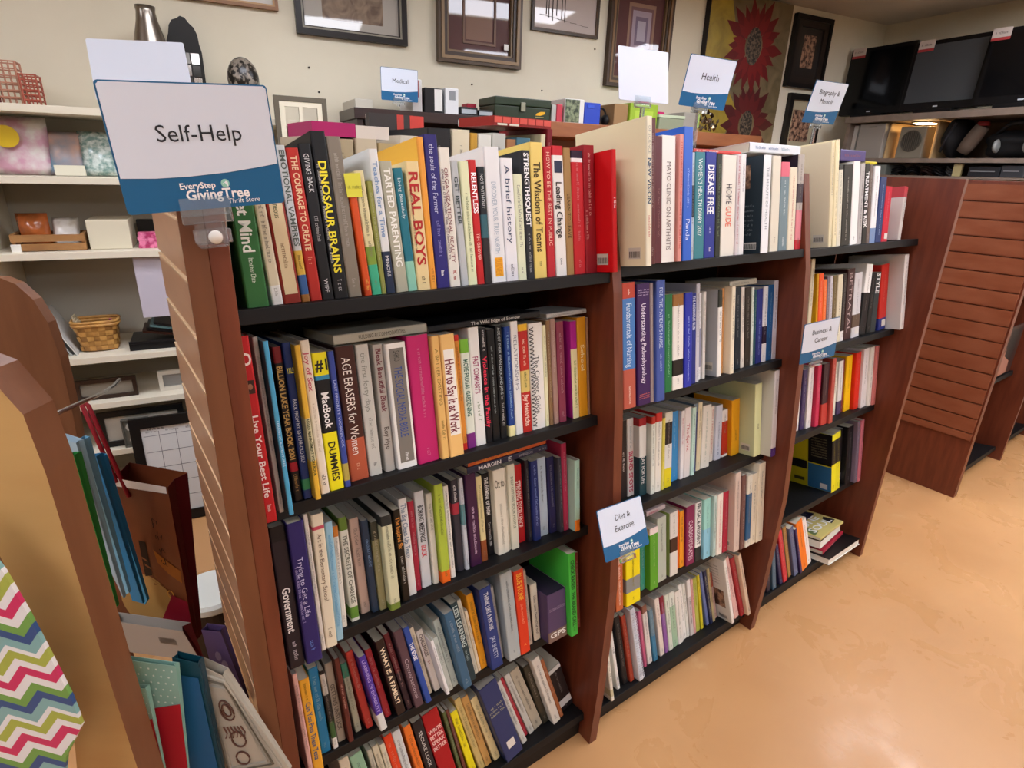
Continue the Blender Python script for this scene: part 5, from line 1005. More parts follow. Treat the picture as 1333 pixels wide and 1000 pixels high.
# ------------------------------------------------------------------ cabinets against the back wall and what stands on them
def cabinet(name, label, s0, s1, zt, m, lip):
    t = thing(name, label, 'cabinet', WALLP((s0+s1)/2, .14, 0))
    wall_box(MB(), s0-.01, s1+.01, .035, .285, zt-lip, zt, m).build('top_board', t, bevel=.002)
    wall_box(MB(), s0, s0+.02, .036, .275, 0, zt-lip, m).build('side_panel', t); wall_box(MB(), s1-.02, s1, .036, .275, 0, zt-lip, m).build('side_panel', t)
    wall_box(MB(), s0+.02, s1-.02, .036, .042, .02, zt-lip, m).build('back_panel', t)
    for z in (.1, .42, .74, 1.06): wall_box(MB(), s0+.02, s1-.02, .0425, .27, z-.02, z, m).build('shelf', t)
cabinet('dark_cabinet', 'dark walnut cabinet against the wall behind the long bookcase', .785, 1.46, 1.371, DWOOD, .035)
cabinet('chestnut_cabinet', 'chestnut brown cabinet against the wall behind the middle bay', 1.485, 2.72, 1.371, BWOOD, .055)
def wthing(name, label, cat, s0, s1, o0, o1, z0, z1, m, group=None, part='body'):
    t = thing(name, label, cat, WALLP((s0+s1)/2, (o0+o1)/2, z0), group)
    wall_box(MB(), s0, s1, o0, o1, z0, z1, m).build(part, t, bevel=min(.003, (s1-s0)*.1))
    return t
ZT = 1.3715
wthing('storage_box', 'low cream box at the left end of the dark cabinet top', 'box', .79, .853, .03, .24, ZT, 1.403, mat('c9c3b4', .6))
t = wthing('book', 'white and red spined book right of the Medical sign', 'book', 0.991, 1.0286, .1, .25, ZT, 1.478, mat('d8d4d0', .4), None, 'cover'); wall_box(MB(), 1.0025, 1.017, .25, .2504, 1.42, 1.475, mat('b05a4a', .4)).build('spine_band', t)
t = wthing('binder', 'black binder with a white spine label on the dark cabinet', 'binder', 1.0374, 1.1085, .06, .25, ZT, 1.455, mat('161416', .4), None, 'cover'); wall_box(MB(), 1.0757, 1.1055, .25, .2506, 1.38, 1.452, mat('dcdad4', .5)).build('spine_label', t)
t = wthing('card_box', 'white leaflet box standing right of the black binder', 'box', 1.1175, 1.1693, .12, .25, ZT, 1.46, mat('dcdcdc', .5)); wall_box(MB(), 1.1327, 1.157, .25, .2506, 1.42, 1.45, mat('8a8c8e', .5)).build('printed_picture', t)
for i, (x0, x1, h, c) in enumerate(((599, 622, .03, '1a1a1c'), (623, 643, .024, '2a2c30'))):
    t = wthing('disc_case', ['black disc case lying beside the white leaflet box', 'dark grey disc case lying beside the green toolbox'][i], 'case', [1.1755, 1.2505][i], [1.2473, 1.3114][i], .1, .25, ZT, ZT+h, mat(c, .4), 'disc cases on the dark cabinet')
    wall_box(MB(), [1.1816, 1.2537][i], [1.241, 1.3081][i], .25, .2506, ZT+h*.25, ZT+h*.75, mat('a8aeb2', .5)).build('label', t)
wthing('book', 'red book standing half hidden left of the green toolbox', 'book', 1.2696, 1.3114, .03, .09, ZT, 1.43, mat('a8283c', .4), None, 'cover')
# toolbox
s0, s1 = 1.3179, 1.5623
t = thing('toolbox', 'dark green metal toolbox with a silver latch and yellow emblem', 'toolbox', WALLP((s0+s1)/2, .17, ZT))
TG = mat('24321f', .35)
wall_box(MB(), s0, s1, .1, .25, ZT, 1.418, TG).build('body', t, bevel=.003)
lid = wall_box(MB(), s0-.002, s1+.002, .098, .254, 1.4185, 1.448, TG).build('lid', t, bevel=.004)
wall_box(MB(), s0+.108, s0+.128, .2541, .26, 1.40, 1.432, mat('8a8a78', .3, .8)).build('latch', lid, bevel=.001)
m_ = MB(); q = [(s0+.178, 1.39), (s0+.184, 1.398), (s0+.2, 1.404), (s0+.222, 1.405), (s0+.218, 1.396), (s0+.2, 1.39)]
m_.prism([WALLP(s, .2501, z) for s, z in q], WN*.0008, mat('e0a81c', .4)); wall_box(m_, s0+.178, s0+.215, .2501, .2508, 1.384, 1.3855, mat('b8a868', .4)); tag(m_.build('emblem', t), 'yellow emblem')
t = wthing('book', 'grey spined book right of the green toolbox', 'book', 1.5694, 1.5908, .1, .25, ZT, 1.435, mat('a8a6a0', .4), None, 'cover')
t = wthing('book', 'red book right of the green toolbox', 'book', 1.593, 1.6196, .1, .25, ZT, 1.438, mat('b83444', .4), None, 'cover')
CAMO = noisy('leafy_print', '22301c', '7f8a68', nscale=60, rough=.4, lo=.4, hi=.6)
t = wthing('picture_box', 'white edged box printed with green leaves near the toolbox', 'box', 1.6305, 1.7228, .1, .25, ZT, 1.462, mat('d8d6d0', .4)); wall_box(MB(), 1.6323, 1.7004, .25, .2506, ZT+.003, 1.459, CAMO).build('printed_front', t)
t = wthing('plastic_case', 'bright blue plastic case on the chestnut cabinet', 'case', 1.7303, 1.8103, .1, .24, ZT, 1.455, mat('1f3fae', .35)); wall_box(MB(), 1.7454, 1.7758, .24, .243, 1.435, 1.446, mat('2a4fc0', .35)).build('clasp', t)
# headphones: a band and two cups
t = thing('headphones', 'black headphones lying between the blue case and kraft box', 'headphones', WALLP(1.8414, .2, ZT))
cx = 1.8414
m_ = MB(); m_.tube([WALLP(cx+.024*math.cos(a), .2, ZT+.04+.03*math.sin(a)) for a in [PI*k/12 for k in range(13)]], .004, BLACK); m_.build('headband', t, smooth=True)
for sgn in (-1, 1):
    m_ = MB(); m_.sphere(WALLP(cx+sgn*.022, .2, ZT+.025), .022, mat('141416', .5), (.6, 1, 1)); m_.build('ear_cup', t, smooth=True)
wthing('kraft_box', 'brown kraft cardboard box beside the lime green box', 'box', 1.8807, 1.9527, .08, .24, ZT, 1.46, mat('94744e', .7))
t = wthing('gift_box', 'lime green box standing under the blank sign', 'box', 1.9567, 2.1063, .08, .25, ZT, 1.468, mat('8fae2c', .45)); wall_box(MB(), 1.9812, 2.0809, .25, .2506, 1.40, 1.44, mat('a8c440', .45)).build('printed_panel', t)
t = wthing('gift_box', 'pink box stacked behind the clear plastic box', 'box', 2.132, 2.2367, .05, .14, ZT, 1.455, mat('c41c64', .45)); 
t = wthing('gift_box', 'tall pink box rising between the blank sign and Health sign', 'box', 2.1665, 2.219, .02, .045, ZT, 1.53, mat('c8246c', .45))
t = wthing('plastic_box', 'clear plastic box with greenish contents below the pink box', 'box', 2.1106, 2.25, .15, .26, ZT, 1.42, mat('8a927a', .2)); wall_box(MB(), 2.1063, 2.2545, .148, .262, 1.4205, 1.432, mat('b8c4a8', .2)).build('lid', t)
wthing('storage_box', 'plain grey box under the Health sign', 'box', 2.2567, 2.3312, .1, .25, ZT, 1.45, mat('9a968c', .6))
rr = random.Random(5)
t = thing('mercury_glass_ornament', 'cluster of crackled bronze mirror ornament below the sunflower painting', 'ornament', WALLP(2.4286, .2, ZT))
m_ = MB(); cx = 2.4286
for k in range(60):
    s = cx + rr.uniform(-.075, .075); z = ZT+.012+rr.random()*.095*(1-((s-cx)/.1)**2); a = rr.uniform(0, PI); rad = rr.uniform(.008, .015)
    c0 = WALLP(s, .2+rr.uniform(-.03, .04), z); d1 = Vector((math.cos(a), rr.uniform(-.5, .5), math.sin(a))); d2 = Vector((-math.sin(a), rr.uniform(-.5, .5), math.cos(a)))
    m_.raw([c0-d1*rad, c0-d2*rad, c0+d1*rad, c0+d2*rad, c0+WN*rad*.7, c0-WN*rad*.7], [(0, 1, 4), (1, 2, 4), (2, 3, 4), (3, 0, 4), (1, 0, 5), (2, 1, 5), (3, 2, 5), (0, 3, 5)], mat(rr.choice(['6a5238', '3a2a20', '8a7454', '8c8478']), .2, .7))
m_.build('mirror_chips', t)

# ------------------------------------------------------------------ books of the far side seen over the top
rnd = random.Random(11)
for (u0, u1, h, c, lab) in [(0.19, 0.2177, 0.1991, 'c8bca4', 'cream book below the magenta book on the far side'), (0.2197, 0.2546, 0.1964, 'b8a888', 'beige book below the magenta book on the far side'), (0.2583, 0.2936, 0.1983, 'cfc0a4', 'pale cream book at the left end of the far side row'), (0.2959, 0.3302, 0.1934, 'c0a878', 'tan book left of the indigo spine on the far side'), (0.3334, 0.3719, 0.2066, 'd8cfbe', 'white book behind the amber cover on the far side'), (0.3835, 0.4272, 0.2208, '242427', 'black book right of the indigo spine on the far side'), (0.4301, 0.4652, 0.2212, 'e0d4b8', 'cream book just right of the clear post on the far side'), (0.4668, 0.4809, 0.2172, 'c89a3c', 'yellow orange book on the far side'), (0.4825, 0.5099, 0.2155, 'dcdcd4', 'white book with a dark pattern on the far side'), (0.5115, 0.5414, 0.2196, 'c4c4bc', 'silver book on the far side'), (0.5434, 0.5639, 0.2111, 'a8744e', 'brown book on the far side'), (0.5655, 0.5972, 0.2147, '4a7484', 'teal blue book on the far side'), (0.6215, 0.6332, 0.223, 'd8d0a8', 'pale yellow book on the far side'), (0.6364, 0.6494, 0.2329, '7a1820', 'dark red book at the right end of the red box')]:
    M = Matrix.Translation((u0, .293, 1.0305))
    book(M, u1-u0, .16, h, c, '', '', lab, 'books on the far side of the bookcase', rnd)
for (u0, u1, v0, v1, z0, z1, c, c2, lab) in [(0.1946, 0.262, 0.3, 0.42, 1.2298, 1.2498, 'b42468', '', 'magenta pink book lying on the far side row'), (0.2628, 0.3177, 0.3, 0.42, 1.229, 1.2477, 'e0d4c8', '', 'cream book lying beside the magenta one on the far side'), (0.5191, 0.65, 0.3, 0.42, 1.2636, 1.2793, '8a2420', 'S', 'dark red boxed set with a scalloped red band on the far side'), (0.3504, 0.4614, 0.455, 0.468, 1.0303, 1.2796, '3a3636', 'W', 'large grey and red western book shown face out behind the amber cover')]:
    t = thing('book', lab, 'book', ((u0+u1)/2, v0, z0), 'books on the far side of the bookcase')
    m_ = MB(); m_.box(u0, u1, v0, v1, z0, z1, mat(c, .4))
    if c2 == 'W':
        m_.box(u0+(u1-u0)*.5, u0+(u1-u0)*.62, v0-.0005, v0, z0+(z1-z0)*.4, z1, mat('c0453c', .4)); m_.box(u0+(u1-u0)*.74, u1, v0-.0005, v0, z0+(z1-z0)*.1, z1, mat('c8443c', .4))
        m_.box(u0+(u1-u0)*.38, u0+(u1-u0)*.62, v0-.0007, v0, z0+(z1-z0)*.28, z0+(z1-z0)*.5, mat('d8d0c8', .4))
        put_text(m_, 'WESTERN', mat('2a2422', .4), lambda x, y: Vector((u0+(u1-u0)*.5+x, v0-.001, z0+(z1-z0)*.4+y)), (u1-u0)*.22, .012, True)
    elif c2 == 'S':
        for k in range(7): m_.box(u0+(u1-u0)*(k+.06)/7, u0+(u1-u0)*(k+.94)/7, v0-.0006, v0, z0+(z1-z0)*.3, z1-.001, mat('d8584c', .4))
        for k in range(2): m_.box(u0+(u1-u0)*(.06+.2*k), u0+(u1-u0)*(.22+.2*k), v0-.0008, v0, z0+(z1-z0)*.05, z0+(z1-z0)*.25, mat('e0d8c8', .4))
    m_.build('cover', t)
    MB().box(u0+.002, u1-.002, v1+.0003, v1+.006, z0+.002, z1-.002, PAPERW).build('page_block', t)

# ------------------------------------------------------------------ white shelving along the back wall on the left
SW = mat('dcd4c0', .55)
t = thing('wall_shelf_unit', 'white painted shelving unit along the wall at the left, full of bric-a-brac', 'shelves', WALLP(.1, .15, 0))
wall_box(MB(), -.305, -.285, .002, .30, 0, 1.30, SW).build('side_panel', t)
wall_box(MB(), .60, .62, .002, .30, 0, 1.30, SW).build('side_panel', t)
wall_box(MB(), -1.5, .6, .002, .012, .02, 1.30, mat('b9b2a2', .7)).build('back_panel', t)
for z in (1.318, 1.131, .917, .588, .432, .26, .06):
    wall_box(MB(), -1.5, .598 if z < 1.3 else .62, .0125 if z < 1.3 else .002, .305, z-.02, z, SW).build('shelf', t, bevel=.001)
Z1, Z2, Z3, Z4, Z5 = 1.3185, 1.1315, .9175, .5885, .4325
# on top
RW_ = mat('8a2a22', .45); PW = mat('b8826a', .5)
def lattice(name, label, s0, s1, z0, z1, o, m, n):
    t = thing(name, label, 'basket', WALLP((s0+s1)/2, o, z0))
    c = MB(); 
    for oo in (o-.03, o+.03):
        for k in range(n+1):
            z = z0+.004+(z1-z0-.006)*k/n; c.tube([WALLP(s0, oo, z), WALLP(s1, oo, z)], .0022, m, 6)
        for s in (s0, s1): c.tube([WALLP(s, oo, z0), WALLP(s, oo, z1)], .003, m, 6)
        for k in range(1, 4): c.tube([WALLP(s0+(s1-s0)*k/4, oo, z0), WALLP(s0+(s1-s0)*k/4, oo, z1)], .0014, m, 6)
    for s in (s0, s1):
        for k in range(n+1):
            z = z0+.004+(z1-z0-.006)*k/n; c.tube([WALLP(s, o-.03, z), WALLP(s, o+.03, z)], .0022, m, 6)
    c.build('wire_frame', t); return t
lattice('wire_basket', 'red wire basket standing at the far left end of the shelf top', -.275, -.215, Z1, Z1+.14, .14, RW_, 12)
lattice('wire_basket', 'pale copper wire tower beside the red wire basket', -.207, -.15, Z1, Z1+.118, .14, PW, 6)
lattice('wire_basket', 'short rust red wire basket right of the copper tower', -.143, -.105, Z1, Z1+.085, .16, mat('a0503e', .45), 6)
t = thing('vase', 'brushed silver metal vase on the shelf top behind the signs', 'vase', WALLP(0.1963, .14, Z1))
m_ = MB(); m_.lathe([(.035, 0), (.05, .03), (.058, .09), (.055, .15), (.043, .21), (.03, .26), (.026, .285), (.028, .3), (.024, .3), (.022, .28), (.03, .2), (.045, .1), (.03, .02)], (0, 0, 0), mat('8a8278', .28, .9), 36)
m_.bm.transform(Matrix.Translation(WALLP(0.1963, .14, Z1))); m_.build('body', t, smooth=True)
t = thing('candle_lantern', 'black arched lantern with mirrored panes beside the silver vase', 'lantern', WALLP(0.2875, .12, Z1))
cx = 0.2875
out = [(cx-.05, Z1), (cx+.05, Z1), (cx+.05, Z1+.2)] + [(cx+.05*math.cos(a)*(1 if k % 3 else .93), Z1+.2+.1*math.sin(a)*(1 if k % 3 else .95)) for k, a in enumerate([PI*i/12 for i in range(1, 12)])] + [(cx-.05, Z1+.2)]
MB().prism([WALLP(s, .03, z) for s, z in out], WN*.03, mat('15120f', .5)).build('body', t)
m_ = MB(); rr = random.Random(2)
for i in range(3):
    for k in range(5):
        s = cx-.04+i*.028; z = Z1+.02+k*.036; wall_box(m_, s, s+.024, .0602, .062, z, z+.032, mat(rr.choice(['8a8680', '5a5854', 'b8b4ac', '3a3a38']), .12, .9))
m_.build('mirror_pane', t)
t = thing('ornament_egg', 'pierced bronze egg ornament on the shelf top behind the Self-Help sign', 'ornament', WALLP(0.4503, .12, Z1))
m_ = MB(); m_.lathe([(.03, 0), (.032, .012), (.012, .02), (.012, .045), (.02, .06)], (0, 0, 0), mat('2a241e', .35, .8), 20); m_.bm.transform(Matrix.Translation(WALLP(0.4503, .12, Z1))); m_.build('stand', t, smooth=True)
EGG = noisy('pierced_metal', '16120e', '8a8074', nscale=55, rough=.3, lo=.48, hi=.56, bump=.6)
m_ = MB(); m_.sphere(WALLP(0.4503, .12, Z1+.125), .058, EGG, (.85, .85, 1.15)); m_.build('egg', t, smooth=True)
# a small window frame leaning by the wall
t = thing('window_ornament', 'small white window frame leaning at the end of the white shelves', 'frame', WALLP(.64, .05, 1.19))
m_ = MB()
for (a, b, c, d) in ((.53, .66, 1.355, 1.37), (.53, .66, 1.20, 1.215), (.53, .545, 1.215, 1.355), (.645, .66, 1.215, 1.355), (.588, .6, 1.215, 1.355)): wall_box(m_, a, b, .32, .335, c, d, mat('d8d0b8', .5))
m_.build('white_bars', t)
m_ = MB()
for (a, b, c, d) in ((.515, .675, 1.3705, 1.385), (.515, .5295, 1.19, 1.3705), (.6605, .675, 1.19, 1.3705)): wall_box(m_, a, b, .318, .337, c, d, mat('5e5648', .6))
m_.build('grey_frame', t)
wall_box(MB(), .50, .69, .31, .345, 0, 1.189, SW).build('support_board', t)
# second row
PBAG = noisy('floral_wrap', 'd0a0b4', 'e0dcd8', nscale=18, rough=.25, lo=.42, hi=.6)
def pack(name, label, cat, x0, x1, y0, off, z0, m, lean=.03, d=.04):
    # soft upright pack leaning back: a pillow of cells
    s0, s1 = x0, x1; z1 = y0
    t = thing(name, label, cat, WALLP((s0+s1)/2, off, z0))
    b = MB(); n = 8; vs = []; fs = []
    for side in (0, 1):
        for i in range(n+1):
            for k in range(n+1):
                f, g = i/n, k/n; bul = math.sin(PI*f)**.6*math.sin(PI*g)**.6 if 0 < f < 1 and 0 < g < 1 else 0
                o = off - lean*g + (d/2)*bul*(1 if side else -1)
                vs.append(WALLP(s0+(s1-s0)*f, o, z0+.001+(z1-z0)*g))
    N = (n+1)**2
    for side in (0, 1):
        for i in range(n):
            for k in range(n):
                a = side*N+i*(n+1)+k; q = (a, a+1, a+n+2, a+n+1); fs.append(q if side else q[::-1])
    b.raw(vs, fs, m); bmesh.ops.remove_doubles(b.bm, verts=b.bm.verts, dist=1e-5)
    b.build('wrapping', t, smooth=True); return t
t = pack('party_bag_pack', 'white and pink wrapped pack with a yellow round label', 'pack', -0.2518, -0.1083, 1.29, .2, Z2, PBAG)
b = MB(); cs, cz = -0.2009, 1.235
b.prism([WALLP(cs+.032*math.cos(2*PI*k/24), .222, cz+.03*math.sin(2*PI*k/24)) for k in range(24)], WN*.001, mat('e0c028', .4)); tag(b.build('round_label', t), 'yellow round label')
t = pack('photo_gift_pack', 'boxed gift showing a mother and baby photograph', 'pack', -0.1194, -0.0287, 1.2536, .2, Z2, noisy('photo_box', '6a8aa0', 'caa08c', nscale=8, rough=.3, lo=.4, hi=.6), d=.03)
wall_box(MB(), -0.1045, -0.0287, .215, .222, Z2+.001, Z2+.03, mat('d8d4c0', .4)).build('label_strip', t)
pack('clear_bag', 'clear bag of pale blue glass pieces on the second shelf', 'bag', -0.0383, 0.0844, 1.2579, .2, Z2, noisy('crystal_bag', '7fa09a', 'd8e4e0', nscale=70, rough=.12, lo=.4, hi=.62, bump=.5), d=.05)
# third row
t = thing('wooden_crate', 'shallow pine slatted crate with a white price tag', 'crate', WALLP(-0.1083, .2, Z3)); PINE = noisy('pine', '8a5f34', 'a87a48', scale=(.2, 1, 1), nscale=40, rough=.5)
a, b_ = -0.2423, -0.0619
for k in range(2): wall_box(MB(), a, b_, .255, .262, Z3+.002+k*.026, Z3+.022+k*.026, PINE).build('slat', t)
for k in range(2): wall_box(MB(), a, b_, .14, .147, Z3+.002+k*.026, Z3+.022+k*.026, PINE).build('slat', t)
for s in (a, b_-.01): wall_box(MB(), s, s+.01, .1475, .2545, Z3+.001, Z3+.05, PINE).build('end_block', t)
wall_box(MB(), a+.011, b_-.011, .1475, .2545, Z3+.001, Z3+.006, PINE).build('bottom_board', t)
tag(wall_box(MB(), a-.002, a+.022, .2625, .2635, Z3-.012, Z3+.022, mat('dedbd2', .5)).build('price_tag', t), 'white price tag')
pack('bagged_decoration', 'orange bagged decoration with a small white tag in the pine crate', 'bag', a+.012, -0.1522, Z3+.105, .2, Z3+.0065, noisy('orange_bag', '8a4a22', 'd8743a', nscale=14, rough=.2), d=.08, lean=.0)
pack('card_pack', 'white pack of cards with a gold picture in the pine crate', 'pack', -0.1484, -0.0795, Z3+.09, .21, Z3+.0065, noisy('card_pack', 'd8d4cc', '8a7a4a', nscale=9, rough=.25, lo=.5, hi=.62), d=.03)
t = thing('storage_box', 'plain cream box on the third shelf beside the crate', 'box', WALLP(-0.0, .17, Z3)); wall_box(MB(), -0.054, 0.0574, .08, .25, Z3, Z3+.088, mat('d2cab2', .6)).build('body', t, bevel=.002)
t = thing('photo_album', 'black and gold album standing behind the pink crochet pieces', 'album', WALLP(0.0995, .06, Z3)); wall_box(MB(), 0.0658, 0.1272, .06, .1, Z3, Z3+.075, mat('16150f', .4)).build('cover', t)
PK = noisy('pink_weave', 'a8285c', 'e07aa0', nscale=60, rough=.6, lo=.42, hi=.58, bump=.8)
t = thing('crochet_stack', 'bright pink woven pieces stacked at the end of the third shelf', 'crochet', WALLP(0.1037, .22, Z3)); m_ = MB()
for k in range(4): wall_box(m_, 0.0742+.003*(k % 2), 0.1358, .2, .25, Z3+k*.012, Z3+k*.012+.0115, PK)
m_.build('woven_piece', t)
# paper on the back of the next bay
t = thing('paper_sheet', 'pale lavender sheet hanging below the third shelf', 'paper', WALLP(0.0995, .28, .72)); 
wall_box(MB(), 0.0533, 0.1684, .28, .2815, .70, .896, mat('bdb8c4', .6)).build('sheet', t)
# fourth row: magazines, basket, trays
rr = random.Random(9)
for k in range(7):
    t = thing('magazine', ['outermost thin magazine leaning against the brown rack', 'dark green magazine leaning in the left corner of the shelf', 'grey magazine leaning in the left corner of the shelf', 'pale magazine between dark ones in the left corner', 'dark teal magazine leaning near the woven basket', 'silver grey magazine nearest the woven basket', 'white magazine lying lowest beside the woven basket'][k], 'magazine', WALLP(-.2, .2, Z4), 'magazines leaning on the fourth shelf')
    s = -.235+k*.014; c = ['6a7068', '2a3a34', '8a8c88', 'b8b8b0', '24383a', '9a9c9c', 'c8c8c4'][k]
    m_ = MB(); dx = -.1+.006*k
    m_.prism([WALLP(s, .12, Z4), WALLP(s+.004, .12, Z4), WALLP(s+.004+dx, .12, Z4+.14), WALLP(s+dx, .12, Z4+.14)], WN*.14, mat(c, .35)); m_.build('cover', t)
t = thing('woven_basket', 'honey coloured woven basket on the fourth white shelf', 'basket', WALLP(-0.0908, .2, Z4))
HC = noisy('basket_splint', 'a8763a', 'c8974f', scale=(1, 1, .5), nscale=30, rough=.45); HC2 = noisy('basket_splint_dark', '8e6230', 'b0803f', nscale=30, rough=.45)
cx = -0.0908; bw, bd, bh = .062, .045, .098
m_ = MB(); N = 44
def bpt(a, z, r=1.0):
    tap = .82+.18*z/bh; ca, sa = math.cos(a), math.sin(a)
    q = (abs(ca)**4+abs(sa)**4)**-.25
    return WALLP(cx+bw*ca*q*tap*r, .2+bd*sa*q*tap*r, Z4+z)
rows_ = 5
for j in range(rows_):
    z0, z1 = .004+bh*.84*j/rows_, .004+bh*.84*(j+1)/rows_-.001
    for k in range(N):
        a0, a1 = 2*PI*k/N, 2*PI*(k+1)/N; pr = 1.03 if (k//2+j) % 2 == 0 else .985
        m_.raw([bpt(a0, z0, pr), bpt(a1, z0, pr), bpt(a1, (z0+z1)/2, pr*1.012), bpt(a0, (z0+z1)/2, pr*1.012), bpt(a1, z1, pr), bpt(a0, z1, pr)], [(0, 1, 2, 3), (3, 2, 4, 5)], HC if (k//2+j) % 2 == 0 else HC2)
        m_.raw([bpt(a0, z0, .95), bpt(a1, z0, .95), bpt(a1, z1+.002, .95), bpt(a0, z1+.002, .95)], [(3, 2, 1, 0)], HC2)
m_.raw([bpt(2*PI*k/N, .003, .97) for k in range(N)], [tuple(range(N))], HC2)
m_.build('woven_body', t)
m_ = MB(); m_.tube([bpt(2*PI*k/N, bh*.9, 1.03) for k in range(N)], .006, HC, 6, closed=True); m_.tube([bpt(2*PI*k/N, bh*1.0, 1.03) for k in range(N)], .005, HC, 6, closed=True); m_.build('rim', t, smooth=True)
t = thing('paper_bundle', 'cream paper envelopes tucked inside the woven basket', 'paper', WALLP(cx-.03, .2, Z4+.01))
m_ = MB()
for k in range(4): m_.prism([WALLP(cx-.045+k*.006, .18, Z4+.008), WALLP(cx-.043+k*.006, .18, Z4+.008), WALLP(cx-.055+k*.004, .18, Z4+.118-.008*k), WALLP(cx-.057+k*.004, .18, Z4+.118-.008*k)], WN*.045, mat('c8b898', .6))
m_.build('envelope', t)
t = thing('pen', 'magenta pen leaning inside the woven basket', 'pen', WALLP(cx+.03, .2, Z4+.01)); m_ = MB(); m_.tube([WALLP(cx+.02, .2, Z4+.012), WALLP(cx+.043, .21, Z4+.1)], .004, mat('a01c60', .4)); m_.build('barrel', t)
t = thing('black_tray', 'flat black tray right of the woven basket', 'tray', WALLP(0.0666, .2, Z4)); wall_box(MB(), -0.0039, 0.1418, .1, .27, Z4, Z4+.022, mat('101012', .35)).build('base', t); wall_box(MB(), -0.0039, 0.1418, .262, .27, Z4+.0225, Z4+.03, mat('18181a', .35)).build('lip', t)
t = thing('picture_stack', 'dark brown framed pictures leaning on the black tray', 'pictures', WALLP(0.0868, .15, Z4+.03)); m_ = MB()
for k, c in enumerate(('3a2018', '141416', '5a7a7c', '1a1a1c')):
    z = Z4+.033+k*.009; m_.prism([WALLP(0.0377+.012*k, .12, z+.018), WALLP(0.1418, .12, z), WALLP(0.1418, .12, z+.008), WALLP(0.0377+.012*k, .12, z+.026)], WN*.12, mat(c, .35))
m_.build('frame_edge', t)
# fifth row: frames lying against the wall
def shelf_frame(label, s0, s1, z0, z1, o, w, m, mi):
    t = thing('framed_print', label, 'frame', WALLP((s0+s1)/2, o, z0)); m_ = MB()
    for (a, b, c, d) in ((s0, s1, z0, z0+w), (s0, s1, z1-w, z1), (s0, s0+w, z0+w, z1-w), (s1-w, s1, z0+w, z1-w)): wall_box(m_, a, b, o, o+.015, c, d, m)
    m_.build('frame', t); wall_box(MB(), s0+w, s1-w, o+.001, o+.006, z0+w, z1-w, mi).build('backing', t); return t
shelf_frame('dark bronze frame standing on the fifth white shelf', -0.1762, -0.006, Z5, Z5+.068, .25, .012, mat('33231a', .35), mat('8a8274', .5))
shelf_frame('white frame standing at the right of the fifth shelf', 0.0576, 0.1792, Z5+.0, Z5+.07, .24, .013, mat('d0cabc', .5), mat('8c8a86', .5))
shelf_frame('black edged frame on the low shelf behind the red bag handle', -0.136, 0.1164, .2605, .385, .26, .018, mat('141414', .4), mat('b8b4a8', .5))
t = shelf_frame('grey plaque with raised letters leaning behind the brown gift bag', -0.0699, 0.0113, .2605, .36, .285, .004, mat('5a5850', .6), mat('6c6a60', .6))
m_ = MB(); put_text(m_, 'OU', mat('b0aea4', .6), lambda x, y: WALLP(-0.0276+x, .301, .335+y), None, .03, True); put_text(m_, 'OU', mat('a4a298', .6), lambda x, y: WALLP(-0.0233+x, .301, .287+y), None, .03, True); m_.build('raised_letters', t)
# wall calendar board on the floor
t = thing('calendar_board', 'black framed white calendar board leaning on the white shelves', 'calendar', V3((-0.0319, 1.5, 0.0489)))
o = Vector((-0.1, 1.462, 0.002)); ex = Vector((math.cos(A9), -math.sin(A9), 0)); ey = Vector((0.0, .1, 1)).normalized()
M = frame_from(o, ex, ey); cw, ch = 0.36, 0.385
m_ = MB()
for (a, b, c, d) in ((0, cw, 0, .035), (0, cw, ch-.035, ch), (0, .03, .035, ch-.035), (cw-.03, cw, .035, ch-.035)): m_.box(a, b, c, d, 0, .014, mat('111112', .35), M)
m_.build('frame', t); MB().box(.03, cw-.03, .035, ch-.035, .002, .008, mat('d0d2d2', .4), M).build('board', t)
m_ = MB(); GRY = mat('6a6e72', .5)
for k in range(1, 6): m_.box(.03+(cw-.06)*k/6-.0008, .03+(cw-.06)*k/6+.0008, .04, ch-.05, .0081, .0085, GRY, M)
for k in range(1, 6): m_.box(.035, cw-.035, .035+(ch-.1)*k/5-.0008, .035+(ch-.1)*k/5+.0008, .0081, .0085, GRY, M)
rr = random.Random(1)
for k in range(3): scribble(m_, GRY, (lambda x, y, k=k: M @ Vector((.06+.06*k+x, ch-.05+y, .0085))), .04, .006, rr)
scribble(m_, mat('2a2c30', .5), lambda x, y: M @ Vector((.075+x, ch-.041+y, .0085)), .05, .008, rr)
m_.build('ruled_grid', t)
# round drum on the floor
t = thing('round_stool', 'dark round stool with a white padded lid on the orange floor', 'stool', (-0.0101, 0.6964, 0.0))
m_ = MB(); m_.lathe([(.062, 0), (.066, .02), (.07, .17), (.07, .2)], (-0.0101, 0.6964, 0.0), mat('2a1c14', .5), 32); m_.build('drum', t, smooth=False)
m_ = MB(); m_.lathe([(.073, .2005), (.076, .205), (.076, .218), (.07, .226), (.02, .229)], (-0.0101, 0.6964, 0.0), mat('d8dad2', .5), 32); m_.build('lid', t)

# dried twigs on the floor
t = thing('dried_twigs', 'small bunch of brown dried twigs on the floor behind the purple bag', 'twigs', (0.0041, 0.5934, 0.0))
m_ = MB(); rr = random.Random(3); o = Vector((0.0041, 0.5934, 0.0))
for k in range(9):
    a = 2*PI*k/9; m_.tube([o+Vector((.004*math.cos(a), .004*math.sin(a), .002)), o+Vector((.015*math.cos(a), .015*math.sin(a), .04)), o+Vector((rr.uniform(-.03, .03), rr.uniform(-.03, .03), rr.uniform(.07, .1)))], [.003, .0025, .001], mat('8a5a28', .6), 6)
m_.build('twig', t)
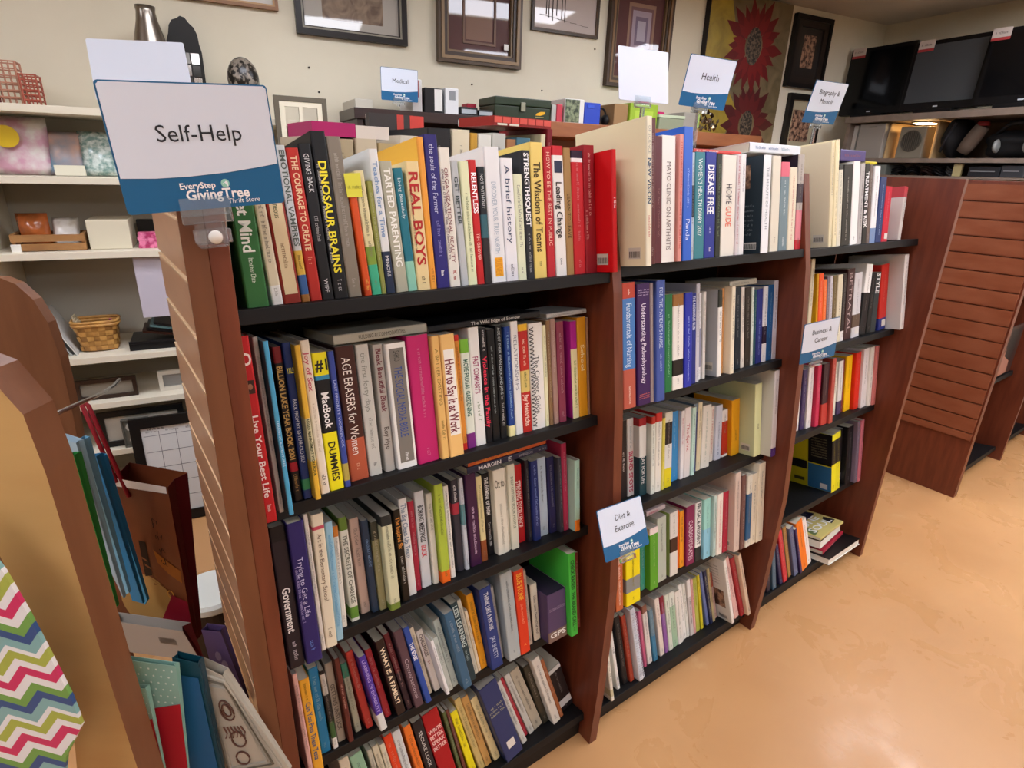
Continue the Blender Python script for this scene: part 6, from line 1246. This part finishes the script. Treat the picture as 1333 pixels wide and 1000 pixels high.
# ------------------------------------------------------------------ televisions and shelf on the right wall
TAUPE = noisy('taupe_slat', '7a6b5e', '87776a', nscale=20, rough=.5)
t = thing('wall_shelf', 'taupe display shelf along the right wall under the televisions', 'shelves', RWP(.7, .2, 1.1))
rT = 1.5069; rB = 1.2973
rw_box(MB(), .15, 1.22, .004, .40, rT-.03, rT, TAUPE).build('top_board', t)
rw_box(MB(), .15, 1.22, .004, .40, rB-.02, rB, TAUPE).build('lower_board', t)
rw_box(MB(), .15, 1.22, .004, .40, 1.206, 1.216, TAUPE).build('bottom_board', t)
rw_box(MB(), .15, 1.22, .0045, .02, rB+.001, rT-.031, mat('8c7a66', .6)).build('back_panel', t)
rw_box(MB(), .15, 1.22, .0045, .02, 1.2165, rB-.021, TAUPE).build('back_panel', t)
for r in (.155, 1.19): rw_box(MB(), r, r+.02, .0205, .38, rB+.0005, rT-.0305, TAUPE).build('upright', t)
def tv(label, r0, r1, z0, z1, off, tilt, tagpos, scr):
    t = thing('television', label, 'television', RWP((r0+r1)/2, off, z0), 'televisions on the right wall shelf')
    M = frame_from(RWP(r0, off, z0), WN, Vector((0, 0, 1))+WT*tilt)   # z axis points out to the room
    w, h = r1-r0, z1-z0
    m_ = MB(); m_.box(0, w, 0, h, -.035, -.012, mat('0c0c0e', .4), M); m_.box(0, w, 0, h, -.0118, 0, mat('0e0e10', .25), M); hs = m_.build('housing', t, bevel=.003)
    MB().box(.018, w-.018, .035, h-.02, .0002, .0012, mat(scr, .12), M).build('screen', t)
    m_ = MB(); m_.box(w*.25, w*.75, -.018, 0, -.06, .02, mat('0c0c0e', .3), M) ; m_.build('foot', t)
    m_ = MB(); m_.box(w*.47, w*.53, .012, .018, .0002, .001, mat('b8bcc0', .3), M); m_.build('badge', hs)
    a = tagpos
    m_ = MB(); m_.box(a, a+.075, h-.034, h+.004, .0015, .0025, mat('c8bcb4', .5), M); m_.box(a, a+.075, h-.046, h-.0345, .0015, .0025, mat('a83a3c', .5), M)
    scribble(m_, mat('4a4644', .5), lambda x, y: M @ Vector((a+.037+x, h-.016+y, .0028)), .05, .01, random.Random(4))
    tag(m_.build('price_card', t), 'white and red price card')
    return t
tv('black television farthest left on the right wall shelf', 0.026, 0.3835, rT+.0185, 1.8604, .30, .04, .01, '07080a')
tv('middle black television with a grey reflecting screen and silver badge', 0.3915, 0.7469, rT+.0185, 1.8413, .33, .06, .02, '43474a')
tv('black television cut off by the right edge of the picture', 0.7534, 1.133, rT+.0185, 1.8366, .36, .04, .0, '0a0b0d')
def rthing(name, label, cat, r0, r1, o0, o1, z0, z1, m, part='body', bevel=.003):
    t = thing(name, label, cat, RWP((r0+r1)/2, (o0+o1)/2, z0)); rw_box(MB(), r0, r1, o0, o1, z0, z1, m).build(part, t, bevel=bevel); return t
zb = rB+.0005
t = rthing('speaker_box', 'tall pale grey box standing on the right wall shelf', 'box', 0.2199, 0.3638, .2, .36, zb, rT-.036, mat('9a948c', .5)); rw_box(MB(), 0.2735, 0.317, .36, .3606, rT-.055, rT-.05, mat('6a6660', .5)).build('badge', t)
rthing('folder', 'thin white folder standing left of the pale grey box', 'folder', 0.1742, 0.1972, .2, .34, zb, rT-.04, mat('cfcac0', .5), bevel=.0005)
t = thing('fan_heater', 'warm lit silver fan heater with a round slotted grille', 'heater', RWP(0.5014, .3, zb))
r0, r1 = 0.4217, 0.5551; hh = rT-zb-.055
rw_box(MB(), r0, r1, .24, .32, zb, zb+hh, mat('8c8474', .4)).build('housing', t, bevel=.006)
m_ = MB(); rc = (r0+r1)/2; zc = zb+hh*.55; R_ = min((r1-r0)*.36, hh*.36)
m_.tube([RWP(rc+R_*math.cos(2*PI*k/28), .321, zc+R_*math.sin(2*PI*k/28)) for k in range(28)], .004, mat('5a5448', .4), 6, closed=True)
for k in range(-4, 5):
    x = k*R_/5; hz = math.sqrt(max(0, R_*R_-x*x)); rw_box(m_, rc+x-.003, rc+x+.003, .3205, .324, zc-hz, zc+hz, mat('4a463e', .4))
m_.build('grille', t)
t = thing('open_carton', 'open cream carton behind the fan heater glowing in lamp light', 'carton', RWP(0.5014, .15, zb)); rw_box(MB(), 0.368, 0.6147, .1, .12, zb, rT-.036, mat('c8a878', .6)).build('back_board', t)
rw_box(MB(), 0.368, 0.368+.008, .1205, .33, zb, rT-.036, mat('c8a878', .6)).build('side_flap', t); rw_box(MB(), 0.6147-.008, 0.6147, .1205, .33, zb, rT-.036, mat('c8a878', .6)).build('side_flap', t)
t = thing('shelf_lamp', 'small warm lamp tucked under the taupe shelf above the heater', 'lamp', RWP(0.5014, .25, rT-.04)); rw_box(MB(), 0.454, 0.5399, .2, .3, rT-.0375, rT-.032, mat('8a8070', .4)).build('lamp_housing', t); rw_box(MB(), 0.462, 0.5323, .21, .29, rT-.0405, rT-.038, emit('warm_lamp', 'ffd9a0', 45.0)).build('bulb', t)
def blob(name, label, cat, r, o, z, sx, so, sz, m, seed, parts=()):
    # lumpy soft bag
    t = thing(name, label, cat, RWP(r, o, z)); rn = random.Random(seed); b = MB(); b.sphere((0, 0, 0), 1, m, n=14)
    for v in b.bm.verts:
        x, y, w = v.co; q = (abs(x)**3.2+abs(y)**3.2+abs(w)**3.2)**(-1/3.2) if v.co.length else 1
        k = q*(1+.06*math.sin(5*x+seed)+.06*math.sin(6*w+2*seed)+.04*math.sin(7*y))
        v.co = RWP(r+x*k*sx, o+y*k*so, z+sz*1.14+w*k*sz)
    b.build('body', t, smooth=True); return t
t = blob('backpack', 'black backpack slumped beside the open carton', 'bag', 0.6722, .25, zb, 0.04774999999999996, .09, .085, mat('131316', .7), 1)
m_ = MB(); m_.tube([RWP(0.6509, .335, zb+.03), RWP(0.6722, .35, zb+.09), RWP(0.6934, .335, zb+.16)], .006, mat('26262a', .7)); m_.build('strap', t, smooth=True)
t = thing('golf_bag', 'slanted grey brown padded bag with a red top on the right wall shelf', 'bag', RWP(0.7753, .3, zb)); a, b_ = RWP(0.7348, .3, zb+.03), RWP(0.7952, .3, rT-.065)
m_ = MB(); m_.tube([a, a.lerp(b_, .3), a.lerp(b_, .7), b_], [.028, .034, .034, .03], mat('6a5a4e', .6), 14); m_.build('tube_body', t, smooth=True); m_ = MB(); m_.tube([b_+Vector((0, 0, .001)), b_+Vector((0, 0, .02))], [.03, .022], mat('7a1f1c', .5), 14); tag(m_.build('cap', t, smooth=True), 'dark red cap')
t = blob('duffel_bag', 'black duffel bag with grey pouches at the right edge', 'bag', 0.9249, .22, zb, .125, .09, .058, mat('151618', .65), 3)
for k in range(2):
    m_ = MB(); m_.sphere(RWP(0.8816+k*.12, .31, zb+.055), .04, mat('8f9290', .5), (1.1, .35, .75)); m_.build('pouch', t, smooth=True)
m_ = MB(); m_.tube([RWP(0.837, .28, zb+.09), RWP(0.9065, .3, zb+.15), RWP(0.9966, .28, zb+.16)], .01, mat('101012', .6)); m_.build('handle', t, smooth=True)
zl = 1.2165
for i, (x0, x1, h, c, lab) in enumerate(((1276, 1318, .045, '26282c', 'dark grey disc player on the bottom right shelf'), (1319, 1350, .05, '3a3c40', 'silver grey disc player at the right edge'))):
    t = rthing('disc_player', lab, 'player', [0.8306, 0.9642][i], [0.9612, 1.054][i], .12, .39, zl, zl+h, mat(c, .35)); rw_box(MB(), [0.8306, 0.9642][i]+.01, [0.9612, 1.054][i]-.02, .3905, .392, zl+h*.5, zl+h*.58, mat('8a8a8c', .3)).build('disc_tray', t)
rthing('storage_box', 'small grey box on the bottom right shelf behind the red book', 'box', 0.3384, 0.4298, .26, .38, zl, zl+.05, mat('7a817c', .5))
rthing('game_case', 'yellow and white case standing near the disc players', 'case', 0.7552, 0.7919, .36, .375, zl, zl+.058, mat('c8bc8a', .4), bevel=.001)
for i in range(5):
    t = thing('cable_coil', ['coil of black cable under the pale grey box', 'coil of black cable under the heater', 'coil of dark brown cable under the backpack', 'coil of black cable beside the brown cable', 'coil of grey cable left of the yellow case'][i], 'cable', RWP([0.446, 0.5246, 0.6, 0.658, 0.7211][i], .3, zl), 'cables on the bottom right shelf')
    m_ = MB(); c0 = RWP([0.446, 0.5246, 0.6, 0.658, 0.7211][i], .3, zl+.012)
    for k in range(3): m_.tube([c0+Vector((.03*math.cos(q), .03*math.sin(q), .012*k+.01*math.sin(2*q+i))) for q in [2*PI*j/20 for j in range(20)]], .005, mat(['141416', '101012', '2a1814', '18181a', '4a4a4a'][i], .5), 6, closed=True)
    m_.build('loops', t, smooth=True)

# ------------------------------------------------------------------ records on the far bookcase
for i, (u, h, c, lab) in enumerate(((2.80, .2, '2c3038', 'slate record sleeve at the left of the far bookcase shelf'), (2.83, .21, 'b8b6ae', 'white record sleeve second on the far bookcase shelf'), (2.86, .2, '7a8a90', 'blue grey record sleeve on the far bookcase shelf'), (2.89, .21, 'c8c4bc', 'cream record sleeve on the far bookcase shelf'), (2.92, .19, '9a9c98', 'grey record sleeve on the far bookcase shelf'))):
    M = frame_from(Vector((u, .03, .8)) + NB*.0006, (1, 0, 0), NA)
    book(M, .022, .17, h, c, '', '', lab, 'records on the far bookcase', rnd)
for i, (u0, u1, z0, z1, c, lab) in enumerate(((2.90, 3.08, .425, .64, '3a2420', 'face out album with a dark portrait cover on the far bookcase'), (2.955, 3.105, .812, 1.0, '9aa09c', 'pale face out album on the upper far bookcase shelf'))):
    t = thing('record_album', lab, 'album', ((u0+u1)/2, .035, z0), 'albums on the far bookcase')
    MB().box(u0, u1, .035, .041, z0, z1, mat(c, .4)).build('sleeve', t)
    m_ = MB()
    if i == 0: m_.raw([(u0+.01, .0346, z0+.004), (u0+.12, .0346, z0+.004), (u0+.1, .0346, z0+.1), (u0+.05, .0346, z0+.14), (u0+.012, .0346, z0+.1)], [(0, 1, 2, 3, 4)], mat('a07060', .4)); m_.raw([(u0+.03, .0342, z0+.09), (u0+.13, .0342, z0+.05), (u0+.15, .0342, z0+.2), (u0+.04, .0342, z0+.2)], [(0, 1, 2, 3)], mat('121214', .4))
    else: m_.raw([(u0+.02, .0346, z0+.02), (u1-.02, .0346, z0+.02), (u1-.02, .0346, z1-.03), (u0+.02, .0346, z1-.03)], [(0, 1, 2, 3)], mat('c8c8c0', .4))
    m_.build('cover_print', t)

VFX = {(-30, 640): ((-0.2315, 0.0207, 0.9017), (-0.263, 0.7146, 0.6326)), (-30, 900): ((-0.2887, 0.0629, 0.6568), (-0.3676, 0.7915, 0.125))}
# ------------------------------------------------------------------ gift bag rack in the left foreground
TAN = noisy('maple_laminate', 'b08a54', 'c09a62', scale=(.3, .3, 1), nscale=14, rough=.4, lo=.3, hi=.7)
RBR = noisy('rack_brown', '6a4026', '754a2e', scale=(1, 1, .15), nscale=40, rough=.45)
FWH = Vector((math.sin(YAW), math.cos(YAW), 0))
def drop(p, z=0.0): return Vector((p[0], p[1], z))
t = thing('gift_bag_rack', 'wooden rack with a curved maple edged panel holding gift bags at the left', 'rack', drop((-0.1821, -0.028, 0.773)))
P = [Vector(q) for q in [(-0.2153, -0.0036, 1.0314), (-0.1972, -0.0169, 1.0221), (-0.1795, -0.03, 0.9849), (-0.1752, -0.0331, 0.9275), (-0.174, -0.034, 0.8534), (-0.1724, -0.0351, 0.7762), (-0.1703, -0.0367, 0.6743), (-0.1674, -0.0389, 0.5624)]]
Q = [Vector(q) for q in [(-0.2217, 0.0011, 0.5594), (-0.2074, -0.0094, 0.6639), (-0.2161, -0.003, 0.7388), (-0.2277, 0.0055, 0.839), (-0.2457, 0.0188, 0.9073)]]
poly = P + [drop(P[-1]+Vector((.02, -.01, 0))), drop(Q[0])] + Q
m_ = MB(); m_.prism(poly, FWH*.034, TAN, RBR); m_.build('near_panel', t)
P = [Vector(q) for q in [(-0.3817, 0.8019, 0.9316), (-0.2812, 0.7279, 0.9869), (-0.2379, 0.6961, 0.9886), (-0.2187, 0.6819, 0.9787), (-0.1994, 0.6677, 0.9524), (-0.187, 0.6585, 0.9114), (-0.1818, 0.6547, 0.8472), (-0.1841, 0.6564, 0.7334), (-0.1898, 0.6606, 0.619), (-0.1972, 0.6661, 0.4959)]]
m_ = MB(); m_.prism(P + [drop(P[-1]), drop(P[0])], FWH*.02, RBR); m_.build('far_panel', t)
for (x, y) in ((-30, 640), (-30, 900)):
    a = Vector(VFX[(x, y)][0]); b_ = Vector(VFX[(x, y)][1])
    m_ = MB(); m_.tube([a+FWH*.03, b_], .012, RBR); m_.build('crossbar', t)
H0, H1, H2, H3 = [Vector(q) for q in [(-0.1821, 0.1582, 0.9115), (-0.1269, 0.428, 0.8425), (-0.1133, 0.4802, 0.8334), (-0.1017, 0.4965, 0.8384)]]
m_ = MB(); m_.tube([H0-FWH*.03-rt*.03, H0, H1, H2, H3], .003, mat('b8b8b4', .25, .9), 8); tag(m_.build('wire_hook', t, smooth=True), 'chrome wire hook')
def gift_bag(label, q, depth, mf, ms, lip=None, group='gift bags on the rack', name='gift_bag', flat=False):
    # q: front corners top-left, top-right, bottom-right, bottom-left
    A, B, C, D = [Vector(p) for p in q]; e = FWH*depth + rt*depth*.12
    t = thing(name, label, 'bag', tuple((C+D)/2), group)
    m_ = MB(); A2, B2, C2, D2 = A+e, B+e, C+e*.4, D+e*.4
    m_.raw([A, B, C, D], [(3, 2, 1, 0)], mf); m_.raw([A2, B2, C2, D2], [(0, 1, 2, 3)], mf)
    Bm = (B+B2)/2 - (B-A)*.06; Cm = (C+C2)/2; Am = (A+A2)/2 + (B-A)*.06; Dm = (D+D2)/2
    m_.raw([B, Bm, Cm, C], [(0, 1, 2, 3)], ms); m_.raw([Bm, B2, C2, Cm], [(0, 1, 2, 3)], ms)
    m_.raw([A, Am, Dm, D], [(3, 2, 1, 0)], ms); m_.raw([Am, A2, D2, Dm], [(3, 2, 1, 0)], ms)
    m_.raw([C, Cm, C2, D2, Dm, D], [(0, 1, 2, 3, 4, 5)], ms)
    bmesh.ops.remove_doubles(m_.bm, verts=m_.bm.verts, dist=1e-5)
    o = m_.build('paper_body', t); sd = o.modifiers.new('solid', 'SOLIDIFY'); sd.thickness = .0008
    return t, (lambda f, g, A=A, B=B, C=C, D=D: (A.lerp(B, f)).lerp(D.lerp(C, f), g) - FWH*.0012)
BR = noisy('bronze_print', '4a1e12', '8a4a24', nscale=5, rough=.3, lo=.3, hi=.7); MAR = mat('561418', .3)
t, S = gift_bag('brown gift bag with a drum print and dark red rope handles', [(-0.1487, 0.4069, 0.7082), (-0.0715, 0.35, 0.6919), (-0.0774, 0.3295, 0.3927), (-0.1827, 0.4071, 0.442)], .05, BR, MAR)
m_ = MB(); n = 26
m_.raw([S(.46+.36*math.cos(2*PI*k/n), .80+.19*math.sin(2*PI*k/n)) for k in range(n)], [tuple(range(n))], mat('a8824a', .35))
m_.raw([S(*p)-FWH*.0004 for p in ((.55, .98), (.8, .70), (1.0, .72), (1.0, 1.0))], [(0, 1, 2, 3)], mat('84162a', .3))
for k in range(5): m_.raw([S(.25+.08*k, .45+.05*k), S(.5+.06*k, .5+.05*k), S(.52+.06*k, .515+.05*k), S(.25+.08*k, .465+.05*k)], [(0, 1, 2, 3)], mat('7a4a2c', .35))
m_.raw([S(*p) for p in ((.42, .38), (.52, .38), (.56, .6), (.46, .62))], [(0, 1, 2, 3)], mat('1c0e0a', .4))
for k in range(10): m_.raw([S(.78+.05*math.cos(2*PI*k/10)*.9, .70+.028*math.sin(2*PI*k/10)), S(.78+.05*math.cos(2*PI*(k+1)/10)*.9, .70+.028*math.sin(2*PI*(k+1)/10)), S(.78+.038*math.cos(2*PI*(k+1)/10)*.9, .70+.02*math.sin(2*PI*(k+1)/10)), S(.78+.038*math.cos(2*PI*k/10)*.9, .70+.02*math.sin(2*PI*k/10))], [(0, 1, 2, 3)], mat('c8923a', .35))
rr = random.Random(8)
for k in range(4):
    for j in range(5):
        x, y = .66+.1*rr.random()+.02*k, .2+.085*k+.05*rr.random(); dx, dy = rr.uniform(-.03, .05), rr.uniform(.008, .035)
        m_.raw([S(x, y), S(x+.014, y), S(x+dx+.008, y+dy), S(x+dx, y+dy)], [(0, 1, 2, 3)], mat('240f08', .4))
m_.raw([S(*c) for c in ((.62, .42), (.75, .46), (.98, .52), (.97, .60), (.8, .56), (.66, .5))], [(0, 1, 2, 3, 4, 5)], mat('9a5a1c', .35))
tag(m_.build('printed_picture', t), 'printed drum picture')
m_ = MB(); m_.raw([S(.0, -.005), S(.98, -.005), S(.98, .035), S(.0, .05)], [(0, 1, 2, 3)], mat('d8ccc0', .5)); tag(m_.build('white_lip', t), 'white folded lip')
hk = Vector((-0.155, 0.4364, 0.8235))
m_ = MB(); m_.tube([S(.18, .02)-FWH*.001, hk-rt*.004+Vector((0, 0, .0)), hk+Vector((0, 0, .006)), hk+rt*.006, S(.36, .1)-FWH*.001], .0035, mat('8a1420', .6), 8); tag(m_.build('rope_handle', t, smooth=True), 'dark red rope handle')
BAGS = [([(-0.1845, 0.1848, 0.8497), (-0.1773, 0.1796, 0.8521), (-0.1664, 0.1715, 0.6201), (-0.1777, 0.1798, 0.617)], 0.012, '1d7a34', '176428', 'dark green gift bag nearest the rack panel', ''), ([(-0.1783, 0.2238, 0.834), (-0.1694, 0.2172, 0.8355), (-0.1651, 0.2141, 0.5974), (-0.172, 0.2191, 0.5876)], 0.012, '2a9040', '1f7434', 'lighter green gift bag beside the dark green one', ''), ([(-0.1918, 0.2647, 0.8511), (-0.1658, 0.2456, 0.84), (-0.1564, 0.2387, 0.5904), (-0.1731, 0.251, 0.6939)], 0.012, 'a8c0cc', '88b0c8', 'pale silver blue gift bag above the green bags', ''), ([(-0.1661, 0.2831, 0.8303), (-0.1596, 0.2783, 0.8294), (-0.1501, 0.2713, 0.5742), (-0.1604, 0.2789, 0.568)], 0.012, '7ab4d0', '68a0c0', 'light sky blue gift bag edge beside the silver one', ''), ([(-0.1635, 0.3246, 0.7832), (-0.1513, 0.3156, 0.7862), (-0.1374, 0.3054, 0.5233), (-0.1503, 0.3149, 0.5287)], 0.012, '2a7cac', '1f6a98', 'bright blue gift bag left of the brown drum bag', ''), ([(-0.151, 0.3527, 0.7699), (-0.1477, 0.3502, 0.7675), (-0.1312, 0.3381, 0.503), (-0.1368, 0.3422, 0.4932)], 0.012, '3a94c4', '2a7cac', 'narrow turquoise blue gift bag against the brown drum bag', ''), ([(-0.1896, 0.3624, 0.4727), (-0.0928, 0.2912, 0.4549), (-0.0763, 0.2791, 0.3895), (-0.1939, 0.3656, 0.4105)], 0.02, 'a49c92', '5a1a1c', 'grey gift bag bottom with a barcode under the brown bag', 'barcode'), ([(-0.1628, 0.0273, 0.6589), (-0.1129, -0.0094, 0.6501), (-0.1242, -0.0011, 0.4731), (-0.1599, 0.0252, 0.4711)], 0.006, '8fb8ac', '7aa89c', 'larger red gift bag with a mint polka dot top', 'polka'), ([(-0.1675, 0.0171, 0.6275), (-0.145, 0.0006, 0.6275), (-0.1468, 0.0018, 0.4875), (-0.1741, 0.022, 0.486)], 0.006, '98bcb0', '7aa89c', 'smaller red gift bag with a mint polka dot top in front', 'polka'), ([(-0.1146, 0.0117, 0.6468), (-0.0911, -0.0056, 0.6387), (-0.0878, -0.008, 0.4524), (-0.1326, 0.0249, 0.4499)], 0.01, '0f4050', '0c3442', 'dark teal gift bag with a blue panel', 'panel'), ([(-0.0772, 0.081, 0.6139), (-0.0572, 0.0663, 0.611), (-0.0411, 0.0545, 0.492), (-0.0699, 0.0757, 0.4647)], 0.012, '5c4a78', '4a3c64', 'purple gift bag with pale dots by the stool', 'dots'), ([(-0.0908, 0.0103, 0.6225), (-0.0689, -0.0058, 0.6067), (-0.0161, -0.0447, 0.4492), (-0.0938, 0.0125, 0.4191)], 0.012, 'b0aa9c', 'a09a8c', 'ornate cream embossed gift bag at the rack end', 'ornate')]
for (q, dp, c1, c2, lab, ex) in BAGS:
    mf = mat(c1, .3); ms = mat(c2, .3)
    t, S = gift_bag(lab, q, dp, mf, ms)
    m_ = MB(); k0 = False
    if ex == 'polka':
        k0 = True; m_.raw([S(0, .42)+FWH*.0004, S(1, .32)+FWH*.0004, S(1, 1)+FWH*.0004, S(0, 1)+FWH*.0004], [(0, 1, 2, 3)], mat('b01a2c', .4))
        for i in range(7):
            for j in range(6):
                f, g = .08+i*.14+(.07 if j % 2 else 0), .04+j*.055
                if f > .96: continue
                m_.raw([S(f+.02*math.cos(2*PI*k/8), g+.008*math.sin(2*PI*k/8)) for k in range(8)], [tuple(range(8))], mat('d8e4dc', .4))
    elif ex == 'dots':
        k0 = True; rr = random.Random(6)
        for i in range(9):
            f, g = rr.uniform(.15, .85), rr.uniform(.1, .9); m_.raw([S(f+.14*math.cos(2*PI*k/10), g+.06*math.sin(2*PI*k/10)) for k in range(10)], [tuple(range(10))], mat('8a7a9c', .4))
    elif ex == 'barcode':
        k0 = True
        for i in range(12): m_.raw([S(.62+.018*i, .3), S(.628+.018*i, .3), S(.628+.018*i, .5), S(.62+.018*i, .5)], [(0, 1, 2, 3)], mat('3a3634', .5))
    elif ex == 'panel':
        k0 = True; m_.raw([S(.15, .12), S(.9, .12), S(.9, .95), S(.2, .95)], [(0, 1, 2, 3)], mat('1f5a86', .3))
    elif ex == 'ornate':
        k0 = True; DG = mat('6a6254', .4)
        for a in (.08, .16, .22):
            pts = [S(a, a*.6), S(1-a, a*.6), S(1-a, 1-a*.6), S(a, 1-a*.6)]; m_.tube(pts, .0016, mat('a8a294', .35) if a != .16 else DG, 6, closed=True)
        for j, (cf, cg, R_) in enumerate(((.5, .35, .15), (.5, .35, .09), (.5, .62, .12), (.45, .8, .1))): m_.tube([S(cf+R_*math.cos(2*PI*k/18), cg+R_*.6*math.sin(2*PI*k/18)) for k in range(18)], .0012, mat('5a3a30', .4), 5, closed=True)
        for k in range(6): m_.tube([S(.3+.07*k, .5), S(.33+.07*k, .56), S(.28+.07*k, .6)], .001, mat('6a4438', .4), 5)
    if k0: m_.build('printed_pattern', t)
    else: m_.bm.free()
# chevron bag in front of the rack
CH = bpy.data.materials.new('chevron_print'); CH.use_nodes = True; nt = CH.node_tree; b = nt.nodes['Principled BSDF']; b.inputs['Roughness'].default_value = .4
tc = nt.nodes.new('ShaderNodeUVMap'); sx = nt.nodes.new('ShaderNodeSeparateXYZ'); nt.links.new(tc.outputs['UV'], sx.inputs[0])
pp = nt.nodes.new('ShaderNodeMath'); pp.operation = 'PINGPONG'; pp.inputs[1].default_value = .0215; nt.links.new(sx.outputs[0], pp.inputs[0])
mu = nt.nodes.new('ShaderNodeMath'); mu.operation = 'MULTIPLY'; mu.inputs[1].default_value = -.75; nt.links.new(pp.outputs[0], mu.inputs[0])
ad = nt.nodes.new('ShaderNodeMath'); ad.operation = 'ADD'; nt.links.new(sx.outputs[1], ad.inputs[0]); nt.links.new(mu.outputs[0], ad.inputs[1])
dv = nt.nodes.new('ShaderNodeMath'); dv.operation = 'DIVIDE'; dv.inputs[1].default_value = .075; nt.links.new(ad.outputs[0], dv.inputs[0])
fr = nt.nodes.new('ShaderNodeMath'); fr.operation = 'FRACT'; nt.links.new(dv.outputs[0], fr.inputs[0])
cr = nt.nodes.new('ShaderNodeValToRGB'); cr.color_ramp.interpolation = 'CONSTANT'; nt.links.new(fr.outputs[0], cr.inputs[0]); nt.links.new(cr.outputs[0], b.inputs['Base Color'])
stops = [(0, 'dcdcdc'), (.13, 'c4285e'), (.27, 'dcdcdc'), (.39, 'a0aa4a'), (.52, 'dcdcdc'), (.6, '7aa8a8'), (.74, '234a80'), (.87, '6a9a4a')]
el = cr.color_ramp.elements
el[0].position = 0; el[0].color = lin(stops[0][1]); el[1].position = stops[1][0]; el[1].color = lin(stops[1][1])
for p, c in stops[2:]:
    e_ = el.new(p); e_.color = lin(c)
P = [Vector(q) for q in [(-0.2459, -0.0431, 0.9384), (-0.2263, -0.0576, 0.896), (-0.2165, -0.0648, 0.8621), (-0.2091, -0.0703, 0.818), (-0.2036, -0.0743, 0.7754), (-0.197, -0.0792, 0.7227), (-0.1955, -0.0802, 0.687), (-0.2152, -0.0658, 0.6453), (-0.2348, -0.0513, 0.5621), (-0.3437, 0.0289, 0.5559)]]
t = thing('gift_bag', 'multicoloured chevron striped gift bag in the bottom left foreground', 'bag', tuple(P[-2]), 'gift bags on the rack')
m_ = MB(); m_.prism(P, FWH*.004, CH); o = m_.build('paper_body', t)
uv = o.data.uv_layers.new(name='UVMap')
for pl in o.data.polygons:
    for li in pl.loop_indices:
        co = o.data.vertices[o.data.loops[li].vertex_index].co; uv.data[li].uv = (co.dot(rt)*.96 + co.z*.28, co.z*.96 - co.dot(rt)*.28)
# green tissue showing between bags
t = thing('tissue_paper', 'green tissue ribbon curling from the rack above the bags', 'ribbon', (-0.2021, 0.2972, 0.8586))
m_ = MB(); m_.tube([Vector(q) for q in [(-0.2074, 0.3259, 0.9156), (-0.2004, 0.3207, 0.8941), (-0.1932, 0.3155, 0.8722), (-0.195, 0.3168, 0.8379), (-0.2004, 0.3207, 0.8025)]], .004, mat('2f7a4a', .4), 6); m_.build('ribbon', t, smooth=True)
for o in bpy.data.objects:
    if 'worldkids' in o: del o['worldkids']
